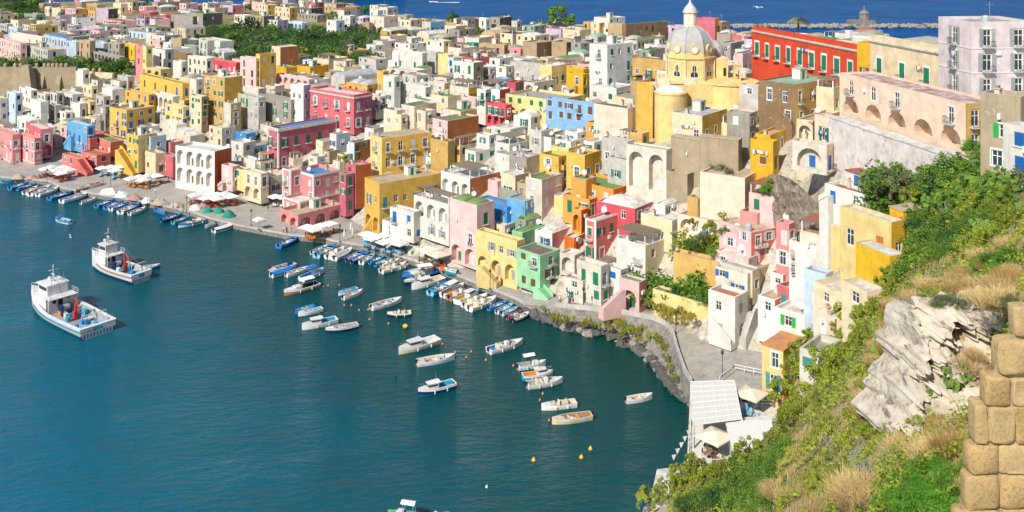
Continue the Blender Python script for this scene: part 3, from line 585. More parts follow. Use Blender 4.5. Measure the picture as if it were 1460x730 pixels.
TABLE = '''
A 215 262 300 145 175 tan
A 225 250 270 20 60 tan
A 262 285 302 40 80 white
A 300 350 385 50 88 paleyel
A 378 436 502 52 105 palepink R=orange
A 430 470 495 0 25 rose
A 500 560 600 26 66 yellow
A 500 552 590 64 108 ochre
A 556 626 682 52 120 lilac R=dark f=blankL
A 655 700 738 22 70 paleyel
A 720 766 808 68 100 crimson
A 808 866 918 70 108 crimson st=w
A 880 912 1040 16 62 brown st=w
A 988 1116 1205 96 168 gray R=dark bd=30 f=blankL
A 1030 1100 1160 64 96 white rf=b
A 1108 1150 1178 28 60 pink
A 1172 1200 1235 18 70 peach
A 140 210 262 84 128 greengray rf=g
A 212 262 296 124 148 peach
A 0 40 75 140 180 grayw rf=s
A 50 100 132 160 208 paleblue rf=w
A 130 190 240 150 180 grayw rf=g
A 390 432 472 146 182 lilac
A 486 580 610 165 218 violet f=blankL
A 578 612 645 152 212 teal
A 598 700 790 124 152 pink rf=t n=1 bd=26
A 300 350 395 120 160 gray rf=w
A 55 243 262 216 268 peach R=tan rf=w n=1 bd=34
A 243 384 392 224 322 blue rf=b f=barrel n=2 bd=26
A -60 118 156 250 345 pink rf=g bd=30
A 97 276 372 290 368 grayw st=g rf=c n=2 bd=30 "white house with dark green shutters and brown roof above castle hedge"
A 384 440 458 242 332 paleblue st=w
A 458 520 546 238 340 tan st=g f=bal
A 546 600 630 252 322 paleblue st=g
A 626 690 712 252 332 gray st=d
A 708 780 792 262 330 deepyel st=g bays=2 n=1 "small bright yellow house with two green shuttered doors"
A 526 690 706 330 378 gray f=arch n=1 st=n rf=g
A 786 822 836 268 430 pink n=3 st=g
A 824 846 858 268 440 paleyel n=3
A 848 956 1006 288 405 white R=grayw st=g bays=2 n=2 "large white house with two green shutters above the yellow arches"
A 842 930 994 402 470 paleyel f=arch n=1 rf=w
A 868 924 945 236 276 palepink
A 944 988 1002 250 290 white f=dome rf=w
A 990 1048 1088 224 294 brown f=blankL
A 1066 1130 1160 268 305 greengray R=grayw rf=l
A 1150 1200 1240 236 335 grayw rf=g
A 1000 1080 1092 310 352 brown n=1 nowin=1
A 1000 1050 1088 356 432 white st=g
A 746 900 1000 196 235 blue R=dark rf=g bd=30 n=1
A 655 720 750 210 244 white
A 820 900 990 160 200 gray rf=n
A 1020 1080 1140 160 200 brown rf=r
A 450 480 515 404 470 white f=blankL
A 680 740 778 444 514 grayw st=d
A 776 1056 1102 484 560 yellow st=b rf=n bays=4 n=1 bd=34 "long yellow house with blue windows below the white house"
A 722 860 894 548 640 yellow R=golden st=b rf=c
A 890 1000 1038 560 642 offw f=arch n=1 rf=w st=b
A 955 1060 1098 620 730 paleyel st=b f=arch
A 1036 1066 1080 580 700 paleyel st=g
B 634 732 896 30 196 yellow R=yellow st=b rf=c n=3 f=bal "big yellow house stepping down to the left quay umbrellas"
A 744 800 832 572 610 teal rf=w n=1 dy=4 name=glass_veranda
B 733 800 905 178 372 yellow R=paleyel st=g rf=w n=3
A 0 60 82 448 512 white
A 20 52 120 490 540 grayw f=barrel rf=w
A -60 0 45 570 705 peach st=b
A 40 90 118 540 700 paleblue st=w n=3
A 112 180 220 524 610 white st=n rf=w
A 180 235 250 590 735 white f=arch n=2 rf=w
A 215 262 296 545 640 offw st=g
A 290 330 346 540 640 grayw st=g n=2
A 345 420 486 548 605 white rf=w
A 282 320 334 610 700 grayw st=g f=arch
A 330 380 400 650 700 white st=d n=1
A 420 462 486 600 680 white st=b
A 470 520 560 590 660 paleyel R=cream
A 480 530 560 500 560 cream st=g rf=w
A 555 600 640 560 690 grayw st=w n=2
A 556 610 640 620 780 gray st=w n=3
A 590 650 720 520 600 white f=dome rf=w
A 640 690 745 470 540 offw rf=n
A 110 150 200 700 760 white f=dome rf=w
B 100 170 240 90 150 white rf=w f=dome
B -60 72 90 172 330 pink st=w n=2 f=bal,band "pink house at the far left end of the quay"
B 82 200 236 192 332 pink st=w n=2 f=band,bal rf=n "pink corner house with white window surrounds on the left quay"
+B 150 236 306 140 300 rose R=pink st=w n=2 f=archR rf=w
B 70 110 132 142 188 paleblue rf=w n=1
B 0 40 74 150 185 offw rf=s
B 350 386 396 120 232 palepink R=pink st=d n=2
B 386 505 516 122 288 azure st=b n=3 rf=w "sky blue house with a small balcony awning beside salmon terraces"
B 360 466 480 308 372 salmon st=b n=1 rf=t "stepped salmon pink house with stairs and roof plants by the quay umbrellas"
+B 474 520 550 194 290 salmon n=2 rf=t
+B 534 640 716 214 300 salmon R=rust n=1 rf=n
+B 470 560 640 290 350 salmon n=1 rf=t
+B 515 600 700 152 190 rose n=1 nowin=1
B 805 872 962 184 350 paleblue st=b n=2 rf=w f=arch "pale blue house with arched door between yellow house and cream stairs"
B 940 1020 1082 118 160 offw f=barrel rf=w n=1 nowin=1
B 955 1100 1185 180 225 offw f=barrel rf=w n=1 nowin=1
B 840 900 960 282 392 cream n=1 rf=c
B 945 985 1062 218 300 pink st=w n=2
B 940 1000 1020 300 395 rose n=1
D -80 146 244 268 482 white R=rust st=d n=2 f=archall,blankR rf=w th=30 bays=4 "white house with two storeys of big arches and a rust side wall"
C 85 130 180 22 60 rose
C 178 250 315 32 74 violet R=pink
C 310 350 405 12 50 pink
C 360 440 515 16 60 pink
C 404 452 508 30 88 paleyel R=yellow
C 494 580 632 44 104 paleyel R=ochre
C 634 700 776 48 82 dark
C 678 730 778 16 76 magenta R=rose
C 780 850 905 22 66 tan
C 904 960 992 38 66 ochre R=tan
C 1044 1090 1152 32 60 peach
C 1044 1090 1122 60 100 white R=paleblue
C 0 78 192 80 172 gray R=dark n=2 bd=24
C 260 320 366 90 122 white
C 364 430 502 94 172 brown R=dark
C 448 510 572 118 176 white R=lilac
C 562 650 692 132 176 paleblue rf=w n=1 f=arch
C 614 740 792 88 116 gray rf=s n=1
C 794 850 898 120 205 white n=2 R=paleblue
C 892 930 968 92 182 white n=2
C 1054 1126 1208 98 196 orange n=2 f=arch rf=o
C 998 1040 1062 132 196 tan
C 58 178 256 240 312 white st=g n=1 rf=w
C 130 200 275 308 350 grayw f=barrel rf=w n=1 nowin=1
C 294 386 392 338 505 palepink R=paleyel st=g n=3 bays=2 f=bal "narrow pale pink house with two green shuttered balconies"
C 384 408 502 314 500 yellow st=w n=3 f=bal
C 476 526 630 274 395 cream R=brick f=blankR,blankL n=2
C 498 560 624 392 444 golden nowin=1
C 618 700 806 388 425 golden nowin=1 bd=30
C 118 270 298 364 432 crimson R=red st=w n=1 rf=w
C -10 100 124 338 452 offw st=g n=2
C 84 204 308 452 705 ochre R=yellow st=g n=4 rf=w f=blankR,hut "tall weathered ochre tower house with bare yellow side"
C 200 240 300 600 740 offw R=ochre st=w n=3
C 0 70 84 560 730 cream R=tan st=g n=4
C 0 40 90 460 560 offw n=2
C 504 690 708 460 512 palepink n=1 f=arch bd=24 rf=w
C 404 588 600 578 692 gray st=g n=2 bays=3 rf=n "grey weathered house with three dark green shutters and green roof"
C 586 660 702 494 690 white R=lilac st=g n=2
C 268 400 412 566 708 grayw st=g n=2 rf=n
C 280 400 445 515 570 offw f=dome rf=w
C 698 952 1058 550 740 rose R=magenta st=w n=2 bays=4 bd=30 f=bal,corn "large rose red house with white balconies behind the dark pink palace"
C 852 900 962 500 545 yellow n=1
C 908 1030 1122 492 560 yellow n=1 rf=s f=dome2 bd=24
C 820 900 1100 450 490 grayw f=barrel rf=s n=1 nowin=1
C 1122 1180 1219 446 580 white st=g n=2
C 1124 1200 1250 640 735 offw st=w n=2
C 830 940 1042 296 322 ochre rf=t n=1 bd=26
C 1024 1076 1134 262 308 white n=1
C 656 690 712 348 388 paleblue n=1
C 980 1080 1150 345 375 grayw rf=c n=1
C 1174 1210 1240 306 400 white n=2
C 1020 1100 1140 560 650 offw st=d n=2
D 454 514 852 138 362 magenta R=magenta st=g n=2 f=corn,trim,bal bays=2 rf=b th=45 bd=26 "dark pink palace with white corners and blue roof deck above the quay"
D 268 330 384 166 212 bright n=1 nowin=1
D 242 312 384 220 350 white st=c n=2 f=bal
D 114 188 270 134 235 cream R=offw st=d n=2
D 296 372 492 240 300 gray R=blue n=1 rf=g
D 186 250 262 356 490 palepink st=w n=2
D 250 314 322 378 492 paleyel st=c n=2 f=bal
D 314 414 425 398 556 cream st=w n=2 f=arch
D 300 380 420 320 400 white n=1 rf=g
D 414 470 542 414 512 palepink R=offw st=d n=2 rf=k
D 384 412 492 330 402 peach n=1 f=pergt,plainroof
Z 399 425 488 306 334 pink R=pink st=w n=1 f=archall th=44 rf=c ph=.9 bd=20 "pink waterfront house with stepped roof terrace and arches at its foot"
+Z 404 427 486 288 307 pink st=w n=1 f=trim,bal th=44 bd=18
+Z 417 447 485 250 290 pink st=w n=2 f=trim th=44 rf=b bd=16 ph=.9
+Z 403 414 430 243 290 pink n=2 f=trim th=44 st=w
D 876 905 915 400 612 magenta n=3
D 904 962 1052 352 572 magenta R=rust st=d n=3 f=blankR rf=c th=50
D 856 890 912 288 362 paleyel n=2
D 812 850 930 170 262 white R=paleblue st=b n=1
D 922 954 1046 218 322 paleblue R=brick st=g n=2 rf=n
D 690 740 800 300 345 offw R=grayw n=1 rf=l
D 780 810 870 268 310 tan rf=l n=1
D 830 870 960 330 380 offw n=1
Z 528 544.5 615 197.5 262 paleyel R=yellow st=w n=3 rf=c th=56 f=bal ph=.25 bays=1 "tall yellow tower house rising above the central quay"
Z 520 541 629 262 334 yellow st=c n=2 th=54 f=arch rf=c "yellow lower house with big outside staircase on the quay"
E 0 50 112 44 84 white
E 108 160 202 88 128 gray
E 250 300 380 128 190 grayw R=blue n=1
E 382 446 512 152 202 paleyel R=ochre n=1
E 514 558 568 108 192 dark R=brown n=2
E 556 620 652 108 192 white st=d n=2
E 648 700 772 102 182 gray R=dark n=2
E 768 800 830 122 170 offw n=1
E 836 900 970 150 212 greengray R=gray n=2
E 896 1000 1148 148 192 tan n=1 bd=30 rf=g
E 1182 1217 1300 130 212 yellow n=2
E 162 210 246 216 256 white
E 94 180 284 256 284 white n=1 bd=24
E 276 376 424 238 282 white R=paleyel n=1
E 318 370 438 216 244 grayw rf=t n=1
E 436 490 545 222 248 palepink R=grayw rf=t
E 512 550 580 250 276 teal n=1
E 578 726 748 262 318 tan n=1 bays=2 st=d "flat tan house with two small windows below the sea terraces"
E 756 820 838 282 326 pink R=rose
E 832 914 1002 248 330 tan R=brown n=1 f=blankL,blankR
E 1000 1086 1150 246 322 tan R=brown n=1 f=blankL
E 902 990 1044 206 244 offw rf=n
E 1078 1130 1172 212 246 white R=gray
E 1112 1170 1230 250 322 gray n=2
E 82 252 262 308 408 white st=g n=1 bays=2 bd=22 "long white house with two green shutters above arched terrace"
E 250 330 348 304 392 grayw f=blankL
E 342 402 420 318 414 paleyel R=yellow st=w n=1 f=bal
E 400 432 445 334 432 paleblue n=2
E 58 220 280 410 452 offw f=arch n=1 rf=w bd=24
E 432 548 606 364 502 white R=tan st=g n=2 f=bal
E 496 560 640 338 368 rose n=1 rf=k
E 600 640 682 392 472 offw R=white n=2
E 640 700 780 340 390 white st=c n=1
E 678 738 782 386 492 white R=tan st=w n=2
E 680 736 745 456 510 blue f=arch n=1 rf=w
E 760 934 945 374 486 grayw st=g n=1 bays=2 rf=n "weathered white house with two green shutters beside yellow doorway"
E 932 1000 1088 382 492 paleyel R=paleyel st=g n=1 rf=w f=dome2
E 1086 1185 1200 390 480 golden st=g n=1 rf=w f=dome
E 1090 1182 1200 430 562 golden st=g n=2
E 742 790 850 478 560 crimson R=tan n=1
E 840 900 1020 480 560 offw f=arch rf=c n=1
E 412 520 572 508 592 offw R=golden n=1 f=perg
E 568 618 630 520 685 white st=g n=3
E 624 735 748 610 735 crimson R=red st=g n=2 bays=3 f=arch rf=w "brick red house with green shutters beside the pale yellow arcade"
E 626 700 760 520 612 white R=crimson st=c n=1 f=bal
E 734 1030 1180 582 705 paleyel R=yellow st=g n=2 f=arch rf=g bd=24 "wide pale yellow house with arcade of tall arches at its foot"
G -130 155 165 606 730 blue st=d n=2 rf=g bd=26 "long light blue house with a dark roof terrace below the church"
E 26 90 98 444 600 white st=g n=2
E 90 270 284 506 590 white n=1 st=w bd=20
E -10 26 34 414 540 yellow n=2
E 284 380 404 482 554 offw R=golden n=1 st=d f=perg
E 130 206 334 616 710 offw R=cream st=g n=1 rf=n
E 34 130 142 664 740 cream n=1
E 212 270 330 644 710 peach R=cream n=1
E 300 400 480 560 620 cream n=1 rf=n
E 372 476 592 646 735 offw R=ochre n=1 rf=n
E 480 560 580 570 640 palepink R=offw n=1 st=y
E 140 220 300 440 500 offw n=1 st=c
E 180 260 330 580 625 white n=1 rf=n
F 312 398 578 92 225 palepink R=brick st=w n=2 rf=n f=bal,blankR th=45 "pale pink house with peeling brick side and green roof"
F 300 400 440 210 372 ochre R=ochre st=w n=2 nowin=1
F 430 470 640 240 310 yellow R=cream n=1 f=perg
F 566 640 665 176 245 white st=c n=1 f=bal
F 650 760 890 140 190 white n=1 rf=w bd=20
F 500 560 700 270 330 white n=1 rf=g
F 672 756 862 228 300 white R=white st=c n=1 f=perg,bal th=46
+F 670 756 885 290 370 white R=brown st=b n=1
F 758 855 932 305 405 gray R=cream n=2 f=blankL,blankR
F 360 528 708 425 550 white R=brick st=n n=1 f=archall,perg,blankR th=46 "white house with arched balconies and brown side under reed pergolas"
Z 590 640 656 292 358 white R=white st=y n=2 f=archtop,perg,bal rf=g th=44 bd=16 "white quay house with arched balcony and long reed pergola"
+Z 588 606 640 281 300 white n=1 f=perg
Z 556 590 600 303 348 white R=white st=b n=2 rf=w
+Z 545 565 590 318 341 white n=1 rf=g
F 100 150 230 530 612 blue R=gray n=1 rf=c f=plainroof
F 780 880 980 70 130 white n=1 rf=w f=dome
F 870 940 1010 150 260 grayw n=1 st=y rf=w
F 930 998 1060 190 255 white st=w n=1
F 930 1040 1110 300 442 yellow st=w n=2 f=sbal rf=n
F 1000 1098 1180 250 300 paleyel n=1 rf=w
F 1100 1194 1240 290 420 yellow R=golden st=g n=1 rf=w
F 1080 1150 1217 160 230 white st=c n=1 rf=w
F 1020 1110 1250 210 270 white st=c n=1 f=bal rf=w
F 708 790 872 408 545 cream R=tan n=1
F 800 940 950 480 565 tan st=w n=1 rf=n bays=3
F 850 944 1062 432 600 offw R=palepink st=w n=2 rf=n
F 700 800 860 500 560 gray n=1 nowin=1 rf=c
Z 641 680 705 293 386 palepink R=palepink st=g n=3 rf=n f=dome2,archbot th=44 bays=2 win=.6 "pale pink house with olive domed roof and outside steps on the quay"
Z 679 737 746 344 405 paleyel R=paleyel st=y n=2 rf=c f=arch th=42 bd=16 "weathered yellow quay building with a tall arch and stone stairs"
+Z 679 720 737 322 345 cream n=1 rf=w
F 562 742 815 590 720 bright st=w n=1 rf=b f=dome "bright blue house with blue domed roof"
F 740 846 990 556 690 azure R=blue st=w n=2 f=plainroof
F 570 610 690 660 735 white R=white n=1 f=plainroof
F 790 850 1010 668 740 greengray R=gray rf=n f=dome n=1
F 1116 1200 1260 432 600 orange rf=n n=1 st=w
H 20 262 402 488 580 orange R=vorange rf=n n=1 st=w bd=20 "orange house with flat green roof above the crimson house"
H -30 124 166 548 650 orange R=vorange rf=n n=1 st=g "orange house with green roof ledge and long window"
H 105 210 272 112 192 orange R=vorange rf=n n=1 st=g "small orange roof house below the blue house"
H 150 345 420 20 170 peach n=1 nowin=1 rf=k
H 195 250 300 190 300 white n=2 st=g f=blankR
H 228 350 372 320 460 grayw st=c n=1 rf=k f=dome
H 90 150 240 215 290 white n=1 rf=w st=c
H -10 96 190 290 430 yellow R=golden st=g n=1 rf=g
H 355 430 470 165 245 ochre n=1
K 716 852 968 262 505 mint R=mint st=d n=3 rf=k th=46 f=bal "mint green house with brown framed windows on the quay"
K 690 750 880 130 262 mint R=mint n=1 rf=n f=dome
K 822 922 1046 135 245 white R=pink st=b n=1 rf=w f=dome "small pink and white house with a white dome and blue shutters"
K 1040 1090 1130 0 130 orange R=vorange f=archall n=1 rf=w
K 1010 1050 1110 160 230 vorange st=w n=1
K 966 1052 1112 262 370 offw n=1 st=w f=arch
K 990 1100 1110 410 550 offw st=g n=2
K 1066 1205 1226 325 555 offw R=grayw st=g n=2 rf=w bd=20 "weathered off white house with green shutters where quay meets the road"
L 134 222 252 345 500 white R=grayw st=b n=2
L 214 330 352 418 590 palepink R=pink st=g n=1 rf=n f=arch,plainroof "small pink house on a brick base beside the road wall"
K 1112 1170 1300 60 300 salmon R=salmon st=g n=2 th=45
L 20 78 212 60 300 salmon R=salmon st=g n=2 f=trim
H 164 388 576 600 700 crimson R=rose rf=w f=dome2 n=1 st=w bd=22 "crimson house with white domed roof above the salmon house"
H 510 560 690 580 660 white rf=w f=dome n=1
L 198 366 522 205 430 white R=cream st=w n=2 f=perg,bal th=46 "tall white house with a roof pergola and cream side wall"
L 340 520 620 60 200 cream R=offw n=2 f=blankL rf=w
H 600 776 920 62 215 cream R=yellow st=w n=1 rf=s bd=24 th=40 "cream annex with grey roof at the foot of the church"
H 595 760 770 205 400 stone n=1 nowin=1 rf=c th=40 ph=0
H 758 985 1000 205 385 stone n=1 nowin=1 rf=c th=30 ph=0
H 568 690 760 400 500 stone n=1 st=k f=plainroof rf=c
H 690 750 765 540 700 ochre nowin=1
G 124 226 372 262 590 white R=white st=g n=4 rf=w f=bal th=46 ph=.3 "tall white house with stacked balconies left of the church"
+G 124 280 378 510 600 white R=white st=g n=1 rf=w f=bal dy=-2
G 364 560 568 356 465 ochre st=g n=1 rf=n bd=22
G 360 410 480 470 560 tan R=yellow n=1
G -10 88 108 400 540 golden st=g n=2
G 90 180 236 132 210 paleyel R=yellow st=y n=2 f=bal
G 150 240 330 105 140 white n=1
G 230 325 335 140 235 tan n=1
G 322 335 582 140 250 brown R=brown n=2 st=w bd=24 f=blankL win=.35 th=55
G 340 400 560 235 290 offw R=cream n=1 rf=n
G 420 470 560 290 350 greengray R=gray n=1 rf=n
G 330 400 440 220 280 grayw f=dome rf=l n=1
G 100 170 240 215 260 grayw f=dome rf=l n=1
G 220 280 345 220 260 grayw f=dome rf=w n=1
G 580 640 680 150 200 lilac rf=r n=1
G 744 850 880 108 235 magenta R=golden n=2 f=blankL
G 850 890 935 130 195 brown R=tan rf=c f=dome n=1
G 860 940 1000 200 250 gray n=1 rf=g
G 880 940 1020 250 320 gray n=1 rf=w
G 960 1010 1105 310 440 palepink n=1 rf=s
G 0 60 135 240 300 gray R=brown n=1
G 0 90 130 310 345 offw rf=l f=barrel n=1
G 990 1100 1115 500 640 grayw n=2 st=w
Z 1082 1134 1194 121 178 brown R=ochre st=w n=2 rf=l bd=18 th=50 mode=pane "tall weathered brown house with pale green roof below the red building"
H 918 1050 1070 50 240 gray R=gray st=w n=2
H 1054 1186 1200 212 380 golden R=yellow st=d n=1
I -10 60 200 640 735 golden R=yellow st=d n=1 rf=c
I 185 262 395 572 690 cream R=ochre n=1 f=arch rf=c
I 270 350 400 560 680 peach R=ochre n=1 rf=g
J 165 328 338 90 215 offw R=cream st=b n=1 f=arch,bal bays=1 rf=t base=34 "cream house with blue arched window on a rock ledge"
J 318 528 600 330 420 white R=offw st=b n=1 rf=r bd=18 th=60
+J 415 510 580 240 300 white st=b n=1 rf=r ph=0 f=plainroof
J -40 100 330 340 420 palepink R=white n=1 f=pergr
J 320 390 402 480 610 paleyel st=o n=1 rf=w
J 392 634 692 455 640 paleyel R=golden st=o n=1 rf=w bd=20 th=62 "pale yellow hillside house with orange doors and white roof terrace"
+J 655 690 792 405 490 golden nowin=1 rf=c ph=0
+J 464 626 640 614 705 deepyel nowin=1 rf=w ph=.1 dy=-3
J 200 320 392 520 640 offw R=white n=1 f=pergr st=w
J 150 240 322 560 700 white st=w n=2 f=bal
Q -60 126 276 128 310 palepink R=salmon st=w n=2 bd=30 rf=c th=62 "pink terraced house with roof staircase on the right slope"
+Q 272 345 352 80 330 pink R=pink st=w n=2 f=sbal bd=14
+Q 60 160 240 20 80 pink R=palepink n=1 rf=c nowin=1
L 796 985 1010 350 500 offw R=cream st=b n=1 f=arch
L 794 900 985 140 250 palepink R=pink st=w n=1 rf=g
Q -80 110 160 280 380 palepink st=w n=1
Q -80 105 250 370 520 offw R=cream st=b n=2 bd=18
Q -90 10 120 520 640 cream st=w n=1 rf=t
Z 1010 1048 1066 424 490 white R=offw st=y n=2 rf=t th=45
Q 165 262 350 520 720 white R=salmon st=v n=2 rf=c th=48 bd=14 "small white and salmon house with bright green shutters on the road"
Q 282 345 430 450 590 rose R=salmon st=c n=1 rf=c th=55 bd=12
Q 248 310 335 375 450 white R=pink st=v n=1 rf=c
Q 262 436 524 610 735 white R=offw st=v n=1 rf=w bd=16
Q 428 556 590 370 585 paleblue R=white st=w n=2 rf=g
Q 345 440 560 255 380 white st=w n=2 f=bal
Q 380 550 560 215 290 white R=cream n=1 f=pergt,plainroof st=b
Q 560 650 700 430 520 offw R=cream n=1 rf=w
Q 650 700 790 500 650 cream R=salmon n=1 st=d
N 612 694 768 110 275 paleyel R=golden st=c n=2 rf=o bd=12 th=42 ph=0 "yellow and orange house with green shutters beside the road end"
Z 1338 1385 1475 31 138 palelilac R=palelilac st=y n=3 th=84 bd=40 f=bal,band rf=g big=1.4 mode=open bays=1 baysR=2 win=1.3 "large pale lilac block with two rows of windows at the upper right"
Z 1238 1339 1345 68 128 cream R=cream st=g n=1 bays=3 th=76 f=corn,bal rf=c bd=30 big=1.5 mode=closed win=1.5 "cream house with three green shuttered balconies beside the lilac block"
Z 1222 1240 1250 62 115 golden n=1 st=d
Z 1049 1222 1230 66 114 red R=red st=g n=1 bays=9 th=74 f=corn,bal rf=c bd=42 win=1.5 big=1.55 mode=closed "long red building with green shutters and a row of balconies"
I 392 985 1165 490 720 blush R=ochre st=w n=2 bays=5 f=arch,bal,plainroof rf=m th=76 bd=36 big=1.2 mode=pane ad=2.4 "long peach house with arched terraces and mottled red roof"
Z 1398 1455 1475 138 245 stone R=stone st=v n=3 th=50 bd=16 "bare stone house with bright green shutters at the right edge"
Z 1430 1475 1500 185 262 white st=b n=2
I 1170 1240 1300 470 600 stone R=offw st=v n=1
Z 998 1062 1092 254 302 peach nowin=1 n=1 rf=c th=34 name=retaining_wall cat=wall "big cream retaining wall below the church annex with shrubs on its edge"
Z 966 1026 1040 318 340 peach n=1 f=arch,plainroof rf=c name=retaining_wall cat=wall "peach terrace wall with low arch above the playground garden"
Z 960 1025 1030 374 398 ochre nowin=1 n=1 f=plainroof rf=c name=retaining_wall cat=wall "ochre stained wall at the back of the playground garden"
Z 918 1011 1014 435 450 paleyel nowin=1 n=1 bd=12 f=plainroof rf=n name=garden_wall cat=wall "long pale yellow garden wall beside the coast road"
Z 893 950 960 214 276 offw n=1 f=archall,blankR,plainroof rf=c th=38 bays=2 ad=1.6 name=arcaded_wall cat=wall "weathered white retaining wall with tall blind arches under the church"
Z 858 895 905 202 240 grayw n=1 f=plainroof rf=c name=retaining_wall cat=wall "greyish wall beside the tall blind arches under the church"
Z 1182 1376 1386 232 262 mottle nowin=1 n=1 f=plainroof rf=w th=76 bd=40 ph=0 y=138 name=retaining_wall cat=wall "long whitewashed rough wall under the arched terraces of the peach house"
Z 1140 1172 1200 505 540 offw st=c n=1 bd=8
Z 1160 1190 1220 455 490 peach st=w n=1 R=salmon bd=8
Z 1160 1200 1250 420 450 cream n=1 rf=w
Z 1200 1236 1262 416 450 cream R=peach n=1 rf=w bd=8 st=w
'''
# ------------------------------------------------------------------ shoreline, terrain, sea
WL = [(-260,258),(0,258),(70,264),(90,274),(150,285),(210,295),(275,309),(300,318),(340,328),(414,342),(463,347),(473,350),(532,360),(562,370),(626,390),(683,413),(737,435),(752,444),(780,462),(830,476),(880,489),(920,507),(945,532),(965,556),(984,573),(986,608),(949,665),(930,697),(918,730),(890,860)]
WLW = [P(a, b) for a, b in WL]
SEA_POLY = [Vector((-700, WLW[0].y, 0))]+WLW+[Vector((0, 70, 0)), Vector((-60, 30, 0)), Vector((-700, 10, 0))]
def in_poly(x, y, poly):
    c = False; j = len(poly)-1
    for i in range(len(poly)):
        a, b = poly[i], poly[j]
        if (a[1] > y) != (b[1] > y) and x < (b[0]-a[0])*(y-a[1])/(b[1]-a[1])+a[0]: c = not c
        j = i
    return c
def wild(px, y):                         # 1 on the open hillside, 0 in the built-up town
    e = lerp_tab([(-300, 0), (900, 0), (960, 125), (1060, 132), (1110, 122), (1180, 120), (1250, 124), (1330, 128), (1400, 118), (1460, 95), (1800, 90)], px)
    return 1.0 if y < e else 0.0
PTAB = [(10, 0)]
def make_terrain():
    pxs = list(range(-300, 1801, 14)); ys = []; y = 5.0
    while y < 1150: ys.append(y); y *= 1.022 if y < 400 else 1.04
    V = []; 
    for yy in ys:
        for px in pxs:
            x = (px-730)/F*yy; z = ZT(x, yy)
            w_ = wild(px, yy)
            if w_: z += (noise.noise(Vector((x*.12, yy*.12, 0)))*1.0+noise.noise(Vector((x*.4, yy*.4, 3)))*.35)*min(1, yy/50)
            else: z -= (3.4 if z < 7 else 2.3) if yy < 420 else 1.5
            if in_poly(x, yy, SEA_POLY): z = -5
            elif z < 1.2 and yy < 330: z = min(z, .9)
            V.append((x, yy, z))
    n = len(pxs); Fs = [(j*n+i, j*n+i+1, (j+1)*n+i+1, (j+1)*n+i) for j in range(len(ys)-1) for i in range(n-1)]
    m, t, b = newmat('hillside_soil'); tc = nd(t, 'ShaderNodeTexCoord'); v = tc.outputs['Object']
    f1 = noise_n(t, v, .11, 8, .7); f2 = noise_n(t, v, 1.6, 6, .7); f3 = noise_n(t, v, .35, 6, .65)
    x = mix(t, ramp(t, f1, [(.42, (0, 0, 0)), (.58, (1, 1, 1))]), (.38, .27, .15, 1), (.16, .16, .06, 1))
    x = mix(t, ramp(t, f3, [(.5, (0, 0, 0)), (.66, (1, 1, 1))]), x, (.09, .13, .035, 1))
    x = mix(t, ramp(t, f2, [(.45, (0, 0, 0)), (.75, (.6, .6, .6))]), x, (.45, .36, .24, 1))
    t.links.new(x, b.inputs['Base Color']); b.inputs['Roughness'].default_value = .95; b.inputs['Specular IOR Level'].default_value = .1
    bump(t, b, f2, .25, .8)
    me = bpy.data.meshes.new('hillside_ground'); me.from_pydata(V, [], Fs); me.materials.append(m)
    me.polygons.foreach_set('use_smooth', [True]*len(Fs)); me.materials.append(plaster('town_ground', (.50, .46, .38, 1), 1.0, (.24, .22, .15, 1)))
    cc = []
    for f_ in Fs:
        p = V[f_[0]]; cc.append(0 if (wild(730+p[0]/p[1]*F, p[1]) or p[1] > 560) else 1)
    me.polygons.foreach_set('material_index', cc); me.update()
    tag(link('hillside_ground', me), kind='structure')
make_terrain()
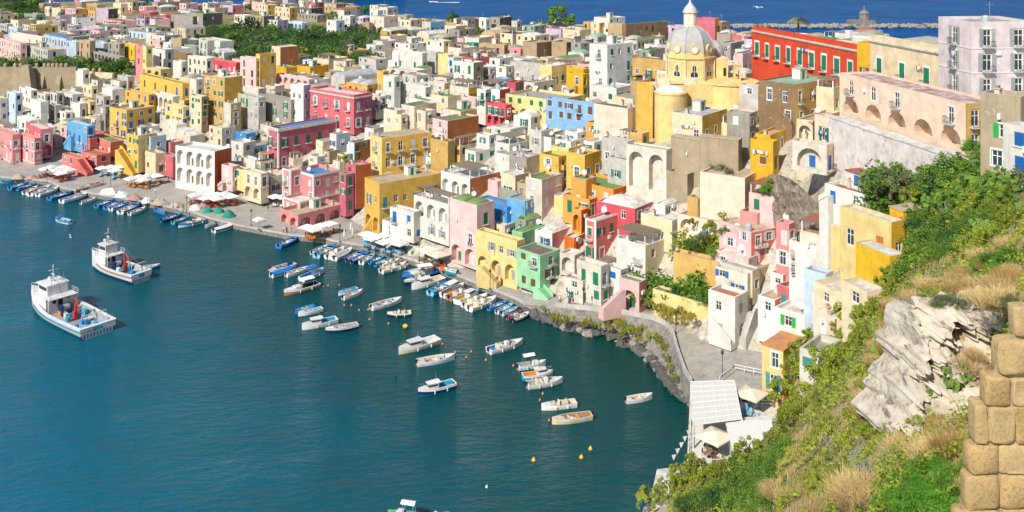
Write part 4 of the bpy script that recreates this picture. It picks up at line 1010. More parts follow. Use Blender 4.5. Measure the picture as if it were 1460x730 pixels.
def sea_mat():
    m, t, b = newmat('sea_water'); tc = nd(t, 'ShaderNodeTexCoord'); v = tc.outputs['Object']
    sx = nd(t, 'ShaderNodeSeparateXYZ'); t.links.new(v, sx.inputs[0])
    # shallow green towards the shore, deep blue away from it (line through the bay parallel to the quay)
    a = nd(t, 'ShaderNodeMath', operation='MULTIPLY'); t.links.new(sx.outputs[0], a.inputs[0]); a.inputs[1].default_value = .62
    bb = nd(t, 'ShaderNodeMath', operation='MULTIPLY'); t.links.new(sx.outputs[1], bb.inputs[0]); bb.inputs[1].default_value = .48
    c = nd(t, 'ShaderNodeMath', operation='ADD'); t.links.new(a.outputs[0], c.inputs[0]); t.links.new(bb.outputs[0], c.inputs[1])
    f1 = noise_n(t, v, .03, 4, .6)
    mm = nd(t, 'ShaderNodeMath', operation='MULTIPLY_ADD'); t.links.new(f1, mm.inputs[0]); mm.inputs[1].default_value = 44; t.links.new(c.outputs[0], mm.inputs[2])
    mr = nd(t, 'ShaderNodeMapRange'); mr.inputs['From Min'].default_value = 44; mr.inputs['From Max'].default_value = 135; t.links.new(mm.outputs[0], mr.inputs[0])
    col = ramp(t, mr.outputs[0], [(0, (.0, .108, .178)), (.45, (.0, .064, .080)), (.8, (.0, .047, .043)), (1, (.01, .055, .032))])
    far = nd(t, 'ShaderNodeMapRange'); far.inputs['From Min'].default_value = 400; far.inputs['From Max'].default_value = 600; t.links.new(sx.outputs[1], far.inputs[0])
    fw = noise_n(t, v, .012, 5, .7)
    deep = mix(t, ramp(t, fw, [(.35, (0, 0, 0)), (.7, (1, 1, 1))]), (.0, .085, .27, 1), (.0, .05, .18, 1))
    x = mix(t, far.outputs[0], col, deep)
    t.links.new(x, b.inputs['Base Color']); b.inputs['Roughness'].default_value = .1; b.inputs['IOR'].default_value = 1.33
    sp = nd(t, 'ShaderNodeMapRange'); sp.inputs['To Min'].default_value = .30; sp.inputs['To Max'].default_value = .10; t.links.new(far.outputs[0], sp.inputs[0])
    mp = nd(t, 'ShaderNodeMapping'); mp.inputs['Rotation'].default_value = (0, 0, R_(-35)); mp.inputs['Scale'].default_value = (1, 2.2, 1); t.links.new(v, mp.inputs[0])
    n1 = noise_n(t, mp.outputs[0], .42, 5, .62); n2 = noise_n(t, mp.outputs[0], .09, 3, .5)
    ad = nd(t, 'ShaderNodeMath', operation='MULTIPLY_ADD'); t.links.new(n2, ad.inputs[0]); ad.inputs[1].default_value = 1.2; t.links.new(n1, ad.inputs[2])
    bp = nd(t, 'ShaderNodeBump'); bp.inputs['Distance'].default_value = .8; bp.inputs['Strength'].default_value = .6; t.links.new(ad.outputs[0], bp.inputs['Height'])
    # body colour and mirror mixed by the view angle; choppy water never becomes a full mirror towards the horizon
    df = nd(t, 'ShaderNodeBsdfDiffuse'); t.links.new(x, df.inputs[0]); gl = nd(t, 'ShaderNodeBsdfGlossy'); gl.inputs['Roughness'].default_value = .12; wr_ = nd(t, 'ShaderNodeMapRange'); wr_.inputs['To Min'].default_value = .02; wr_.inputs['To Max'].default_value = .22; t.links.new(ramp(t, f1, [(.4, (0, 0, 0)), (.6, (1, 1, 1))]), wr_.inputs[0]); t.links.new(wr_.outputs[0], gl.inputs['Roughness'])
    t.links.new(bp.outputs[0], gl.inputs['Normal']); t.links.new(bp.outputs[0], df.inputs['Normal'])
    fr = nd(t, 'ShaderNodeFresnel'); fr.inputs['IOR'].default_value = 1.33; t.links.new(bp.outputs[0], fr.inputs['Normal'])
    cl = nd(t, 'ShaderNodeMath', operation='MINIMUM'); t.links.new(fr.outputs[0], cl.inputs[0]); t.links.new(sp.outputs[0], cl.inputs[1])
    ms = nd(t, 'ShaderNodeMixShader'); t.links.new(cl.outputs[0], ms.inputs[0]); t.links.new(df.outputs[0], ms.inputs[1]); t.links.new(gl.outputs[0], ms.inputs[2])
    t.links.new(ms.outputs[0], t.nodes['Material Output'].inputs[0]); t.nodes.remove(b)
    return m
M_sea = sea_mat()
def make_sea():
    me = bpy.data.meshes.new('sea'); s = 9000
    me.from_pydata([(-s, -200, 0), (s, -200, 0), (s, 15000, 0), (-s, 15000, 0)], [], [(0, 1, 2, 3)]); me.materials.append(M_sea)
    tag(link('sea', me), kind='structure')
make_sea()
# paving
def paving():
    m, t, b = newmat('grey_paving_stones'); tc = nd(t, 'ShaderNodeTexCoord'); v = tc.outputs['Object']
    mp = nd(t, 'ShaderNodeMapping'); mp.inputs['Rotation'].default_value = (0, 0, R_(-40)); t.links.new(v, mp.inputs[0])
    br = nd(t, 'ShaderNodeTexBrick'); br.inputs['Scale'].default_value = 1.0; br.inputs['Brick Width'].default_value = .9; br.inputs['Row Height'].default_value = .55; br.inputs['Mortar Size'].default_value = .02
    br.inputs['Color1'].default_value = (.37, .35, .32, 1); br.inputs['Color2'].default_value = (.28, .27, .25, 1); br.inputs['Mortar'].default_value = (.18, .17, .15, 1)
    t.links.new(mp.outputs[0], br.inputs['Vector'])
    f = noise_n(t, v, .3, 7, .7); x = mix(t, ramp(t, f, [(.4, (0, 0, 0)), (.7, (.7, .7, .7))]), br.outputs[0], (.45, .40, .33, 1))
    f2 = noise_n(t, v, 1.1, 5, .6); x = mix(t, ramp(t, f2, [(.58, (0, 0, 0)), (.72, (.6, .6, .6))]), x, (.14, .13, .12, 1))
    t.links.new(x, b.inputs['Base Color']); b.inputs['Roughness'].default_value = .85; return m
M_pave = paving()
def seawall_mat():
    m, t, b = newmat('dark_sea_wall_stone'); tc = nd(t, 'ShaderNodeTexCoord'); v = tc.outputs['Object']
    vo = nd(t, 'ShaderNodeTexVoronoi'); vo.inputs['Scale'].default_value = 1.5; t.links.new(v, vo.inputs['Vector'])
    f = noise_n(t, v, .8, 6, .7)
    x = mix(t, .6, ramp(t, vo.outputs['Distance'], [(.15, (.30, .28, .25)), (.6, (.13, .12, .11))]), ramp(t, f, [(.3, (.34, .31, .27)), (.7, (.12, .11, .10))]))
    t.links.new(x, b.inputs['Base Color']); b.inputs['Roughness'].default_value = .9; bump(t, b, vo.outputs['Distance'], .12, .8); return m
M_swall = seawall_mat()
def strip_slab(name, outer, inner, z0, topmat, sidemat, kind='structure'):
    """outer, inner: matching lists of 3-D points (top surface); z0: bottom"""
    mb = MB(); n = len(outer)
    v = [tuple(p) for p in outer]+[tuple(p) for p in inner]
    mb.add(v, [(i, i+1, n+i+1, n+i) for i in range(n-1)], topmat)
    w_ = [tuple(p) for p in outer]+[(p[0], p[1], z0) for p in outer]
    mb.add(w_, [(n+i, n+i+1, i+1, i) for i in range(n-1)], sidemat)
    o = mb.build(name); tag(o, kind=kind); return o
def resample(pts, step):
    out = [pts[0]]
    for a, b in zip(pts, pts[1:]):
        L = (b-a).length; k = max(1, int(L/step)); out += [a.lerp(b, i/k) for i in range(1, k+1)]
    return out
QZ = 1.35
qo = [P(a, b, 0) for a, b in WL[:18]]
qo = [Vector((p.x, p.y, QZ)) for p in qo]
qi = []
for i, p in enumerate(qo):
    w_ = lerp_tab([(-400, 40), (-150, 34), (-90, 30), (-40, 24), (0, 22), (40, 20)], p.x)
    d = Vector((.62, .78, 0)); qi.append(Vector((p.x+d.x*w_, p.y+d.y*w_, QZ)))
strip_slab('quay', qo, qi, -2, M_pave, M_swall)
ks = []
mb = MB()
for a, b in zip(qo, qo[1:]):
    d = (b-a).normalized(); nrm = Vector((d.y, -d.x, 0))
    if nrm.y > 0: nrm = -nrm
    for q0, q1, z0, z1 in ((.12, -.35, QZ-.35, QZ+.06),):
        mb.prism([(a.x+nrm.x*q0, a.y+nrm.y*q0), (b.x+nrm.x*q0, b.y+nrm.y*q0), (b.x+nrm.x*q1, b.y+nrm.y*q1), (a.x+nrm.x*q1, a.y+nrm.y*q1)], z0, z1, wallmat('grayw'))
tag(mb.build('quay_kerb'), kind='structure')
# road above the sea wall
RO = [(745,434,1.45),(790,438,2.4),(830,442,3.2),(882,447,3.7),(929,456,4),(948,464,4),(958,477,4),(964,500,4),(975,532,4),(984,546,4),(1012,560,4)]
RI = [(748,418,1.45),(800,421,2.4),(842,424,3.2),(900,430,3.7),(960,436,4),(1000,446,4),(1040,462,4),(1080,480,4),(1110,505,4),(1118,530,4),(1120,560,4)]
ro = [P(*a) for a in RO]; ri = [P(*a) for a in RI]
strip_slab('coast_road', ro, ri, -1, M_pave, M_swall)
SB = [(752,446),(790,458),(832,468),(876,480),(912,496),(934,520),(950,545),(962,562),(980,575),(990,590)]
sb = [P(a, b, .3) for a, b in SB]
mb = MB(); n = len(sb); top = [Vector((p.x, p.y, p.z+.02)) for p in ro[:n]]
ra, rb_ = [], []
for i in range(n-1):
    for k in range(4): t_ = k/4; ra.append(sb[i].lerp(sb[i+1], t_)); rb_.append(top[i].lerp(top[i+1], t_))
ra.append(sb[-1]); rb_.append(top[-1]); n = len(ra)
V = []
for j in range(7):
    for i in range(n):
        p = ra[i].lerp(rb_[i], j/6); q = noise.noise(p*.7)*.35*(j not in (0, 6)); V.append((p.x-q, p.y-q, p.z))
mb.add(V, [(j*n+i, j*n+i+1, (j+1)*n+i+1, (j+1)*n+i) for j in range(6) for i in range(n-1)], M_swall)
mb.add([(p.x, p.y, -2) for p in ra]+[tuple(p) for p in ra], [(i, i+1, n+i+1, n+i) for i in range(n-1)], M_swall)
tag(mb.build('sea_wall'), 'rough dark stone sea wall holding up the road behind the boulders', 'sea wall')
# parapet along the road
mb = MB()
for a, b in zip(ro[1:-1], ro[2:-1]):
    d = (b-a).normalized(); nr = Vector((-d.y, d.x, 0))
    q = [(a.x, a.y), (b.x, b.y), (b.x+nr.x*.35, b.y+nr.y*.35), (a.x+nr.x*.35, a.y+nr.y*.35)]
    mb.prism(q, [a.z-.1, b.z-.1, b.z-.1, a.z-.1], [a.z+.85, b.z+.85, b.z+.85, a.z+.85], wallmat('grayw'))
tag(mb.build('parapet'), 'low grey stone parapet curving along the road edge', 'parapet')
# boulders
def rock_mesh(seed, col):
    import bmesh
    bm = bmesh.new(); bmesh.ops.create_icosphere(bm, subdivisions=2, radius=1)
    r = random.Random(seed); off = Vector((seed*3.1, 0, 0))
    for v in bm.verts:
        d = v.co.normalized(); k = 1+.45*noise.noise(d*1.3+off)+.18*noise.noise(d*3+off); v.co = Vector((d.x*k*1.2, d.y*k, d.z*k*.75))
    me = bpy.data.meshes.new('boulder'); bm.to_mesh(me); bm.free(); me.materials.append(col); return me
M_rock = plain('dark_volcanic_rock', (.11, .105, .10, 1), .8, var=.5, scale=2); M_rock2 = plain('pale_boulder_rock', (.30, .28, .25, 1), .85, var=.4, scale=2)
rocks = [rock_mesh(i, M_rock) for i in range(4)]+[rock_mesh(9, M_rock2), rock_mesh(11, M_rock2)]
wlr = resample([P(a, b, 0) for a, b in WL[17:25]], 1.0); sbr = resample(sb, .9)
k = 0
for i in range(150):
    t_ = rnd.random(); a = wlr[int(t_*(len(wlr)-1))]; b = sbr[int(t_*(len(sbr)-1))]; u = rnd.random()**.8
    p = a.lerp(b, u); s_ = rnd.uniform(.45, 1.15)
    o = link('boulder', rnd.choice(rocks[:4]*2+rocks[4:]), None, (p.x, p.y, .1+u*.6+s_*.1), rnd.uniform(0, 6.3), (s_, s_, s_*rnd.uniform(.7, 1.1)))
    tag(o, 'rough boulder heaped at the foot of the curved sea wall', 'boulder', 'boulders below the sea wall')
# breakwater with its little fort
mb = MB(); a, b = P(1030, 39, 0), P(1400, 39, 0)
mb.prism([(a.x, a.y-5), (b.x, b.y-5), (b.x, b.y+9), (a.x, a.y+9)], -2, 1.6, M_rock2)
rr = random.Random(3)
for i in range(420):
    x = rr.uniform(a.x, b.x); y = a.y+rr.uniform(-7, 8); s_ = rr.uniform(1, 2.2)
    mb.lathe([(0.01, -s_*.6), (s_, -.2*s_), (s_*.8, s_*.5), (0.01, s_*.8)], 6, M_rock2 if rr.random() < .85 else M_rock, Matrix.Translation((x, y, 1.2)) @ Matrix.Rotation(rr.uniform(0, 3), 4, 'Z') @ Matrix.Rotation(rr.uniform(-.4, .4), 4, 'X'))
tag(mb.build('breakwater'), 'long line of pale boulders across the far sea', 'breakwater')
e = empty('harbour_turret', P(1232, 38, 0)); tag(e, 'small dark stone turret with statue standing on the far breakwater', 'turret')
mb = MB(); mb.box(-12, 6, -8, 6, -1, 5.2, M_swall); mb.box(-12, -2, -8, -7, 5.2, 6.4, M_swall); mb.build('base', e)
mb = MB(); mb.lathe([(3.8, 5.2), (3.6, 10), (4.1, 10.2), (4.1, 10.8), (2.2, 12.5), (.6, 13.2), (0.01, 13.3)], 8, M_swall); mb.build('tower', e)
mb = MB(); mb.lathe([(.5, 13.2), (.35, 15), (.5, 15.6), (.2, 16.4), (.01, 16.8)], 8, M_rock2); mb.build('statue', e)
# far headland
def mound(name, cx, cy, rx, ry, h, mat, seed):
    V = []; n, m_ = 40, 14
    for j in range(m_+1):
        for i in range(n):
            a = 2*math.pi*i/n; r = j/m_; k = 1+.25*noise.noise(Vector((math.cos(a)*2+seed, math.sin(a)*2, 0)))
            z = h*(1-r*r)*(1+.4*noise.noise(Vector((math.cos(a)*r*4, math.sin(a)*r*4, seed))))-3*r
            V.append((cx+rx*k*r*math.cos(a), cy+ry*k*r*math.sin(a), z))
    mb = MB(); mb.add(V, [(j*n+i, (j)*n+(i+1) % n, (j+1)*n+(i+1) % n, (j+1)*n+i) for j in range(m_) for i in range(n)][::1], mat)
    o = mb.build(name, smooth=True); tag(o, kind='structure'); return o
M_wood_far = plain('distant_woodland', (.022, .05, .022, 1), .95, var=.6, scale=.05)
mound('headland', -215, 1120, 95, 90, 42, M_wood_far, 2)
# ------------------------------------------------------------------ church
def church():
    k = 1/4.057
    M_y = wallmat('paleyel'); M_w = wallmat('cream'); M_lead = plain('lead_grey_dome', (.47, .46, .44, 1), .5, var=.25, scale=.8, spec=.5)
    px, Y = 984, 238.0
    c = PY(px, 100, Y); gx = c.x
    z = lambda gy: CH-(gy*k-YH)*Y/F
    sc_ = Y/F*k                         # metres per crop pixel
    e = empty('domed_church', (c.x, Y, 28), 0); tag(e, 'pale yellow church with ribbed grey dome and white topped lantern', 'church')
    b = 28
    R = 137*sc_/math.cos(R_(11.25))*1.0; off = R_(22.5)
    mb = MB()
    mb.lathe([(R, z(470)-b), (R, z(330)-b), (R*1.06, z(326)-b), (R*1.06, z(318)-b), (R*.99, z(316)-b), (R*.99, z(292)-b), (0.1, z(292)-b)], 8, M_y, off=off)
    for i in range(8):
        a = off+i*math.pi/4; x, y = R*math.cos(a), R*math.sin(a)
        mb.box(-.28, .28, -.28, .28, z(455)-b, z(331)-b, M_w, Matrix.Translation((x*.985, y*.985, 0)) @ Matrix.Rotation(a, 4, 'Z'))
    mb.build('drum', e)
    for i in range(8):
        a = off+math.pi/8+i*math.pi/4; ap = R*math.cos(math.pi/8)
        rz = a+math.pi/2
        g = MB(); g.box(-.95, .95, -.08, 0, 0, .9, M_w) if False else None
        v = [(-.75, 0), (.75, 0), (.95, .45), (.75, .95), (.42, 1.3), (.45, 2.3), (.25, 2.75), (0, 2.85), (-.25, 2.75), (-.45, 2.3), (-.42, 1.3), (-.75, .95), (-.95, .45)]
        g.add([(p[0]*1.0, -.04, p[1]) for p in v], [tuple(range(len(v)))], M_glass)
        g.add([(p[0]*1.22, -.02, (p[1]-1.4)*1.1+1.4) for p in v], [tuple(range(len(v)))], M_frame)
        g.box(-.04, .04, -.07, -.03, .05, 2.8, M_frame); g.box(-.6, .6, -.07, -.03, 1.25, 1.33, M_frame)
        g.build('window', e).location = (ap*math.cos(a), ap*math.sin(a), z(428)-b); bpy.data.objects[-1] if False else None
        o = e.children[-1] if e.children else None
    for o in [q for q in bpy.data.objects if q.parent == e and q.name.startswith('window')]:
        o.rotation_euler = (0, 0, math.atan2(o.location.y, o.location.x)+math.pi/2)
    # dome
    mb = MB(); prof = []; zb_ = z(292)-b; hh = (292-146)*sc_
    for i in range(13):
        a = i/12*math.pi/2*.93; prof.append((R*.985*math.cos(a)**.92, zb_+hh*math.sin(a)/math.sin(math.pi/2*.93)))
    mb.lathe(prof, 8, M_lead, off=off)
    for i in range(8):
        a = off+i*math.pi/4; mb.tube([(r*1.0*math.cos(a), r*1.0*math.sin(a), zz) for r, zz in prof], .17, M_lead, 6)
    mb.build('dome', e)
    for i in range(8):
        a = off+math.pi/8+i*math.pi/4; ap = R*math.cos(math.pi/8)
        g = MB(); Mx = Matrix.Rotation(a+math.pi/2, 4, 'Z'); T_ = Matrix.Translation((ap*.93*math.cos(a), ap*.93*math.sin(a), zb_+.9)) @ Mx @ Matrix.Rotation(R_(90), 4, 'X')
        g.lathe([(0.01, .5), (.72, .5)], 18, M_frame, T_); g.lathe([(.72, .5), (.74, .62), (1.08, .62), (1.1, -.8)], 18, M_y, T_)
        g.build('round_gable', e)
    zt = zb_+hh
    mb = MB(); r = 38*sc_; mb.lathe([(r*1.15, zt-.5), (r*1.15, zt), (r, zt+.05), (r, zt+70*sc_), (r*1.2, zt+74*sc_), (r*1.2, zt+80*sc_), (.1, zt+80*sc_)], 8, M_w, off=off)
    for i in range(8):
        a = off+math.pi/8+i*math.pi/4; ap = r*math.cos(math.pi/8)
        mb.box(-.32, .32, -.03, 0, zt+.4, zt+60*sc_, M_frame, Matrix.Translation((ap*math.cos(a), ap*math.sin(a), 0)) @ Matrix.Rotation(a+math.pi/2, 4, 'Z'))
    mb.build('lantern', e)
    mb = MB(); z0 = zt+80*sc_
    mb.lathe([(r*1.05, z0), (r*1.0, z0+.5), (r*.75, z0+1.1), (r*.4, z0+1.7), (r*.2, z0+2.2), (.2, z0+2.6), (.28, z0+2.9), (.1, z0+3.2), (.05, z0+4.2), (.01, z0+4.3)], 16, plain('pale_lead', (.6, .61, .63, 1), .5), off=off); mb.build('finial', e, smooth=True)
    # body: nave and transept blocks, world metres relative to the dome centre
    def gp(gx_, gy_, y): p = PY(810+gx_*k, gy_*k, y); return p.x-c.x, y-Y, p.z-b
    mb = MB(); top = z(462)-b
    mb.box(-R-.6, R+4.5, -6.2, 8, -4, top, M_y); mb.box(-R-.9, R+4.8, -6.5, 8.3, top, top+.35, M_w)
    mb.box(-9, -R-.6, -7.5, 3, -4, top-1.2, M_y); mb.box(-9.3, -R-.6, -7.8, 3.3, top-1.2, top-.9, M_w)
    for x0 in (-8.8, -2.6): mb.box(x0, x0+2.6, -8.2, -5.2, -4, top-.2, M_y); mb.prism([(x0-.1, -8.3), (x0+2.7, -8.3), (x0+2.7, -5.1), (x0-.1, -5.1)], top-.2, [top+.1, top+.1, top+1.3, top+1.3], M_w)
    mb.build('nave', e)
    mb = MB(); zc = (670-530)*sc_
    mb.lathe([(6.6, 0), (6.6, zc+4.6), (6.9, zc+4.7), (6.9, zc+5.1), (.1, zc+5.5)], 28, M_y, Matrix.Translation((8.6, -4.2, 1.2)))
    mb.box(-1.4, 4.2, -8.8, -4, 0, zc+6.0, M_y)
    mb.build('chapel', e)
    mb = MB(); ax = (947.3-984)*Y/F; r = 22.8*Y/F*.97; hz = z(500)-b
    mb.lathe([(r, -9), (r, hz), (r*1.04, hz+.02), (r*1.04, hz+.35), (r*.9, hz+.6)], 32, M_y, Matrix.Translation((ax, -9.5, 0)))
    mb.lathe([(r*.9, hz+.6), (r*.75, hz+1.1), (r*.45, hz+1.6), (.01, hz+1.8)], 32, M_frame, Matrix.Translation((ax, -9.5, 0)))
    mb.build('apse', e, smooth=False)
    mb = MB(); gx0, _, gz = gp(440, 480, Y-5); mb.prism([(gx0-1.9, -6), (gx0+1.9, -6), (gx0+1.9, -3), (gx0-1.9, -3)], -6, gz, wallmat('yellow')); mb.build('buttress', e)
    # annex block and bell gable at the right
    mb = MB(); x0, _, zt_ = gp(846, 338, Y); x1 = gp(915, 338, Y)[0]; mb.box(x0, x1, -2, 3, 5, zt_, M_y); mb.box(x0-.15, x1+.15, -2.15, 3.15, zt_, zt_+.25, M_w)
    mb.box((x0+x1)/2+.3, (x0+x1)/2+1, -2.03, -2, zt_-4, zt_-2, M_dark); mb.build('sacristy', e)
    mb = MB(); mb.lathe([(2.6, zt_-2), (2.6, zt_+1.2), (2.2, zt_+2.6), (1.3, zt_+3.6), (.01, zt_+4)], 16, M_lead, Matrix.Translation((x0+.8, 5, 0))); mb.build('small_dome', e)
    bx0, _, bz1 = gp(930, 352, Y-6); bx1, _, bz0 = gp(1013, 525, Y-6)
    mb = MB(); wd = bx1-bx0; h3 = bz1-bz0
    facade(mb, (bx0, -6.6), (1, 0), wd, bz0-4, bz0+h3*.28, [('a', wd*.2, wd*.45, bz0-3, bz0+h3*.2, .8, None), ('a', wd*.6, wd*.85, bz0-3, bz0+h3*.2, .8, None)], M_y)
    facade(mb, (bx0+wd*.3, -6.55), (1, 0), wd*.5, bz0+h3*.28, bz0+h3*.85, [('a', wd*.14, wd*.36, bz0+h3*.4, bz0+h3*.72, .8, None)], M_y)
    mb.box(bx0+wd*.3, bx0+wd*.8, -5.76, -5.7, bz0+h3*.28, bz0+h3*.4, M_y); mb.box(bx0+wd*.3, bx0+wd*.44, -6.54, -5.75, bz0+h3*.28, bz0+h3*.85, M_y); mb.box(bx0+wd*.66, bx0+wd*.8, -6.54, -5.75, bz0+h3*.28, bz0+h3*.85, M_y)
    mb.box(bx0, bx1, -5.8, -5.7, bz0-4, bz0+h3*.28, M_y); mb.box(bx0-.1, bx1+.1, -6.7, -5.65, bz0+h3*.28, bz0+h3*.32, M_w)
    mb.prism([(bx0+wd*.25, -6.7), (bx0+wd*.85, -6.7), (bx0+wd*.85, -5.7), (bx0+wd*.25, -5.7)], bz0+h3*.85, bz0+h3*.92, M_w); mb.lathe([(.5, bz0+h3*.92), (.4, bz1-.3), (.01, bz1+.1)], 8, M_w, Matrix.Translation((bx0+wd*.55, -6.2, 0)))
    mb.build('bell_gable', e)
    for i in range(int(c.x-10), int(c.x+14)):
        for j in range(int(Y-14), int(Y+9)): OCC[(i, j)] = 1
church()
# crenellated castle wall on the left
def castle_wall():
    e = empty('castle_wall', P(0, 118, 15)); o = e.location; tag(e, 'old grey stone wall with rounded merlons above the white houses', 'castle wall')
    mb = MB(); y = 398.0
    a, b = PY(-20, 96, y), PY(108, 98, y); c2 = PY(160, 104, y-8)
    mb.prism([(a.x-o.x, y-o.y), (b.x-o.x, y-o.y), (b.x-o.x, y+2-o.y), (a.x-o.x, y+2-o.y)], a.z-o.z-16, a.z-o.z, wallmat('stone'))
    mb.prism([(b.x-o.x, y-o.y-.1), (c2.x-o.x, y-8-o.y), (c2.x-o.x, y-6-o.y), (b.x-o.x, y+1.8-o.y)], b.z-o.z-15, b.z-o.z-.8, wallmat('cream'))
    t_ = PY(38, 94, y-3); mb.lathe([(7, t_.z-o.z-13), (3, t_.z-o.z-3), (1.9, t_.z-o.z), (1.9, t_.z-o.z+.4), (.1, t_.z-o.z+.5)], 4, wallmat('stone'), Matrix.Translation((t_.x-o.x, y-3-o.y, 0)), off=R_(45))
    for bx_ in (-8, 22, 60, 84): q_ = PY(bx_, 100, y); mb.prism([(q_.x-o.x-1, y-o.y-1.6), (q_.x-o.x+1, y-o.y-1.6), (q_.x-o.x+1, y-o.y-.002), (q_.x-o.x-1, y-o.y-.002)], a.z-o.z-16, [a.z-o.z-7, a.z-o.z-7, a.z-o.z-3, a.z-o.z-3], wallmat('stone'))
    mb.build('wall', e)
    for px in (6, 20, 28, 51, 62, 68, 74, 80, 86, 93, 132, 141):
        p = PY(px, 97 if px < 110 else 104, y-.3 if px < 110 else y-5)
        m_ = MB(); m_.lathe([(.75, -.6), (.75, 1.3), (.55, 1.75), (.01, 1.95)], 8, wallmat('stone')); q = m_.build('merlon', e); q.location = (p.x-o.x, p.y-o.y+1, p.z-o.z)
castle_wall()

def outcrop(name, px0, px1, py0, py1, depth, label, mat, seed):
    a = PY(px0, py1, D(px0, py1)-1); b = PY(px1, py1, D(px1, py1)-1); zt = PY((px0+px1)/2, py0, (a.y+b.y)/2).z; zb = min(a.z, b.z)-3
    V = []; n, m_ = 36, 22
    for j in range(m_+1):
        for i in range(n+1):
            u, v = i/n, j/m_; p = a.lerp(b, u); z = zb+(zt-zb)*min(1, v*1.25)*(1-.3*abs(2*u-1)**3-.22*(1-u))
            back = depth*max(0, (v-.75)/.25)**1.3+depth*.25*v
            q = Vector((p.x, p.y+back, z)); d = noise.noise(q*.22+Vector((seed, 0, 0)))*1.5+noise.noise(q*.6)*1.1+abs(noise.noise(q*1.4))*.8
            V.append((q.x-d*.4, q.y-d, q.z+d*.3))
    mb = MB(); mb.add(V, [(j*(n+1)+i, j*(n+1)+i+1, (j+1)*(n+1)+i+1, (j+1)*(n+1)+i) for j in range(m_) for i in range(n)], mat)
    o = mb.build(name); tag(o, label, 'rock outcrop'); return o
M_tuff = plaster('brown_tuff_rock', (.27, .22, .17, 1), .9, (.12, .10, .08, 1))
outcrop('rock_outcrop', 1104, 1178, 262, 298, 8, 'brown bulging rock under the cream house with blue arched window', M_tuff, 4)
for ln in TABLE.strip().splitlines():
    try: parse(ln)
    except Exception as ex: print('HOUSE FAIL', ln, ex); raise
print('houses', len(HOUSES))
# ------------------------------------------------------------------ smaller cottages and terraces between the named houses
EXC = [(918,118,975,222),(285,22,535,86),(0,-20,56,32),(-40,80,182,114),(1225,215,1480,420),(878,385,1012,452),(1205,380,1500,800),(1130,500,1500,800),(1085,560,1500,800),(735,425,1010,800),(1000,470,1090,600),(1240,150,1500,420),(952,200,1012,300),(300,300,402,345)]
def free(x, y, th, a, b):
    s, c = math.sin(th), math.cos(th)
    for i in range(int(a/1.3)+2):
        for j in range(int(b/1.3)+2):
            u, v = min(a, i*1.3), min(b, j*1.3); X, Y = x+u*s-v*c, y+u*c+v*s
            if (int(X), int(Y)) in OCC or in_poly(X, Y, SEA_POLY): return False
    return True
road_poly = ro+ri[::-1]; quay_poly = qo+[Vector((p.x-2*.62, p.y-2*.78, 0)) for p in qi[::-1]]
CL = {'far': ['white', 'offw', 'grayw', 'gray', 'tan', 'pink', 'paleyel', 'cream', 'peach', 'rose', 'white', 'lilac', 'ochre'], 'left': ['white', 'offw', 'white', 'grayw', 'cream', 'offw', 'paleyel', 'white'],
      'mid': ['white', 'offw', 'cream', 'grayw', 'paleyel', 'white', 'peach', 'palepink', 'cream', 'tan'], 'right': ['cream', 'offw', 'white', 'palepink', 'peach', 'cream', 'white']}
nfill = 0
def fill_pass(W, Dp, step, lo, hi, ymin=8):
    global nfill
    py = 548.0
    while py > ymin:
        px = -70+rnd.uniform(0, step)
        while px < 1240:
            px += step*rnd.uniform(.8, 1.2)
            qx, qy = px, py+rnd.uniform(-3, 3)
            if any(a < qx < c and b < qy < d for a, b, c, d in EXC): continue
            Y = D(qx, qy)
            if Y > (760 if qx < 560 else 600) or wild(qx, Y): continue
            X = (qx-730)/F*Y; k = 1 if Y < 380 else 1.35
            a, b = W*rnd.uniform(.8, 1.35)*k, Dp*rnd.uniform(.8, 1.3)*k
            z = ZT(X, Y)
            if z < 2.0: continue
            if in_poly(X, Y, road_poly) or in_poly(X, Y, quay_poly): continue
            th = R_(42+rnd.uniform(-9, 9))
            if not free(X, Y, th, a, b): continue
            s, c = math.sin(th), math.cos(th)
            zz = max(ZT(X, Y), ZT(X-b*c, Y+b*s), ZT(X+a*s, Y+a*c)); h = rnd.uniform(lo, hi)
            zt = min(z+h, zz+1.6) if Y < 420 else z+h+1
            g = min(ZT(X+i*a*s-j*b*c, Y+i*a*c+j*b*s) for i in (0, 1) for j in (0, 1))-3
            if zt-g < 2.5: zt = g+2.5
            vis = min(zt-g-.5, h+2.4)
            reg = 'far' if qy < 75 else ('left' if qx < 300 else ('mid' if qx < 900 else 'right'))
            kind = 'cottage' if rnd.random() < .60 else 'garden_terrace'
            house(0, 0, 0, 0, 0, rnd.choice(CL[reg]), world=(X, Y, th, a, b, zt, g, vis), name=kind, cat='cottage' if kind == 'cottage' else 'terrace', n=1 if vis < 5 else 2,
                  nowin=(kind != 'cottage' and rnd.random() < .5), rf=rnd.choice('wwgcwgnt'), ph=.9 if kind != 'cottage' else None, f=rnd.choice(('', 'dome', 'arch', 'dome', 'perg', 'barrel', 'bal', '', 'arch', 'barrel')) if kind == 'cottage' else rnd.choice(('plainroof', 'plainroof', 'perg')), win=.9)
            nfill += 1
        py -= step*(.55 if py > 100 else .22)
fill_pass(7.5, 6, 26, 1.2, 4.2)
fill_pass(5.0, 4.0, 18, .8, 3.2, 80)
fill_pass(3.6, 3.2, 12, .3, 2.4, 165)
fill_pass(3.0, 2.8, 9, .3, 1.8, 120)
print('fillers', nfill)
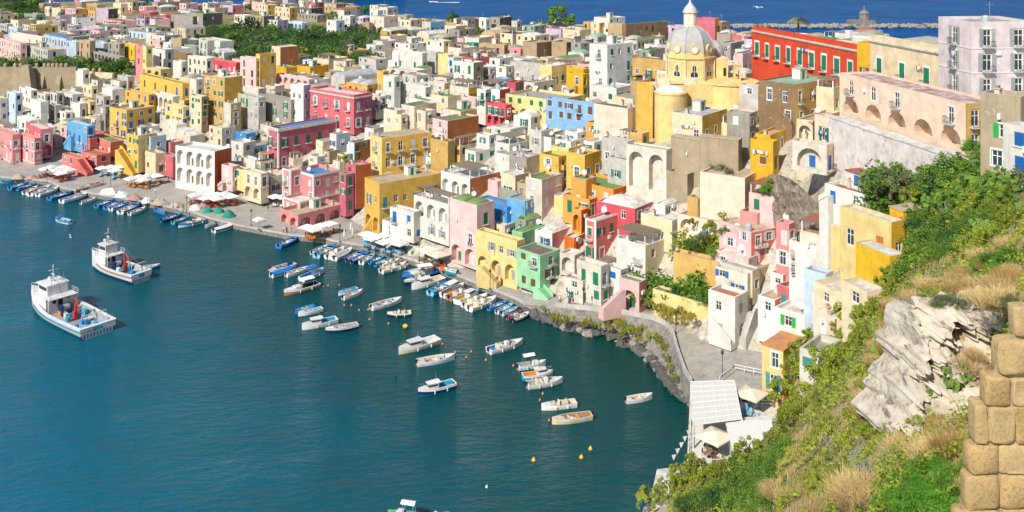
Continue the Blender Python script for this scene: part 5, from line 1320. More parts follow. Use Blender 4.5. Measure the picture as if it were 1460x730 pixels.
# ------------------------------------------------------------------ boats
HULLC = {'w': ('white', (.72, .72, .70, 1)), 'b': ('blue', (.03, .20, .55, 1)), 'n': ('navy', (.015, .03, .12, 1)), 'k': ('black', (.02, .02, .025, 1)), 'r': ('red', (.45, .05, .03, 1)), 'y': ('yellow', (.70, .42, .04, 1)),
         'c': ('cream', (.66, .56, .40, 1)), 't': ('turquoise', (.04, .36, .52, 1)), 'g': ('green', (.10, .40, .20, 1)), 'o': ('wooden', (.36, .20, .10, 1)), 'l': ('light blue', (.22, .50, .74, 1)), 'h': ('grey', (.35, .36, .37, 1)), 'e': ('orange', (.65, .22, .04, 1))}
MH = {k: plain('boat_paint_'+v[0].replace(' ', '_'), v[1], .35, var=.22, scale=1.5) for k, v in HULLC.items()}
def hull_parts(L, B, H, side, low, inner, rim, rise=.35, transom=.75, cover=None):
    """hull along +x (bow), waterline z=0; returns meshes hull, deck"""
    n = 16; out = MB(); ins = MB(); rm = MB(); sec = []
    for i in range(n+1):
        t = i/n; x = -L/2+L*t
        wd = B/2*(transom+(1-transom)*math.sin(min(1, t/.45)*math.pi/2)) if t < .45 else B/2*max(0.02, math.cos((t-.45)/.55*math.pi/2))**.75
        sh = H*(1+rise*max(0, (t-.4)/.6)**2+.08*max(0, (.3-t)/.3)**2)
        sec.append((x, wd, sh))
    rows = []
    for x, wd, sh in sec:
        rows.append([(x-(.06*L*(x/L) if x < 0 else 0)*0, s_*w_, z) for s_, w_, z in ((-1, wd*.55, -.35), (-1, wd*.84, H*.12), (-1, wd*.97, sh*.62), (-1, wd, sh))])
    def side_faces(sgn):
        V = [(p[0], p[1]*(-sgn), p[2]) for r in rows for p in r]; 
        for i in range(n):
            for j in range(3):
                f = (i*4+j, (i+1)*4+j, (i+1)*4+j+1, i*4+j+1); f = f if sgn < 0 else f[::-1]
                out.add([V[k] for k in f], [(0, 1, 2, 3)], low if j == 0 else (side if j == 1 else rim))
    side_faces(-1); side_faces(1)
    r0 = rows[0]; out.add([(p[0], p[1], p[2]) for p in r0]+[(p[0], -p[1], p[2]) for p in r0], [(1, 0, 4, 5), (2, 1, 5, 6), (3, 2, 6, 7)], side)
    # gunwale, inner skin and floor
    e = .12*B/1.6
    for a, b in zip(sec, sec[1:]):
        for s_ in (-1, 1):
            wa, wb = max(0, a[1]-e), max(0, b[1]-e)
            q = [(a[0], s_*a[1]*1.03, a[2]+.03), (b[0], s_*b[1]*1.03, b[2]+.03), (b[0], s_*wb, b[2]+.03), (a[0], s_*wa, a[2]+.03)]
            rm.add(q if s_ < 0 else q[::-1], [(0, 1, 2, 3)], rim)
            if cover is None or (b[0] > L*.27):
                fl = H*.42
                if b[0] > L*.27: continue
                q = [(a[0], s_*wa, a[2]+.03), (b[0], s_*wb, b[2]+.03), (b[0], s_*wb*.85, fl), (a[0], s_*wa*.85, fl)]
                ins.add(q if s_ < 0 else q[::-1], [(0, 1, 2, 3)], inner)
        wa, wb = max(0, a[1]-e), max(0, b[1]-e)
        if b[0] > L*.27: ins.add([(a[0], -wa, a[2]+.03), (b[0], -wb, b[2]+.03), (b[0], 0, b[2]+.1), (a[0], 0, a[2]+.1), (b[0], wb, b[2]+.03), (a[0], wa, a[2]+.03)], [(0, 1, 2, 3), (3, 2, 4, 5)], rim)
        elif cover is None: ins.add([(a[0], -wa*.85, H*.42), (b[0], -wb*.85, H*.42), (b[0], wb*.85, H*.42), (a[0], wa*.85, H*.42)], [(0, 1, 2, 3)], inner)
        else:
            hv = .28*H+.12
            ins.add([(a[0], -wa, a[2]+.03), (b[0], -wb, b[2]+.03), (b[0], -wb*.3, b[2]+hv), (a[0], -wa*.3, a[2]+hv), (b[0], wb*.3, b[2]+hv), (a[0], wa*.3, a[2]+hv), (b[0], wb, b[2]+.03), (a[0], wa, a[2]+.03)], [(0, 1, 2, 3), (3, 2, 4, 5), (5, 4, 6, 7)], cover)
    a = sec[0]; rm.box(a[0]-.03, a[0]+e, -a[1], a[1], a[2]-.02, a[2]+.035, rim)
    return out, ins, rm, sec
BC = {}
def boat_meshes(kind, L, cols_):
    key = (kind, round(L), cols_)
    if key in BC: return BC[key]
    L = round(L); side, low, inner, rim = (MH[c] for c in cols_); B = L*.34; H = .55+L*.035; P_ = []
    if kind == 'row':
        o, i_, r, sec = hull_parts(L, B, H, side, low, inner, rim)
        i_.box(-L*.45, -L*.3, -B*.34, B*.34, H*.8, H*.86, inner)
        P_ = [('hull', o), ('deck', i_), ('gunwale', r)]
        for x in (-.16, .06, .2):
            s_ = MB(); s_.box(x*L-.14, x*L+.14, -B*.42, B*.42, H*.78, H*.85, MH['c'] if x < 0 else MH['w']); P_.append(('thwart', s_))
        g = MB(); 
        for q in range(7): a = -L*.35+q*L*.08; g.box(a, a+L*.06, -B*.12+q % 2*.2, B*.2, H*.42, H*.42+.18+(q % 3)*.1, (MH['h'], MH['b'], MH['e'], MH['c'], MH['w'])[q % 5])
        P_.append(('gear', g))
    if kind == 'motor':
        o, i_, r, sec = hull_parts(L, B, H, side, low, inner, rim, transom=.88)
        P_ = [('hull', o), ('deck', i_), ('gunwale', r)]
        c = MB(); c.box(-.02*L, .07*L, -B*.16, B*.16, H*.4, H+.55, MH['w']); c.prism([(.07*L, -B*.18), (.1*L, -B*.1), (.1*L, B*.1), (.07*L, B*.18)], H+.3, H+.85, M_glass); P_.append(('console', c))
        s_ = MB(); s_.box(-.22*L, -.08*L, -B*.3, B*.3, H*.42, H+.12, MH['c']); s_.box(-.25*L, -.22*L, -B*.3, B*.3, H*.42, H+.45, MH['c']); P_.append(('seat', s_))
        s_ = MB(); s_.box(.12*L, .25*L, -B*.25, B*.25, H*.42, H+.05, MH['c']); P_.append(('sunpad', s_))
    if kind == 'cover':
        o, i_, r, sec = hull_parts(L, B, H, side, low, inner, rim, cover=inner)
        P_ = [('hull', o), ('tarpaulin', i_), ('gunwale', r)]
    if kind == 'cabin':
        o, i_, r, sec = hull_parts(L, B, H*1.15, side, low, inner, rim, transom=.85)
        P_ = [('hull', o), ('deck', i_), ('gunwale', r)]; z = H*1.15
        c = MB(); x0, x1, y = -.02*L, .24*L, B*.31
        c.prism([(x0, -y), (x1, -y*.8), (x1, y*.8), (x0, y)], z*.45, z+.75, MH['w']); P_.append(('cabin', c))
        g = MB()
        g.prism([(x0+.1, -y*1.01), (x1+.02, -y*.82), (x1+.02, y*.82), (x0+.1, y*1.01)], z+.3, z+.62, M_glass, top=False); P_.append(('window', g))
        f = MB(); f.prism([(x0-.5, -y*1.08), (x1+.15, -y*.85), (x1+.15, y*.85), (x0-.5, y*1.08)], z+.75, z+.84, MH['w']); P_.append(('cabin_roof', f))
        b_ = MB(); b_.tube([(.3*L, -B*.25, z*1.15), (.3*L, -B*.25, z+.7), (.47*L, 0, z+.95), (.3*L, B*.25, z+.7), (.3*L, B*.25, z*1.15)], .025, M_galv, 4); P_.append(('bow_rail', b_))
        m_ = MB(); m_.tube([(x0+.3, 0, z+.8), (x0+.3, 0, z+2.2)], .03, M_galv, 4); P_.append(('mast', m_))
    if kind == 'canopy':
        o, i_, r, sec = hull_parts(L, B, H*1.1, side, low, inner, rim, transom=.85)
        P_ = [('hull', o), ('deck', i_), ('gunwale', r)]; z = H*1.1
        c = MB(); c.box(.02*L, .2*L, -B*.28, B*.28, z*.45, z+.45, MH['w']); c.box(.2*L, .24*L, -B*.2, B*.2, z*.45, z+.3, MH['w']); P_.append(('cabin', c))
        f = MB(); 
        for x in (-.3*L, .02*L):
            for s_ in (-1, 1): f.tube([(x, s_*B*.36, z), (x, s_*B*.33, z+1.5)], .03, M_galv, 4)
        P_.append(('frame', f))
        t = MB(); v = []
        for i in range(7):
            a = i/6*2-1; v += [(-.34*L, a*B*.38, z+1.5+.25*(1-a*a)), (.08*L, a*B*.36, z+1.55+.25*(1-a*a))]
        t.add(v, [(2*i, 2*i+1, 2*i+3, 2*i+2) for i in range(6)], M_canvas if cols_[2] != 'b' else MH['b']); P_.append(('canopy', t))
    e = MB(); x = -L/2-.18; e.box(x-.16, x+.16, -.16, .16, H*.75, H+.35, MH['k']); e.box(x-.07, x+.07, -.05, .05, -.3, H*.75, MH['h'])
    if kind in ('motor', 'cover', 'row', 'canopy'): P_.append(('outboard_motor', e))
    for s_ in (-1, 1):
        for x in (-.22, .12):
            if kind in ('motor', 'cabin', 'canopy'):
                f = MB(); f.lathe([(0.01, -.3), (.11, -.22), (.11, .22), (0.01, .3)], 6, MH['w'], Matrix.Translation((x*L, s_*(B/2*1.03+.06), H*.6))); P_.append(('fender', f))
    BC[key] = [(n_, m_.mesh(n_, False)) for n_, m_ in P_]; return BC[key]
KW = {'row': 'open rowing boat', 'motor': 'open motorboat', 'cover': 'boat under a tarpaulin', 'cabin': 'cabin boat', 'canopy': 'boat with canvas canopy'}
BLM = [(100,440,'the near trawler'),(172,375,'the far trawler'),(440,300,'the pink waterfront house'),(540,330,'the yellow tower house quay'),(620,380,'the orange quay umbrellas'),(720,420,'the mint green house quay'),(270,280,'the quay net piles'),(30,260,'the far left quay'),(600,500,'the middle moorings'),(780,540,'the near moorings')]
NB = [0]
def boat(kind, bow, stern, cols_, z=0, lab=None):
    a, b = P(*bow, z+.3), P(*stern, z+.3); L = max(3, min(14, (a-b).length)); c = (a+b)/2
    e = empty({'row': 'rowing_boat', 'motor': 'motorboat', 'cover': 'covered_boat', 'cabin': 'cabin_boat', 'canopy': 'canopy_boat'}[kind], (c.x, c.y, z), math.atan2(a.y-b.y, a.x-b.x))
    Lr = round(L); e.scale = (L/Lr, L/Lr, 1)
    if kind in ('row', 'cover', 'motor') and z == 0: e.rotation_euler[0] = rnd.uniform(-.03, .03)
    for n_, m_ in boat_meshes(kind, L, cols_): link(n_, m_, e)
    hull, low, inn, rim = (HULLC[q][0] for q in cols_)
    txt = (f'{hull} {KW[kind]}' if hull == rim else f'{rim} and {hull} {KW[kind]}')+(f' with {inn} inside' if kind in ('row', 'motor') and inn != hull else (f', {inn}' if kind == 'cover' and inn != hull else ''))
    tag(e, lab, 'boat', 'small boats moored along the harbour')
    if not lab: BOATS.append((e, txt, (bow[0]+stern[0])/2, (bow[1]+stern[1])/2))
    NB[0] += 1; return e
BOATS = []
BT = '''
B row 0 444 62 438 twtt
B row 165 452 55 486 bntb
B row 213 462 100 488 bblb
B row 215 478 140 512 wbow
B row 288 474 172 522 wrow
B row 338 484 217 524 wblw
B row 424 505 284 546 bbtb
B row 515 515 355 562 wblw
B row 554 545 466 568 wwhw
B row 659 552 555 590 bwtb
B row 700 560 610 600 bbbb
B row 745 570 640 606 wblb
B row 808 575 694 626 wbwb
B row 842 600 748 632 wwhw
B row 322 660 410 682 wtlb
B row 955 628 900 608 bbbb
B row 1052 636 934 672 nbbb
B row 1100 650 1000 684 tbot
B motor 1030 705 1200 662 wbcb
B cover 1185 706 1240 688 wwhw
D cover 275 692 140 732 wwwk
B row 60 352 0 374 wwhw
B row 66 362 0 392 wwtw
B row 100 436 20 446 bwlb
M row 342 162 230 214 bnbb
M row 515 213 425 250 wwlw
M row 566 208 450 270 lwtb
M motor 612 224 515 276 wwcw
M cover 655 230 553 285 wwhw
M row 722 244 625 292 nbhb
M row 750 254 653 302 nblb
M row 786 262 710 308 wwcl
M row 848 272 758 305 bbbt
M row 876 290 790 320 bwlt
M motor 932 292 828 322 wwcw
M motor 972 314 825 358 wrcw
M row 315 312 188 344 knhk
M cover 330 336 190 382 wrbb
M row 402 340 276 378 wwhw
M canopy 493 350 365 404 wbbl
M canopy 262 486 460 432 ookw
M row 577 487 687 457 wbtl
M row 717 472 605 510 wwhw
M row 942 520 768 568 wyhw
M motor 860 608 998 598 kkcw
M row 325 592 440 558 bbtb
M row 345 606 484 574 wblw
M cabin 367 682 568 640 wwtw
M row 503 702 690 668 nnhw
K row 55 375 168 345 rbwb
K canopy 55 396 250 360 nbcb
K motor 65 424 188 388 nncw
K cabin 108 452 290 400 wwcw
K row 360 418 215 486 lbtb
K canopy 410 440 290 498 wwow
K motor 460 458 325 514 okek
K cabin 495 478 370 536 wbyl
K motor 547 498 412 556 wwcw
K motor 598 514 440 576 wwcw
K row 664 538 555 572 brbb
K row 695 552 602 592 wbtl
K row 724 572 632 602 wltl
K row 750 594 663 624 rrbr
K row 790 602 698 640 krhw
K motor 0 346 80 318 wwhw
K row 0 312 42 295 wwcw
Z cabin 568 503 624 486 ccww
Z row 648 510 595 519 wwcw
Z motor 745 488 697 502 wwbw
Z cabin 596 562 648 549 nbtw
Z canopy 778 519 739 525 wkhw
Z cabin 788 534 745 539 tbew
Z motor 802 543 752 551 wbhw
Z motor 772 582 821 576 wwcw
Z row 787 602 843 594 ccoc
Z row 930 566 893 572 wwcw
Z row 228 380 196 384 nnhw
Z canopy 553 735 600 741 ggtg
Z motor 640 737 600 744 wkhh
Z row 384 389 420 378 wrbw
K row 300 345 372 362 ttlw z1.35
B row 440 494 520 470 rrow z1.35
B row 490 480 590 452 wwrw z1.35
'''
for ln in BT.strip().splitlines():
    a = ln.split(); ox, oy, k = CROP[a[0]]; v = [float(q) for q in a[2:6]]
    zz = float(a[7][1:]) if len(a) > 7 else 0
    boat(a[1], (ox+v[0]/k, oy+v[1]/k), (ox+v[2]/k, oy+v[3]/k), a[6], zz)
# unique boat labels
def boat_labels():
    from collections import defaultdict
    g = defaultdict(list)
    for e, txt, px, py in BOATS:
        l = min(BLM, key=lambda q: (q[0]-px)**2+3*(q[1]-py)**2)[2]; g[(txt, l)].append((px, py, e))
    O_ = ['leftmost', 'second from the left', 'third from the left', 'fourth from the left', 'fifth from the left']
    for (txt, l), L in g.items():
        L.sort(key=lambda q: q[0])
        for i, (px, py, e) in enumerate(L):
            e['label'] = ' '.join(((O_[min(i, 4)]+' ' if len(L) > 1 else '')+txt+' by '+l).split()[:16])
boat_labels()
# ---------------------------------------------------------------- trawlers
def trawler(bow, stern, stripe, crane, lab, red):
    a, b = P(*bow, .3), P(*stern, .3); L = (a-b).length; c = (a+b)/2
    e = empty('trawler', (c.x, c.y, 0), math.atan2(a.y-b.y, a.x-b.x)); tag(e, lab, 'fishing boat')
    B, H = L*.30, 1.9; W = MH['w']
    o, i_, r, sec = hull_parts(L, B, H, W, MH['b'] if red else MH['w'], MH['h'], W, rise=.75, transom=.9)
    o.build('hull', e); i_.build('deck', e); r.build('gunwale', e)
    s_ = MB()
    for sg in (-1, 1):
        for (x0, w0, h0), (x1, w1, h1) in zip(sec[:13], sec[1:13]):
            s_.add([(x0, sg*(w0*.985+.03), h0*.66), (x1, sg*(w1*.985+.03), h1*.66), (x1, sg*(w1+.03), h1*.85), (x0, sg*(w0+.03), h0*.85)], [(0, 1, 2, 3) if sg < 0 else (3, 2, 1, 0)], stripe)
    s_.build('stripe', e); s_ = MB()
    for sg in (-1, 1):
        for (x0, w0, h0), (x1, w1, h1) in zip(sec[:15], sec[1:15]): s_.add([(x0, sg*(w0*.86+.03), H*.1), (x1, sg*(w1*.86+.03), H*.1), (x1, sg*(w1*.9+.035), H*.3), (x0, sg*(w0*.9+.035), H*.3)], [(0, 1, 2, 3) if sg < 0 else (3, 2, 1, 0)], MH['n'])
    s_.build('boot_line', e); rg = MB(); mx = L*.17
    for tx, ty, tz in ((L*.45, 0, H*1.9), (L*.0, -B*.35, H+2.2), (L*.0, B*.35, H+2.2), (-L*.44, 0, H+1.9), (L*.3, -B*.2, H+2.2)): rg.tube([(mx, 0, H+7), (tx, ty, tz)], .025, M_metal, 3)
    rg.build('rigging', e)
    x0 = -L/2-.02; s_ = MB()
    for q in range(11): y = -B*.4+q*B*.08; s_.box(x0-.02, x0, y, y+B*.03, .15, .9, MH['n'])
    s_.box(x0-.025, x0, -B*.12, B*.12, 1.15, 1.8, MH['t']); s_.build('stern_markings', e)
    w1 = MB(); y = B*.36
    w1.prism([(L*.06, -y), (L*.28, -y*.85), (L*.31, 0), (L*.28, y*.85), (L*.06, y)], H*.4, H+2.1, W); w1.box(L*.1, L*.26, -y*.97, -y*.9, H+1.1, H+1.6, M_dark); w1.box(L*.055, L*.06, -.4, .4, H*.45, H+1.6, M_dark); w1.box(L*.055, L*.06, .9, 1.5, H+.9, H+1.5, M_dark); w1.build('deckhouse', e)
    w2 = MB(); y2 = y*.72; w2.box(L*.10, L*.24, -y2, y2, H+2.2, H+4.1, W); w2.box(L*.09, L*.26, -y2-.2, y2+.2, H+4.1, H+4.25, W); w2.build('wheelhouse', e)
    g = MB(); g.box(L*.24+.003, L*.24+.03, -y2*.9, y2*.9, H+3.1, H+3.8, M_glass); g.box(L*.11, L*.23, -y2-.02, -y2, H+3.1, H+3.8, M_glass); g.box(L*.11, L*.23, y2, y2+.02, H+3.1, H+3.8, M_glass); g.build('window', e)
    rl = MB(); zz = H+2.1
    pts = [(L*.0, -y, zz), (L*.28, -y, zz), (L*.33, 0, zz), (L*.28, y, zz), (L*.0, y, zz)]
    rl.prism([(p[0], p[1]) for p in pts], zz, zz+.1, W)
    for h_ in (.5, .95): rl.tube([(p[0], p[1], p[2]+h_) for p in pts], .035, M_frame, 4)
    for i in range(5):
        for k in range(4):
            p = Vector(pts[i]).lerp(Vector(pts[(i+1) % 5]), k/4); rl.tube([p, (p.x, p.y, p.z+.95)], .03, M_frame, 4)
    for sg in (-1, 1): rl.tube([(L*.02, sg*y, H*.5), (L*.02, sg*y, zz)], .07, M_frame, 5)
    rl.build('upper_deck', e)
    br = MB(); br.tube([(s[0], -s[1]*.95, s[2]+.55) for s in sec[9:]]+[(s[0], s[1]*.95, s[2]+.55) for s in sec[:8:-1]], .05, W, 5)
    for s in sec[9:]:
        for sg in (-1, 1): br.tube([(s[0], sg*s[1]*.95, s[2]), (s[0], sg*s[1]*.95, s[2]+.55)], .035, W, 4)
    br.build('bow_rail', e)
    m = MB(); mx = L*.17; m.tube([(mx, 0, H+4.2), (mx, 0, H+7.6)], [.16, .08], W, 6); m.box(mx-.6, mx+.6, -.08, .08, H+5.6, H+5.72, W); m.box(mx-.08, mx+.08, -.9, .9, H+6.5, H+6.6, W); m.box(mx-.1, mx+.1, -.8, .8, H+5.0, H+5.2, W)
    m.tube([(mx, 0, H+7), (mx-L*.14, 0, H+2.3)], .03, M_metal, 4); m.lathe([(.01, H+4.7), (.35, H+4.8), (.35, H+5.1), (.01, H+5.2)], 8, W, Matrix.Translation((mx+.5, .5, 0))); m.build('mast', e)
    for sg in (-1, 1):
        t = MB(); t.tube([(L*.1, sg*1.2, H+4.3), (L*.1, sg*1.2, H+6.4)], .03, M_galv, 4); t.build('aerial', e)
    t = MB(); t.lathe([(.28, -.07), (.42, 0), (.28, .07)], 12, MH['e'], Matrix.Translation((L*.055, -1.6, H+1.6)) @ Matrix.Rotation(R_(90), 4, 'Y')); t.build('life_ring', e)
    cr = MB(); cx = -L*.17; cr.box(cx-.4, cx+.4, -.4, .4, H*.42, H+.6, crane); cr.tube([(cx, 0, H+.6), (cx, 0, H+2.2)], .25, crane, 6); cr.tube([(cx, 0, H+2.1), (cx-.8, .3, H+3.3), (cx-2.8, 1.0, H+2.9), (cx-4.0, 1.4, H+1.7)], [.22, .2, .16, .12], crane, 6); cr.build('crane', e)
    dg = MB(); q_ = random.Random(5)
    for q in range(26):
        x = q_.uniform(-L*.44, -L*.0); yy = q_.uniform(-B*.36, B*.36); s2 = q_.uniform(.25, .6); mt = q_.choice([MH['t'], MH['b'], MH['h'], MH['c'], MH['w'], MH['e'], MH['l'], M_wood]); dg.box(x-s2, x+s2, yy-s2*.6, yy+s2*.6, H*.42, H*.42+s2*q_.uniform(.6, 1.8), mt); dg.build('crate', e); dg = MB()
    for q in range(5):
        x = q_.uniform(-L*.42, -L*.05); yy = q_.uniform(-B*.3, B*.3); dg.lathe([(.35, H*.42), (.38, H*.42+.9), (.01, H*.42+.92)], 8, MH['b'], Matrix.Translation((x, yy, 0))); dg.build('barrel', e); dg = MB()
    wr = MB(); wr.lathe([(.6, -.7), (.6, .7), (.01, .72)], 10, MH['h'], Matrix.Translation((-L*.02, 0, H+.3)) @ Matrix.Rotation(R_(90), 4, 'X')); wr.box(-L*.05, L*.01, -1, -.75, H*.4, H+1, MH['n']); wr.box(-L*.05, L*.01, .75, 1, H*.4, H+1, MH['n']); wr.build('winch', e)
    gy = MB(); gy.tube([(-L*.44, -B*.35, H), (-L*.44, -B*.3, H+1.9), (-L*.44, B*.3, H+1.9), (-L*.44, B*.35, H)], .08, W, 5); gy.build('stern_gantry', e)
    if not red:
        cu = bpy.data.curves.new('name_lettering', 'FONT'); cu.body = 'LA ORELLA'; cu.size = .55; cu.extrude = .01; cu.materials.append(MH['n'])
        tmp = bpy.data.objects.new('tmp', cu); COL.objects.link(tmp); bpy.context.view_layer.update(); me_ = bpy.data.meshes.new_from_object(tmp.evaluated_get(bpy.context.evaluated_depsgraph_get())); bpy.data.objects.remove(tmp)
        t = link('name_lettering', me_, e); t.location = (-L/2-.04, B*.40, 1.15); t.rotation_euler = (R_(90), 0, R_(-90))
    return e
trawler((47, 428), (140, 476), MH['t'], MH['r'], 'white and blue fishing trawler with a dark red folded crane on its deck', False)
trawler((132, 376), (202, 400), MH['o'], MH['r'], 'white fishing trawler with brown stripe and bright red crane', True)
# ---------------------------------------------------------------- buoys
def buoy(px, py, c, s_=.32):
    p = P(px, py, 0); m = MB(); m.lathe([(0.01, -.2), (s_, 0), (s_*1.05, s_*.6), (s_*.6, s_*1.2), (.06, s_*1.4), (.06, s_*1.9), (0.01, s_*1.95)], 10, MH[c])
    o = m.build('mooring_buoy', None, True); o.location = (p.x, p.y, 0); o['category'] = 'buoy'; o['group'] = 'mooring buoys on the water'
    return o
for c, L in (('e', [(461, 409), (468, 408), (484, 407), (491, 436), (501, 436), (512, 443), (525, 442), (527, 456), (383, 386), (554, 462), (672, 502), (693, 514), (732, 522), (774, 562), (770, 571), (783, 600), (631, 491), (665, 510), (649, 503)]), ('y', [(761, 657), (829, 653), (842, 641)]), ('w', [(694, 695), (101, 339), (100, 336)]), ('k', [(564, 537)])):
    for p in L:
        o = buoy(*p, c, .3 if c == 'y' else .2); o['label'] = {'e': 'small orange red mooring buoy floating between the boats', 'y': 'yellow mooring buoy floating on the open near water', 'w': 'small white float on the open water', 'k': 'small black float left of the white rowing boats'}[c]
p = P(578, 467, 0); m = MB(); m.lathe([(0.01, -1.3), (.35, -.9), (.5, 0), (.35, .9), (.01, 1.3)], 10, MH['y'], Matrix.Rotation(R_(70), 4, 'X') @ Matrix.Rotation(R_(20), 4, 'Y')); o = m.build('mooring_buoy', None, True); o.location = (p.x, p.y, .25); tag(o, 'big pear shaped yellow buoy near the black motorboat', 'buoy')
# speedboat with a wake far out and a gull
e = empty('speedboat', P(618, 3.2, 0), R_(170)); tag(e, 'tiny white speedboat far out on the sea', 'speedboat')
for n_, m_ in boat_meshes('motor', 9, 'wwcw'): link(n_, m_, e)
m = MB(); foam = plain('sea_foam', (.8, .8, .8, 1), .9)
a = P(621, 3.4, 0); m.prism([(a.x, a.y-1.2), (a.x+24, a.y-5), (a.x+26, a.y), (a.x+24, a.y+4), (a.x, a.y+1.2)], 0, .05, foam); tag(m.build('boat_wake'), kind='structure')
def gull(px, py, y, s_, rz, lab):
    p = PY(px, py, y); e = empty('seagull', p, rz); tag(e, lab, 'seagull'); M_w = plain('gull_feathers', (.75, .75, .75, 1), .8)
    m = MB(); m.lathe([(0.01, -.35), (.07, -.25), (.11, 0), (.08, .2), (.06, .3), (0.01, .4)], 8, M_w, Matrix.Rotation(R_(90), 4, 'Y')); 
    for s2 in (-1, 1): m.prism([(-.12, 0), (.14, 0), (.2, s2*.45), (-.02, s2*1.0), (-.15, s2*.5)][::s2], [0, 0, .18, .05, .16][::s2], [.03, .03, .21, .08, .19][::s2], M_w)
    m.build('body', e); e.scale = (s_,)*3
gull(1081, 11, 160, 1.1, .6, 'white seagull flying over the sea right of the church dome')
gull(1178, 590, 60, .01, .6, 'x') if False else None
# ------------------------------------------------------------------ quay life
def mk_umbrella(size, colr, sq=True):
    h = 2.5; n = 4 if sq else 8; m = MB(); r = size/2*(1.414 if sq else 1)
    m.lathe([(r, h-.18), (r, h), (r*.5, h+.42), (0.02, h+.75)], n, colr, off=R_(45) if sq else 0); m.lathe([(r*.98, h-.02), (0.02, h+.68)], n, colr, off=R_(45) if sq else 0)
    p = MB(); p.tube([(0, 0, 0), (0, 0, h+.9)], .04, M_wood, 5); p.box(-.3, .3, -.3, .3, 0, .08, M_metal)
    return m.mesh('canopy'), p.mesh('pole')
UM = {'w': mk_umbrella(3.2, M_canvas), 's': mk_umbrella(2.4, M_canvas), 'c': mk_umbrella(4.0, plain('cream_canvas', (.72, .64, .50, 1), .85, var=.12)), 'l': mk_umbrella(1.8, plain('light_blue_canvas', (.30, .50, .70, 1), .85), False)}
def closed_umb():
    m = MB(); m.lathe([(.12, .9), (.22, 1.4), (.16, 2.3), (.03, 2.9)], 8, M_canvas); p = MB(); p.tube([(0, 0, 0), (0, 0, 3)], .04, M_wood, 5); return m.mesh('canopy'), p.mesh('pole')
UM['x'] = closed_umb()
TBL = {}
def table_set(c):
    if c in TBL: return TBL[c]
    cl = {'b': MH['l'], 'o': MH['e'], 'r': MH['r'], 'w': M_frame, 'n': MH['b'], 'd': M_wood}[c]
    t = MB(); t.box(-.42, .42, -.42, .42, .72, .76, cl); t.box(-.43, .43, -.43, -.42, .5, .76, cl); t.box(-.43, -.42, -.42, .43, .5, .76, cl)
    l = MB(); l.tube([(0, 0, 0), (0, 0, .72)], .05, M_metal, 5); l.box(-.25, .25, -.25, .25, 0, .04, M_metal)
    s = MB(); s.box(-.22, .22, -.22, .22, .43, .47, cl); bk = MB(); bk.box(-.22, .22, .19, .23, .5, .92, cl); lg = MB(); lg.box(-.02, .02, -.02, .02, 0, .43, M_wood)
    TBL[c] = (t.mesh('table_top'), l.mesh('leg'), s.mesh('seat'), bk.mesh('backrest'), lg.mesh('leg')); return TBL[c]
def cafe(x, y, z, c, nm):
    t, l, s, bk, lg = table_set(c); e = empty('cafe_table', (x, y, z), rnd.uniform(0, 1.5)); tag(e, 'small cafe table set out under '+nm, 'table', 'cafe tables under '+nm); link('table_top', t, e); link('leg', l, e)
    for a in (0, 2, 1, 3)[:rnd.choice((2, 3, 4))]:
        an = a*math.pi/2+e.rotation_euler[2]; q = empty('cafe_chair', (x+.75*math.sin(an), y-.75*math.cos(an), z), an+math.pi); q.rotation_euler = (0, 0, an+math.pi)
        tag(q, 'cafe chair drawn up to a table under '+nm, 'chair', 'cafe chairs under '+nm); link('seat', s, q); link('backrest', bk, q)
        for sx in (-.19, .19):
            for sy in (-.19, .19): link('leg', lg, q, (sx, sy, 0))
NU = 0
def umb(crop, pts, k, z, c, nm, tables=2, cz=2.9):
    ox, oy, kk = CROP[crop]
    for i, (a, b) in enumerate(pts):
        p = P(ox+a/kk, oy+b/kk, z+cz); e = empty('parasol', (p.x, p.y, z), R_(-40)+rnd.uniform(-.15, .15))
        lab = 'parasol among '+nm; tag(e, lab, 'parasol', nm); link('canopy', UM[k][0], e); link('pole', UM[k][1], e)
        for j in range(tables): cafe(p.x+rnd.uniform(-1.3, 1.3), p.y-(j-.5)*1.6+rnd.uniform(-.3, .3), z, c, nm)
umb('B', [(262, 362), (300, 350), (330, 368), (368, 352), (402, 366), (352, 386)], 'w', QZ, 'r', 'the white parasols before the salmon house')
umb('B', [(592, 356), (642, 350), (692, 350), (742, 340), (666, 370)], 'w', QZ, 'b', 'the white parasols below the yellow stairs')
umb('B', [(758, 416), (808, 406), (858, 400), (908, 400), (830, 424)], 'w', QZ, 'o', 'the white parasols by the cream stairs')
umb('D', [(32, 512), (74, 500), (118, 506), (162, 508), (206, 504), (242, 518), (96, 528), (160, 532)], 'w', QZ, 'r', 'the white parasols below the arcaded house')
umb('D', [(498, 520), (540, 522)], 'w', QZ, 'w', 'the parasols behind the pink waterfront house')
umb('D', [(402, 652)], 's', QZ, 'w', 'the slipway beside the pink house', 0)
umb('R', [(303, 632), (358, 650), (405, 624), (472, 608)], 'w', QZ, 'o', 'the white parasols before the pink house')
umb('M', [(745, 126), (774, 150), (844, 132), (846, 172), (906, 154), (934, 180), (800, 142)], 'w', QZ, 'b', 'the white parasols below the yellow tower')
umb('M', [(1095, 214), (1158, 242)], 'c', QZ, 'd', 'the big cream parasols on the middle quay', 3)
umb('M', [(612, 140), (650, 100), (660, 130)], 'x', QZ, 'w', 'the folded parasols near the yellow tower', 0, 1.5)
umb('R', [(262, 303)], 's', P(425, 270, 0).z+9.6, 'w', 'the roof terrace of the pink house', 1) if False else None
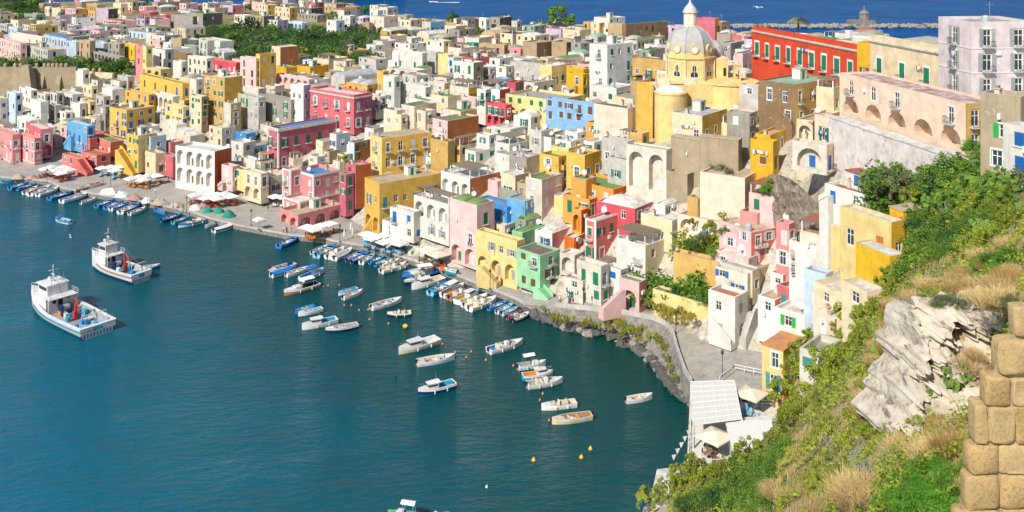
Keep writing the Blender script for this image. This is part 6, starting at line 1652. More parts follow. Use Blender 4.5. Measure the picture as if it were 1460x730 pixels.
def lamp_post():
    m = MB(); m.lathe([(.16, 0), (.16, .3), (.07, .5), (.05, 3.3), (.04, 3.5)], 8, M_metal); h = MB(); h.lathe([(.05, 3.5), (.2, 3.6), (.26, 4.0), (.30, 4.05), (.06, 4.35), (.01, 4.5)], 6, M_metal); g = MB(); g.lathe([(.17, 3.62), (.235, 3.98)], 6, plain('lamp_glass', (.6, .58, .5, 1), .3)); return m.mesh('post'), h.mesh('lantern'), g.mesh('glass')
LP = lamp_post()
for (px, py, z, w_) in ((699, 413, QZ, 'before the mint green house'), (597.5, 373, QZ, 'beside the cream parasols'), (358, 322, QZ, 'by the slipway of the pink house'), (67, 261, QZ, 'by the left parasols'), (266, 302, QZ, 'by the nets on the quay'), (158, 268, QZ, 'by the quay boats'), (963.6, 476, 4, 'on the sea wall bend'), (1030, 537, 4, 'above the white restaurant'), (832, 441, 3.2, 'beside the off white corner house'), (404, 302, QZ, 'behind the pink waterfront house'), (484.7, 345, QZ, 'by the folded parasols')):
    p = P(px, py, z); e = empty('street_lamp', p); tag(e, 'dark iron street lamp '+w_, 'street lamp', 'iron street lamps along the quay'); a = link('post', LP[0], e); b = link('lantern', LP[1], e); link('glass', LP[2], b)
# people: one continuous skinned body each
def person_mesh(pose, cols_):
    V = [(0, 0, .95), (0, 0, 1.15), (0, 0, 1.42), (0, 0, 1.52), (0, 0, 1.62), (0, 0, 1.74)]; Rr = [.15, .14, .16, .06, .095, .09]; E = [(0, 1), (1, 2), (2, 3), (3, 4), (4, 5)]
    st = .18 if pose == 'walk' else .02
    for s_ in (-1, 1):
        o = len(V); V += [(s_*.1, s_*st*.3, .88), (s_*.1, -s_*st*.6-.02, .48), (s_*.1, s_*st*-1.2+.02, .09), (s_*.1, s_*st*-1.2-.14, .04)]; Rr += [.095, .065, .045, .04]; E += [(0, o), (o, o+1), (o+1, o+2), (o+2, o+3)]
        o = len(V); V += [(s_*.2, 0, 1.4), (s_*.26, s_*st*.5, 1.14), (s_*.25, s_*st-.06, .9), (s_*.25, s_*st-.08, .82)]; Rr += [.06, .045, .035, .04]; E += [(2, o), (o, o+1), (o+1, o+2), (o+2, o+3)]
    me = bpy.data.meshes.new('p'); me.from_pydata(V, E, []); ob = bpy.data.objects.new('p', me); COL.objects.link(ob)
    sk = ob.modifiers.new('s', 'SKIN'); 
    for i, r in enumerate(Rr): me.skin_vertices[0].data[i].radius = (r, r*.8)
    me.skin_vertices[0].data[0].use_root = True
    ob.modifiers.new('u', 'SUBSURF').levels = 1
    bpy.context.view_layer.update(); me2 = bpy.data.meshes.new_from_object(ob.evaluated_get(bpy.context.evaluated_depsgraph_get())); bpy.data.objects.remove(ob)
    me2.materials.clear()
    for c in cols_: me2.materials.append(c)
    for f in me2.polygons:
        z = f.center.z; y = f.center.y; arm = abs(f.center.x) > .2 and z < 1.1 and z > .7
        f.material_index = 1 if (arm or (1.46 < z < 1.68 and y < .02)) else (3 if z >= 1.55 else (0 if z > .93 else (2 if z > .1 else 3)))
        f.use_smooth = True
    me2.name = 'person'; return me2
skin = plain('skin', (.50, .30, .20, 1), .6, var=.05); hair = plain('dark_hair', (.03, .02, .015, 1), .8)
PC = [('white', M_frame), ('dark blue', MH['n']), ('red', MH['r']), ('light blue', MH['l']), ('pink', plain('pink_cloth', (.6, .2, .25, 1), .8)), ('black', MH['k'])]
PM = [(n_, person_mesh(('walk', 'stand')[i % 2], [m_, skin, (MH['n'], M_dark, MH['h'])[i % 3], hair])) for i, (n_, m_) in enumerate(PC)]
PP = [('K', 967, 541, 2.6, 'by the corner of the mint green stairs'), ('K', 1026, 551, 3.0, 'on the road before the off white house'), ('K', 1042, 554, 3.0, 'walking right behind a companion on the road'), ('B', 65, 346, QZ, 'before the pink house at far left'), ('B', 80, 350, QZ, 'in the middle of a group before the pink house'), ('B', 100, 352, QZ, 'at the end of a group before the pink house'),
      ('B', 900, 516, QZ, 'alone on the open left quay'), ('B', 975, 442, QZ, 'beside the parasols by the cream stairs'), ('B', 1030, 612, QZ, 'by the nets on the quay'), ('B', 1002, 600, QZ, 'sorting nets on the quay'), ('B', 1062, 606, QZ, 'beside the quay lamp'), ('B', 1100, 582, QZ, 'behind the net piles'),
      ('R', 125, 690, QZ, 'outside the arches of the pink house'), ('R', 150, 694, QZ, 'leaning near the arches of the pink house'), ('R', 186, 694, QZ, 'at the corner of the pink house'), ('K', 110, 262, QZ, 'walking the quay below the white house'), ('N', 630, 300, 5, 'on the restaurant terrace'), ('D', 455, 620, QZ, 'near the slipway table')]
for i, (cr, a, b, z, w_) in enumerate(PP):
    ox, oy, k = CROP[cr]; p = P(ox+a/k, oy+b/k, z); n_, m_ = PM[i % 6]; o = link('person', m_, None, (p.x, p.y, z+.02), rnd.uniform(0, 6.3)); tag(o, f'person in {n_} top {w_}', 'person')
# heaps of nets under cloths
def heap(px0, px1, py, h, col, lab):
    a, b = P(px0, py, QZ), P(px1, py, QZ); w_ = (b-a).length/2; c = (a+b)/2; V = []; n, m_ = 22, 7; sd = px0
    for j in range(m_+1):
        for i in range(n):
            an = 2*math.pi*i/n; r = j/m_; q = 1+.2*noise.noise(Vector((math.cos(an)*2+sd, math.sin(an)*2, 0)))
            V.append((w_*q*r*math.cos(an), 1.5*q*r*math.sin(an), h*(1-r**2.6)*(1+.5*noise.noise(Vector((math.cos(an)*r*w_*1.3, math.sin(an)*r*2, sd))))))
    m = MB(); m.add(V, [(j*n+i, (j+1)*n+i, (j+1)*n+(i+1) % n, j*n+(i+1) % n) for j in range(m_) for i in range(n)], col)
    o = m.build('net_heap'); o.location = (c.x, c.y, QZ-.02); o.rotation_euler = (0, 0, R_(-18)); tag(o, lab, 'net heap')
cw, cp, cg, cb = M_canvas, plain('pinkish_net', (.50, .26, .24, 1), .95, var=.5, scale=4), plain('green_net', (.03, .28, .20, 1), .95, var=.5, scale=4), plain('beige_net', (.45, .38, .28, 1), .95, var=.5, scale=4)
for px0, px1, py, h, c, l in ((16, 36, 254, 1.1, cb, 'beige heap of nets left of the first parasols'), (36, 54, 254, .8, cp, 'low reddish heap of nets beside the first parasols'), (140, 168, 276, 1.5, cw, 'white covered net heap by the moored boats'), (163, 184, 280, 1.3, cw, 'second white covered net heap along the quay'),
        (182, 203, 284, 1.3, cp, 'pinkish covered net heap in the row'), (203, 216, 288, 1.2, cw, 'small white net heap between pink and beige ones'), (216, 242, 291, 1.4, cb, 'long beige net heap in the row'), (242, 262, 294, .9, cb, 'low beige net heap with people around'), (269, 288, 298, 1.3, cw, 'white net heap before the arcaded house parasols'), (288, 303, 302, 1.2, cg, 'greenish net heap near the slipway'),
        (304, 320, 303, 1.3, cg, 'dark green covered heap beside its twin'), (316, 336, 309, 1.6, cg, 'large dark green covered heap at the quay edge'), (283, 300, 293, 1.0, cp, 'pink net heap behind the white one')):
    heap(px0, px1, py, h, c, l)
m = MB(); m.box(-.6, .6, -.5, .5, 0, .9, MH['e']); m.box(-.65, .65, -.55, .55, .9, 1.0, MH['r']); o = m.build('fish_crate'); o.location = P(631, 385, QZ); tag(o, 'orange red crate standing beside the blue boat on the quay', 'crate')
# red kayak against the garden wall
m = MB(); m.lathe([(.01, 0), (.35, .6), (.42, 1.6), (.3, 2.8), (.01, 3.4)], 10, MH['r'], Matrix.Scale(.5, 4, (0, 1, 0))); o = m.build('kayak', None, True); p = P(1005, 467, 4); o.location = p; o.rotation_euler = (R_(-12), R_(10), R_(40)); tag(o, 'red kayak leaning upright by the garden wall', 'kayak')
# outside stairs on the quay
def stairs(x0, x1, y0, y1, mat, lab, w_=1.6, rail=True, crop='Z', zf=QZ, stepmat=None):
    """from foot pixel to head pixel; runs along the facade"""
    ox, oy, k = CROP[crop]; Yf = D(ox+x0/k, oy+y0/k); a = PY(ox+x0/k, oy+y0/k, P(0, oy+y0/k, zf).y-w_-1.2)
    b = PY(ox+x1/k, oy+y1/k, a.y+ (0 if x1 == x0 else 2.0)); d = Vector((b.x-a.x, b.y-a.y, 0)); L = d.length; d.normalize(); H = b.z-a.z; n = max(5, int(H/.19))
    e = empty('outside_staircase', a, math.atan2(d.y, d.x)); tag(e, lab, 'staircase'); m = MB()
    for i in range(n): m.box(i*L/n, L+.9, 0, w_, H*i/n-.01 if i else -1.5, H*(i+1)/n, stepmat or mat)
    m.build('steps', e)
    if rail: m = MB(); m.add([(-.1, -.22, -1.5), (L+.9, -.22, -1.5), (L+.9, -.22, H+.85), (L, -.22, H+.85), (-.1, -.22, .9), (-.1, 0, -1.5), (L+.9, 0, -1.5), (L+.9, 0, H+.85), (L, 0, H+.85), (-.1, 0, .9)], [(0, 1, 2, 3, 4), (9, 8, 7, 6, 5), (4, 3, 8, 9), (3, 2, 7, 8), (0, 4, 9, 5)], mat); m.build('side_wall', e)
    return e
stairs(518, 548, 334, 290, wallmat('yellow'), 'tall yellow staircase climbing the front of the yellow tower house', 2.2)
stairs(676, 653, 372, 318, wallmat('palepink'), 'steep brick stepped staircase on the pale pink quay house', 1.3, stepmat=M_terr)
stairs(713, 690, 402, 378, wallmat('paleyel'), 'short yellow staircase on the weathered yellow quay building', 1.5)
stairs(196, 174, 246, 212, wallmat('yellow'), 'golden stairs descending the big yellow house', 2.0)
stairs(132, 118, 246, 226, wallmat('salmon'), 'salmon stairs at the foot of the stepped salmon house', 2.0)
stairs(212, 232, 240, 218, wallmat('cream'), 'cream stairs beside the white parasols', 2.4)
stairs(860, 886, 446, 420, wallmat('palepink'), 'small pink and white stairs by the brick base', 1.5, zf=3.6)
stairs(788, 772, 424, 408, wallmat('mint'), 'mint green stair wall at the foot of the mint house', 1.5)
stairs(1062, 1075, 488, 448, wallmat('grayw'), 'narrow grey stone stairs climbing from the road end', 1.6, zf=4.2)
# white waterside restaurant
def restaurant():
    W = wallmat('white')
    zt, zd = 7.2, 4.0
    c4 = [P(985, 545, zt), P(1047, 543, zt), P(1058, 598, zt), P(988, 607, zt)]
    a = P(984, 640, zd); 
    e = empty('waterside_terrace', P(1020, 590, 0)); o = e.location; tag(e, 'white walled restaurant terrace built out over the water', 'terrace')
    m = MB(); poly = [P(984, 578, zd), P(1108, 572, zd), P(1108, 660, zd), P(980, 668, zd)]
    pl = [(p.x-o.x, p.y-o.y) for p in poly][::-1]; m.prism(pl, -2, zd, W); m.build('platform', e)
    m = MB(); q = [Vector((p[0], p[1], 0)) for p in pl]
    for i in (0, 2, 3):
        a_, b_ = q[i], q[(i+1) % 4]
        for h_ in (.5, 1.0): m.tube([(a_.x, a_.y, zd+h_), (b_.x, b_.y, zd+h_)], .05, M_frame, 4)
        for k in range(13): p = a_.lerp(b_, k/12); m.tube([(p.x, p.y, zd), (p.x, p.y, zd+1)], .05, M_frame, 4)
    m.build('railing', e)
    e = empty('canvas_pergola', (c4[0]+c4[2])/2-Vector((0, 0, 3.2))); o = e.location; tag(e, 'large white panelled canvas pergola roof at the waterside restaurant', 'pergola')
    m = MB(); m.prism([(p.x-o.x, p.y-o.y) for p in c4][::-1], 3.2, 3.28, M_canvas)
    m.build('canvas_roof', e); m = MB()
    for i in range(9):
        p, q = c4[0].lerp(c4[3], i/8)-o, c4[1].lerp(c4[2], i/8)-o; m.tube([(p.x, p.y, 3.3), (q.x, q.y, 3.3)], .05, M_frame, 4)
    for i in range(5):
        p, q = c4[0].lerp(c4[1], i/4)-o, c4[3].lerp(c4[2], i/4)-o; m.tube([(p.x, p.y, 3.3), (q.x, q.y, 3.3)], .05, M_frame, 4)
    m.build('rafters', e)
    for p in c4+[c4[0].lerp(c4[3], .5), c4[1].lerp(c4[2], .5)]: m = MB(); p = p-o; m.box(p.x-.1, p.x+.1, p.y-.1, p.y+.1, 0, 3.2, M_frame); m.build('post', e)
    for i, (cc, lab) in enumerate((([(1036, 601), (1098, 599), (1106, 634), (1046, 640)], 'flat white roofed restaurant bar beside the canvas pergola'), ([(938, 670), (985, 664), (990, 700), (930, 706)], 'low white boat shed at the water edge below the terrace'), ([(1056, 596), (1104, 592), (1104, 606), (1060, 610)], 'small white curved kitchen wall behind the bar roof'))):
        z2 = (6.9, 3.4, 6.2)[i]; pp = [P(*q, z2) for q in cc]; g = pp[3]; e = empty('white_pavilion', (g.x, g.y, 0)); tag(e, lab, 'pavilion')
        pl = [(p.x-g.x, p.y-g.y) for p in pp][::-1]; m = MB(); m.prism(pl, -1, z2-.2, W); m.build('wall', e); m = MB(); cx = sum(p[0] for p in pl)/4; cy = sum(p[1] for p in pl)/4; m.prism([(cx+(p[0]-cx)*1.06, cy+(p[1]-cy)*1.06) for p in pl], z2-.19, z2, M_canvas if i == 0 else roofmat('w')); m.build('roof', e)
    # rails beside the road and steps down
    for i, pts in enumerate(([(1026, 545), (1048, 528), (1088, 536), (1092, 545)], [(1056, 578), (1102, 580)], [(985, 640), (984, 580)], [(986, 664), (1000, 690)])):
        m = MB(); w3 = [P(*p, 4.2 if i != 2 else 4.0) for p in pts]; o = w3[0].copy(); rs = resample(w3, 1.2)
        for h_ in (.45, .95): m.tube([(p.x-o.x, p.y-o.y, h_) for p in rs], .07, M_frame, 4)
        for p in rs: m.tube([(p.x-o.x, p.y-o.y, 0), (p.x-o.x, p.y-o.y, .95)], .06, M_frame, 4)
        ob = m.build('white_railing'); ob.location = o; tag(ob, ('curved white wooden railing at the end of the road', 'straight white railing behind the restaurant parasol', 'white railing along the pergola water side', 'short white railing above the boat shed')[i], 'railing')
    umb('N', [(570, 262)], 'c', 4.05, 'b', 'the parasol over the upper restaurant tables', 4); umb('N', [(430, 425)], 'c', 4.05, 'd', 'the parasol beside the canvas pergola', 4)
    # bunting line
    m = MB(); a, b = P(943, 668, 1.5), P(984, 600, 7); m.tube([a, (a+b)/2-Vector((0, 0, .8)), b], .03, M_metal, 4)
    tag(m.build('mooring_rope'), 'thin rope slanting from the pergola down to the water', 'rope')
    for i in range(5):
        t_ = .35+i*.13; p = a.lerp(b, t_)-Vector((0, 0, .5)); m = MB(); m.add([(0, 0, 0), (.7, .2, 0), (.3, .1, -.8), (0, .03, 0), (.7, .23, 0), (.3, .13, -.8)], [(0, 1, 2), (5, 4, 3), (0, 3, 4, 1), (1, 4, 5, 2), (2, 5, 3, 0)], M_canvas); ob = m.build('pennant'); ob.location = p; tag(ob, 'white pennant hanging on the rope over the water', 'pennant', 'pennants on the rope')
restaurant()
# ------------------------------------------------------------------ labels made unique
LM = [(984,60,'the domed church'),(1130,80,'the long red building'),(1390,70,'the lilac block'),(1300,160,'the long peach house'),(575,230,'the yellow tower house'),(440,285,'the pink waterfront house'),
 (440,195,'the dark pink palace'),(200,165,'the big yellow house'),(262,245,'the arcaded white house'),(40,215,'the far pink houses'),(40,108,'the castle wall'),(113,200,'the sky blue house'),(760,380,'the mint green house'),(735,315,'the bright blue house'),
 (905,300,'the crimson house'),(1075,340,'the pink terraced house'),(1250,340,'the hillside yellow house'),(840,272,'the orange houses'),(350,55,'the tree grove'),(25,25,'the far corner wood'),(875,90,'the tall balconied house'),(750,155,'the yellow arcade house'),
 (708,160,'the brick red house'),(490,160,'the rose red house'),(325,150,'the weathered ochre tower'),(1150,150,'the tall brown house'),(1130,520,'the orange roofed house'),(700,40,'the far sea'),(160,40,'the upper town'),(600,95,'the two shutter house'),(640,270,'the reed pergolas'),(905,370,'the white pergola house')]
ANG = ['right of', 'uphill right of', 'uphill behind', 'uphill left of', 'left of', 'downhill left of', 'below', 'downhill right of']
def where(px, py):
    d = sorted(LM, key=lambda l: (l[0]-px)**2+(l[1]-py)**2*2.2)
    l = d[0] if math.hypot(d[0][0]-px, d[0][1]-py) > 9 else d[1]
    a = math.atan2(-(py-l[1]), px-l[0]); i = int(round(a/(math.pi/4))) % 8
    return ANG[i]+' '+l[2]
# ------------------------------------------------------------------ vegetation
def leafmat(name, a, b_, dry=None):
    m, t, b = newmat(name); tc = nd(t, 'ShaderNodeTexCoord'); oi = nd(t, 'ShaderNodeObjectInfo'); v = tc.outputs['Object']; ge = nd(t, 'ShaderNodeNewGeometry')
    x = mix(t, ramp(t, noise_n(t, v, .9, 4, .6), [(.38, (0, 0, 0)), (.62, (1, 1, 1))]), a, b_)
    x = mix(t, ge.outputs['Random Per Island'], x, sc(b_, 1.35))
    if dry: x = mix(t, ramp(t, noise_n(t, v, .6, 3, .6), [(.6, (0, 0, 0)), (.68, (1, 1, 1))]), x, dry)
    hv = nd(t, 'ShaderNodeHueSaturation'); mr = nd(t, 'ShaderNodeMapRange'); mr.inputs['To Min'].default_value = .8; mr.inputs['To Max'].default_value = 1.2
    t.links.new(oi.outputs['Random'], mr.inputs[0]); t.links.new(mr.outputs[0], hv.inputs['Value']); t.links.new(x, hv.inputs['Color']); x = hv.outputs[0]
    t.links.new(x, b.inputs['Base Color']); b.inputs['Roughness'].default_value = .6; b.inputs['Specular IOR Level'].default_value = .3
    tr = nd(t, 'ShaderNodeBsdfTranslucent'); t.links.new(x, tr.inputs[0]); ms = nd(t, 'ShaderNodeMixShader'); ms.inputs[0].default_value = .3
    t.links.new(b.outputs[0], ms.inputs[1]); t.links.new(tr.outputs[0], ms.inputs[2]); t.links.new(ms.outputs[0], t.nodes['Material Output'].inputs[0]); return m
LM_ = {'bright': leafmat('yellow_green_leaves', (.13, .20, .02, 1), (.25, .29, .03, 1)), 'mid': leafmat('green_leaves', (.06, .15, .02, 1), (.13, .23, .03, 1)), 'dark': leafmat('dark_green_leaves', (.022, .065, .018, 1), (.05, .12, .025, 1)),
       'olive': leafmat('olive_leaves', (.09, .13, .05, 1), (.15, .18, .08, 1)), 'grey': leafmat('grey_green_leaves', (.24, .26, .18, 1), (.34, .34, .24, 1)), 'vivid': leafmat('vivid_green_leaves', (.045, .16, .015, 1), (.10, .25, .02, 1)),
       'dry': leafmat('dry_grass', (.42, .30, .12, 1), (.55, .42, .20, 1)), 'rusty': leafmat('rusty_scrub', (.32, .18, .06, 1), (.40, .27, .10, 1)), 'wall': leafmat('wall_creeper_leaves', (.12, .17, .02, 1), (.28, .26, .03, 1), (.30, .16, .03, 1))}
M_bark = plain('bark', (.16, .12, .09, 1), .9, var=.4, scale=5); M_twig = plain('pale_twigs', (.34, .28, .22, 1), .9)
def foliage(n, leaf, clumps, seed, mat, squash=.8, spread=.30, low=-.35, blade=1.0):
    """unit-radius crown of single leaf faces gathered in uneven clumps"""
    r = random.Random(seed); m = MB(); i = m.mi(mat); C = []
    for k in range(clumps):
        while True:
            p = Vector((r.uniform(-1, 1), r.uniform(-1, 1), r.uniform(low, 1)))
            if .35 < p.length < .95: break
        C.append((Vector((p.x, p.y, p.z*squash)), r.uniform(.5, 1.25)*spread))
    for k in range(n):
        c, s_ = C[r.randrange(clumps)]; d = Vector((r.gauss(0, 1), r.gauss(0, 1), r.gauss(0, 1))).normalized(); q = c+d*s_*r.uniform(.45, 1.05)
        nr = (d+Vector((0, 0, .5))+Vector((r.uniform(-1, 1), r.uniform(-1, 1), r.uniform(-1, 1)))*.7).normalized()
        u = nr.orthogonal().normalized(); u = Matrix.Rotation(r.uniform(0, 6.28), 3, nr) @ u; v = nr.cross(u); l = leaf*r.uniform(.7, 1.35)
        o = len(m.v); m.v += [tuple(q-u*l*.5*blade), tuple(q-v*l*.32), tuple(q+u*l*.5*blade), tuple(q+v*l*.32)]; m.f.append((o, o+1, o+2, o+3)); m.m.append(i)
    return m
def grass_mound(n, h, seed, mat, w_=.02):
    r = random.Random(seed); m = MB(); i = m.mi(mat)
    for k in range(n):
        a, rr = r.uniform(0, 6.28), r.random()**.6; x, y = rr*math.cos(a), rr*math.sin(a); b = Vector((r.gauss(0, .25)+x*.3, r.gauss(0, .25)+y*.3, h*r.uniform(.4, 1.1))); p = Vector((x, y, -.1)); t_ = r.uniform(0, 6.28); u = Vector((math.cos(t_), math.sin(t_), 0))*w_
        o = len(m.v); m.v += [tuple(p-u), tuple(p+u), tuple(p+b*.6+u*.7), tuple(p+b)]; m.f.append((o, o+1, o+2, o+3)); m.m.append(i)
    return m
FO = {}
def fo(kind, fine, var):
    key = (kind, fine, var)
    if key not in FO:
        n, leaf, cl = {2: (5200, .060, 46), 1: (2600, .10, 34), 0: (700, .17, 20)}[fine]
        if kind in ('dry', 'rusty'): FO[key] = grass_mound(1500 if fine == 2 else 800, .45 if kind == 'dry' else .6, var*7+3, LM_[kind], .014).mesh('grass')
        elif kind == 'grey': FO[key] = foliage(int(n*.8), leaf*.8, cl, var*13+5, LM_[kind], .6, .22, -.1, 1.8).mesh('foliage')
        else: FO[key] = foliage(n, leaf, cl, var*13+hash(kind) % 7*0+len(kind), LM_[kind], .85 if kind != 'bright' else .9, .28 if kind != 'bright' else .20, -.3, 1.3 if kind in ('vivid', 'bright') else 1).mesh('crown')
    return FO[key]
TRK = {}
def trunk_mesh(h, seed, bare=False):
    k = (round(h), seed, bare)
    if k in TRK: return TRK[k]
    r = random.Random(seed); m = MB(); top = Vector((r.uniform(-.15, .15), r.uniform(-.15, .15), .0))
    pts = [Vector((0, 0, -h)), Vector((r.uniform(-.1, .1), r.uniform(-.1, .1), -h*.4)), top]; m.tube(pts, [.11, .085, .06], M_bark if not bare else M_twig, 6)
    for i in range(9 if bare else 6):
        a = r.uniform(0, 6.28); el = r.uniform(.5, 1.2); L = r.uniform(.5, .95); s0 = pts[1].lerp(top, r.uniform(.3, 1)); e_ = s0+Vector((math.cos(a)*math.cos(el)*L, math.sin(a)*math.cos(el)*L, math.sin(el)*L)); md = s0.lerp(e_, .5)+Vector((r.uniform(-.08, .08), r.uniform(-.08, .08), .06))
        m.tube([s0, md, e_], [.045, .03, .012], M_bark if not bare else M_twig, 4)
        if bare or i < 3:
            for j in range(4): q = md.lerp(e_, r.random()); m.tube([q, q+Vector((r.uniform(-.3, .3), r.uniform(-.3, .3), r.uniform(.05, .4)))], [.014, .006], M_bark if not bare else M_twig, 3)
    TRK[k] = m.mesh('trunk'); return TRK[k]
KD = {'bright': 'yellow green', 'mid': 'green', 'dark': 'dark green', 'olive': 'olive green', 'grey': 'silvery grey', 'vivid': 'vivid green', 'dry': 'dry straw coloured', 'rusty': 'rust brown', 'wall': 'yellowish creeping'}
NV = [0]
def plant(px, py, r, kind, lab, cat='tree', y=None, z=None, grp=None, fine=None, th=1.2, sz=(1, 1, 1), trunk=True, name=None):
    Y = y or D(px, py); p = PY(px, py, Y); x = p.x; zc = p.z if z is None else z
    fine = fine if fine is not None else (2 if Y < 95 else (1 if Y < 230 else 0))
    NV[0] += 1; v = NV[0] % 3
    e = empty(name or ('tree' if cat == 'tree' else 'shrub'), (x, Y, zc), rnd.uniform(0, 6.28)); tag(e, lab, cat, grp)
    link('crown' if kind not in ('dry', 'rusty') else 'foliage', fo(kind, fine, v), e, (0, 0, 0), None, (r*sz[0], r*sz[1], r*sz[2]))
    if trunk: link('trunk', trunk_mesh(th, v), e, (0, 0, 0), None, (r, r, r))
    return e
# far grove behind the town
G = [(312, 44, 6.5, 'mid'), (352, 44, 7, 'dark'), (335, 60, 5, 'mid'), (450, 44, 6.5, 'mid'), (380, 62, 4.5, 'olive'), (405, 56, 4.5, 'dark'), (425, 62, 4.5, 'mid'), (478, 58, 4.5, 'mid'), (505, 48, 5.5, 'dark'), (520, 56, 4.5, 'mid'), (300, 66, 4, 'dark'), (398, 74, 4, 'mid'), (455, 72, 4.5, 'mid'), (430, 80, 3.5, 'bright'), (490, 78, 4, 'dark'), (540, 58, 4, 'mid'),
     (362, 76, 3.5, 'mid'), (345, 80, 3.2, 'dark'), (412, 86, 3.2, 'mid'), (470, 86, 3, 'bright'), (506, 84, 3.5, 'mid'), (318, 74, 4, 'dark'), (440, 60, 5, 'dark'), (565, 56, 4, 'mid'), (290, 58, 4, 'dark'), (525, 72, 3.5, 'olive'), (385, 44, 4, 'mid'), (545, 48, 3.6, 'dark'), (590, 52, 3, 'mid'),
     (683, 50, 4, 'mid'), (703, 53, 3.8, 'bright'), (722, 50, 3.8, 'dark'), (742, 52, 3.8, 'mid'), (750, 60, 3, 'dark'), (775, 42, 4, 'mid'), (790, 41, 4, 'dark'), (812, 46, 3.4, 'mid'), (797, 27, 7.5, 'mid'), (640, 26, 3, 'mid'), (622, 48, 3, 'mid'), (205, 8, 5, 'dark'), (93, 23, 4, 'dark'), (235, 12, 4, 'dark'), (260, 3, 5, 'dark'), (355, 12, 4.5, 'dark'), (490, 20, 4.5, 'mid'), (475, 24, 4, 'mid'), (520, 15, 4.5, 'mid'), (550, 12, 4.5, 'mid'), (280, 47, 4, 'mid'), (298, 48, 3.5, 'dark')]
for i in range(46):
    a, b = rnd.uniform(286, 540), rnd.uniform(42, 84)
    if b > 66 and a > 505 or (b < 52 and 375 < a < 430): continue
    G.append((a, b, rnd.uniform(2.6, 4.2), rnd.choice(('mid', 'dark', 'dark', 'olive', 'mid'))))
for i, (a, b, r, k) in enumerate(G):
    r *= 1.3 if b > 30 else 1.1
    plant(a, b, r, k, f'{KD[k]} round topped tree '+where(a, b), grp='trees behind the town', th=.9)
for i in range(26):
    a, b = rnd.uniform(-15, 54), rnd.uniform(-2, 34); plant(a, b, rnd.uniform(4.5, 7), rnd.choice(('dark', 'mid', 'dark')), 'dark green tree massed in the wood at the far corner', grp='trees of the wood at the far corner', th=.9)
for i, a in enumerate((2, 14, 36, 50, 62, 74, 86, 96, 108, 118, 128, 138, 150, 160, 170, 178)):
    b = 93+rnd.uniform(-3, 4)+(0 if a < 100 else 2); k = rnd.choice(('mid', 'dark', 'dark', 'olive', 'mid')); plant(a, b, rnd.uniform(3.4, 4.6), k, f'{KD[k]} tree growing just above the castle wall', grp='trees above the castle wall', th=.9)
# cypress, palm
p = PY(648, 27, 560); e = empty('cypress_tree', p); tag(e, 'single slim dark cypress against the sea', 'cypress'); link('crown', fo('dark', 0, 1), e, (0, 0, 0), None, (2.2, 2.2, 7)); link('trunk', trunk_mesh(1.2, 1), e, None, None, (3, 3, 6))
def palm(px, py, y, H, lab, s_=1):
    p = PY(px, py, y); e = empty('palm_tree', p); tag(e, lab, 'palm'); m = MB(); m.tube([(0, 0, -H), (.1, 0, -H/2), (0, 0, 0)], [.35*s_, .28*s_, .3*s_], M_bark, 7); m.build('trunk', e); m = MB()
    for i in range(24):
        a = i*2.4; el = R_(rnd.uniform(5, 70)); L = 3.4*s_; pts = []
        for k in range(6): t_ = k/5; pts.append(Vector((math.cos(a)*L*t_*math.cos(el*(1-t_*.7)), math.sin(a)*L*t_*math.cos(el*(1-t_*.7)), L*t_*math.sin(el)*(1-t_*.9)-.5*t_*t_*L*.6)))
        for q in range(5):
            for sg in (-1, 1):
                u = Vector((-math.sin(a), math.cos(a), -.5))*sg*.35*s_; m.add([pts[q], pts[q+1], pts[q+1]+u, pts[q]+u*.8], [(0, 1, 2, 3)], LM_['olive'])
    m.build('crown', e)
palm(1138, 29, 300, 9, 'palm tree rising behind the long red building')
# gardens under the peach house
for a, b, r, k in ((1252, 262, 2.6, 'olive'), (1270, 256, 3.2, 'mid'), (1290, 266, 2.8, 'olive'), (1312, 270, 2.4, 'mid'), (1330, 254, 3.2, 'mid'), (1352, 248, 3.4, 'mid'), (1340, 274, 2.6, 'dark'), (1368, 262, 3, 'mid'), (1388, 252, 2.8, 'mid'), (1380, 276, 2.4, 'bright'), (1408, 256, 2.3, 'vivid'), (1300, 284, 1.8, 'bright'), (1400, 282, 2.2, 'bright'), (1420, 270, 2.2, 'mid'), (1387, 212, 1.6, 'vivid'), (1432, 285, 2.0, 'bright'), (1452, 262, 1.8, 'olive')):
    plant(a, b, r, k, f'{KD[k]} garden tree under the whitewashed wall', grp='garden trees under the whitewashed wall', y=D(a, b)-3)
# playground garden and walls
for a, b, r, k, z in ((1003, 424, 1.9, 'mid', None), (996, 418, 1.2, 'vivid', None), (950, 422, 1.3, 'bright', None), (935, 418, 1.2, 'mid', None), (965, 415, 1.3, 'dark', None), (940, 440, 1.3, 'wall', None), (952, 446, 1.4, 'wall', None), (970, 446, 1.4, 'wall', None), (925, 432, 1.0, 'wall', None), (985, 452, 1.1, 'wall', None), (1002, 340, 1.4, 'olive', None), (1018, 358, 1.5, 'mid', None), (986, 350, 1.5, 'dark', None), (1032, 330, 1.2, 'mid', None), (988, 318, 1.1, 'bright', None), (1012, 322, 1.3, 'bright', None), (1030, 308, 1.0, 'bright', None), (1015, 244, 1.4, 'olive', None), (1028, 240, 1.5, 'grey', None), (1040, 246, 1.0, 'olive', None), (1092, 272, 1.4, 'vivid', None), (1098, 262, 1.2, 'bright', None)):
    plant(a, b, r, k, f'{KD[k]} shrub '+where(a, b), 'shrub', y=D(a, b)-3.5, trunk=False, grp=f'{KD[k]} shrubs in the town gardens')
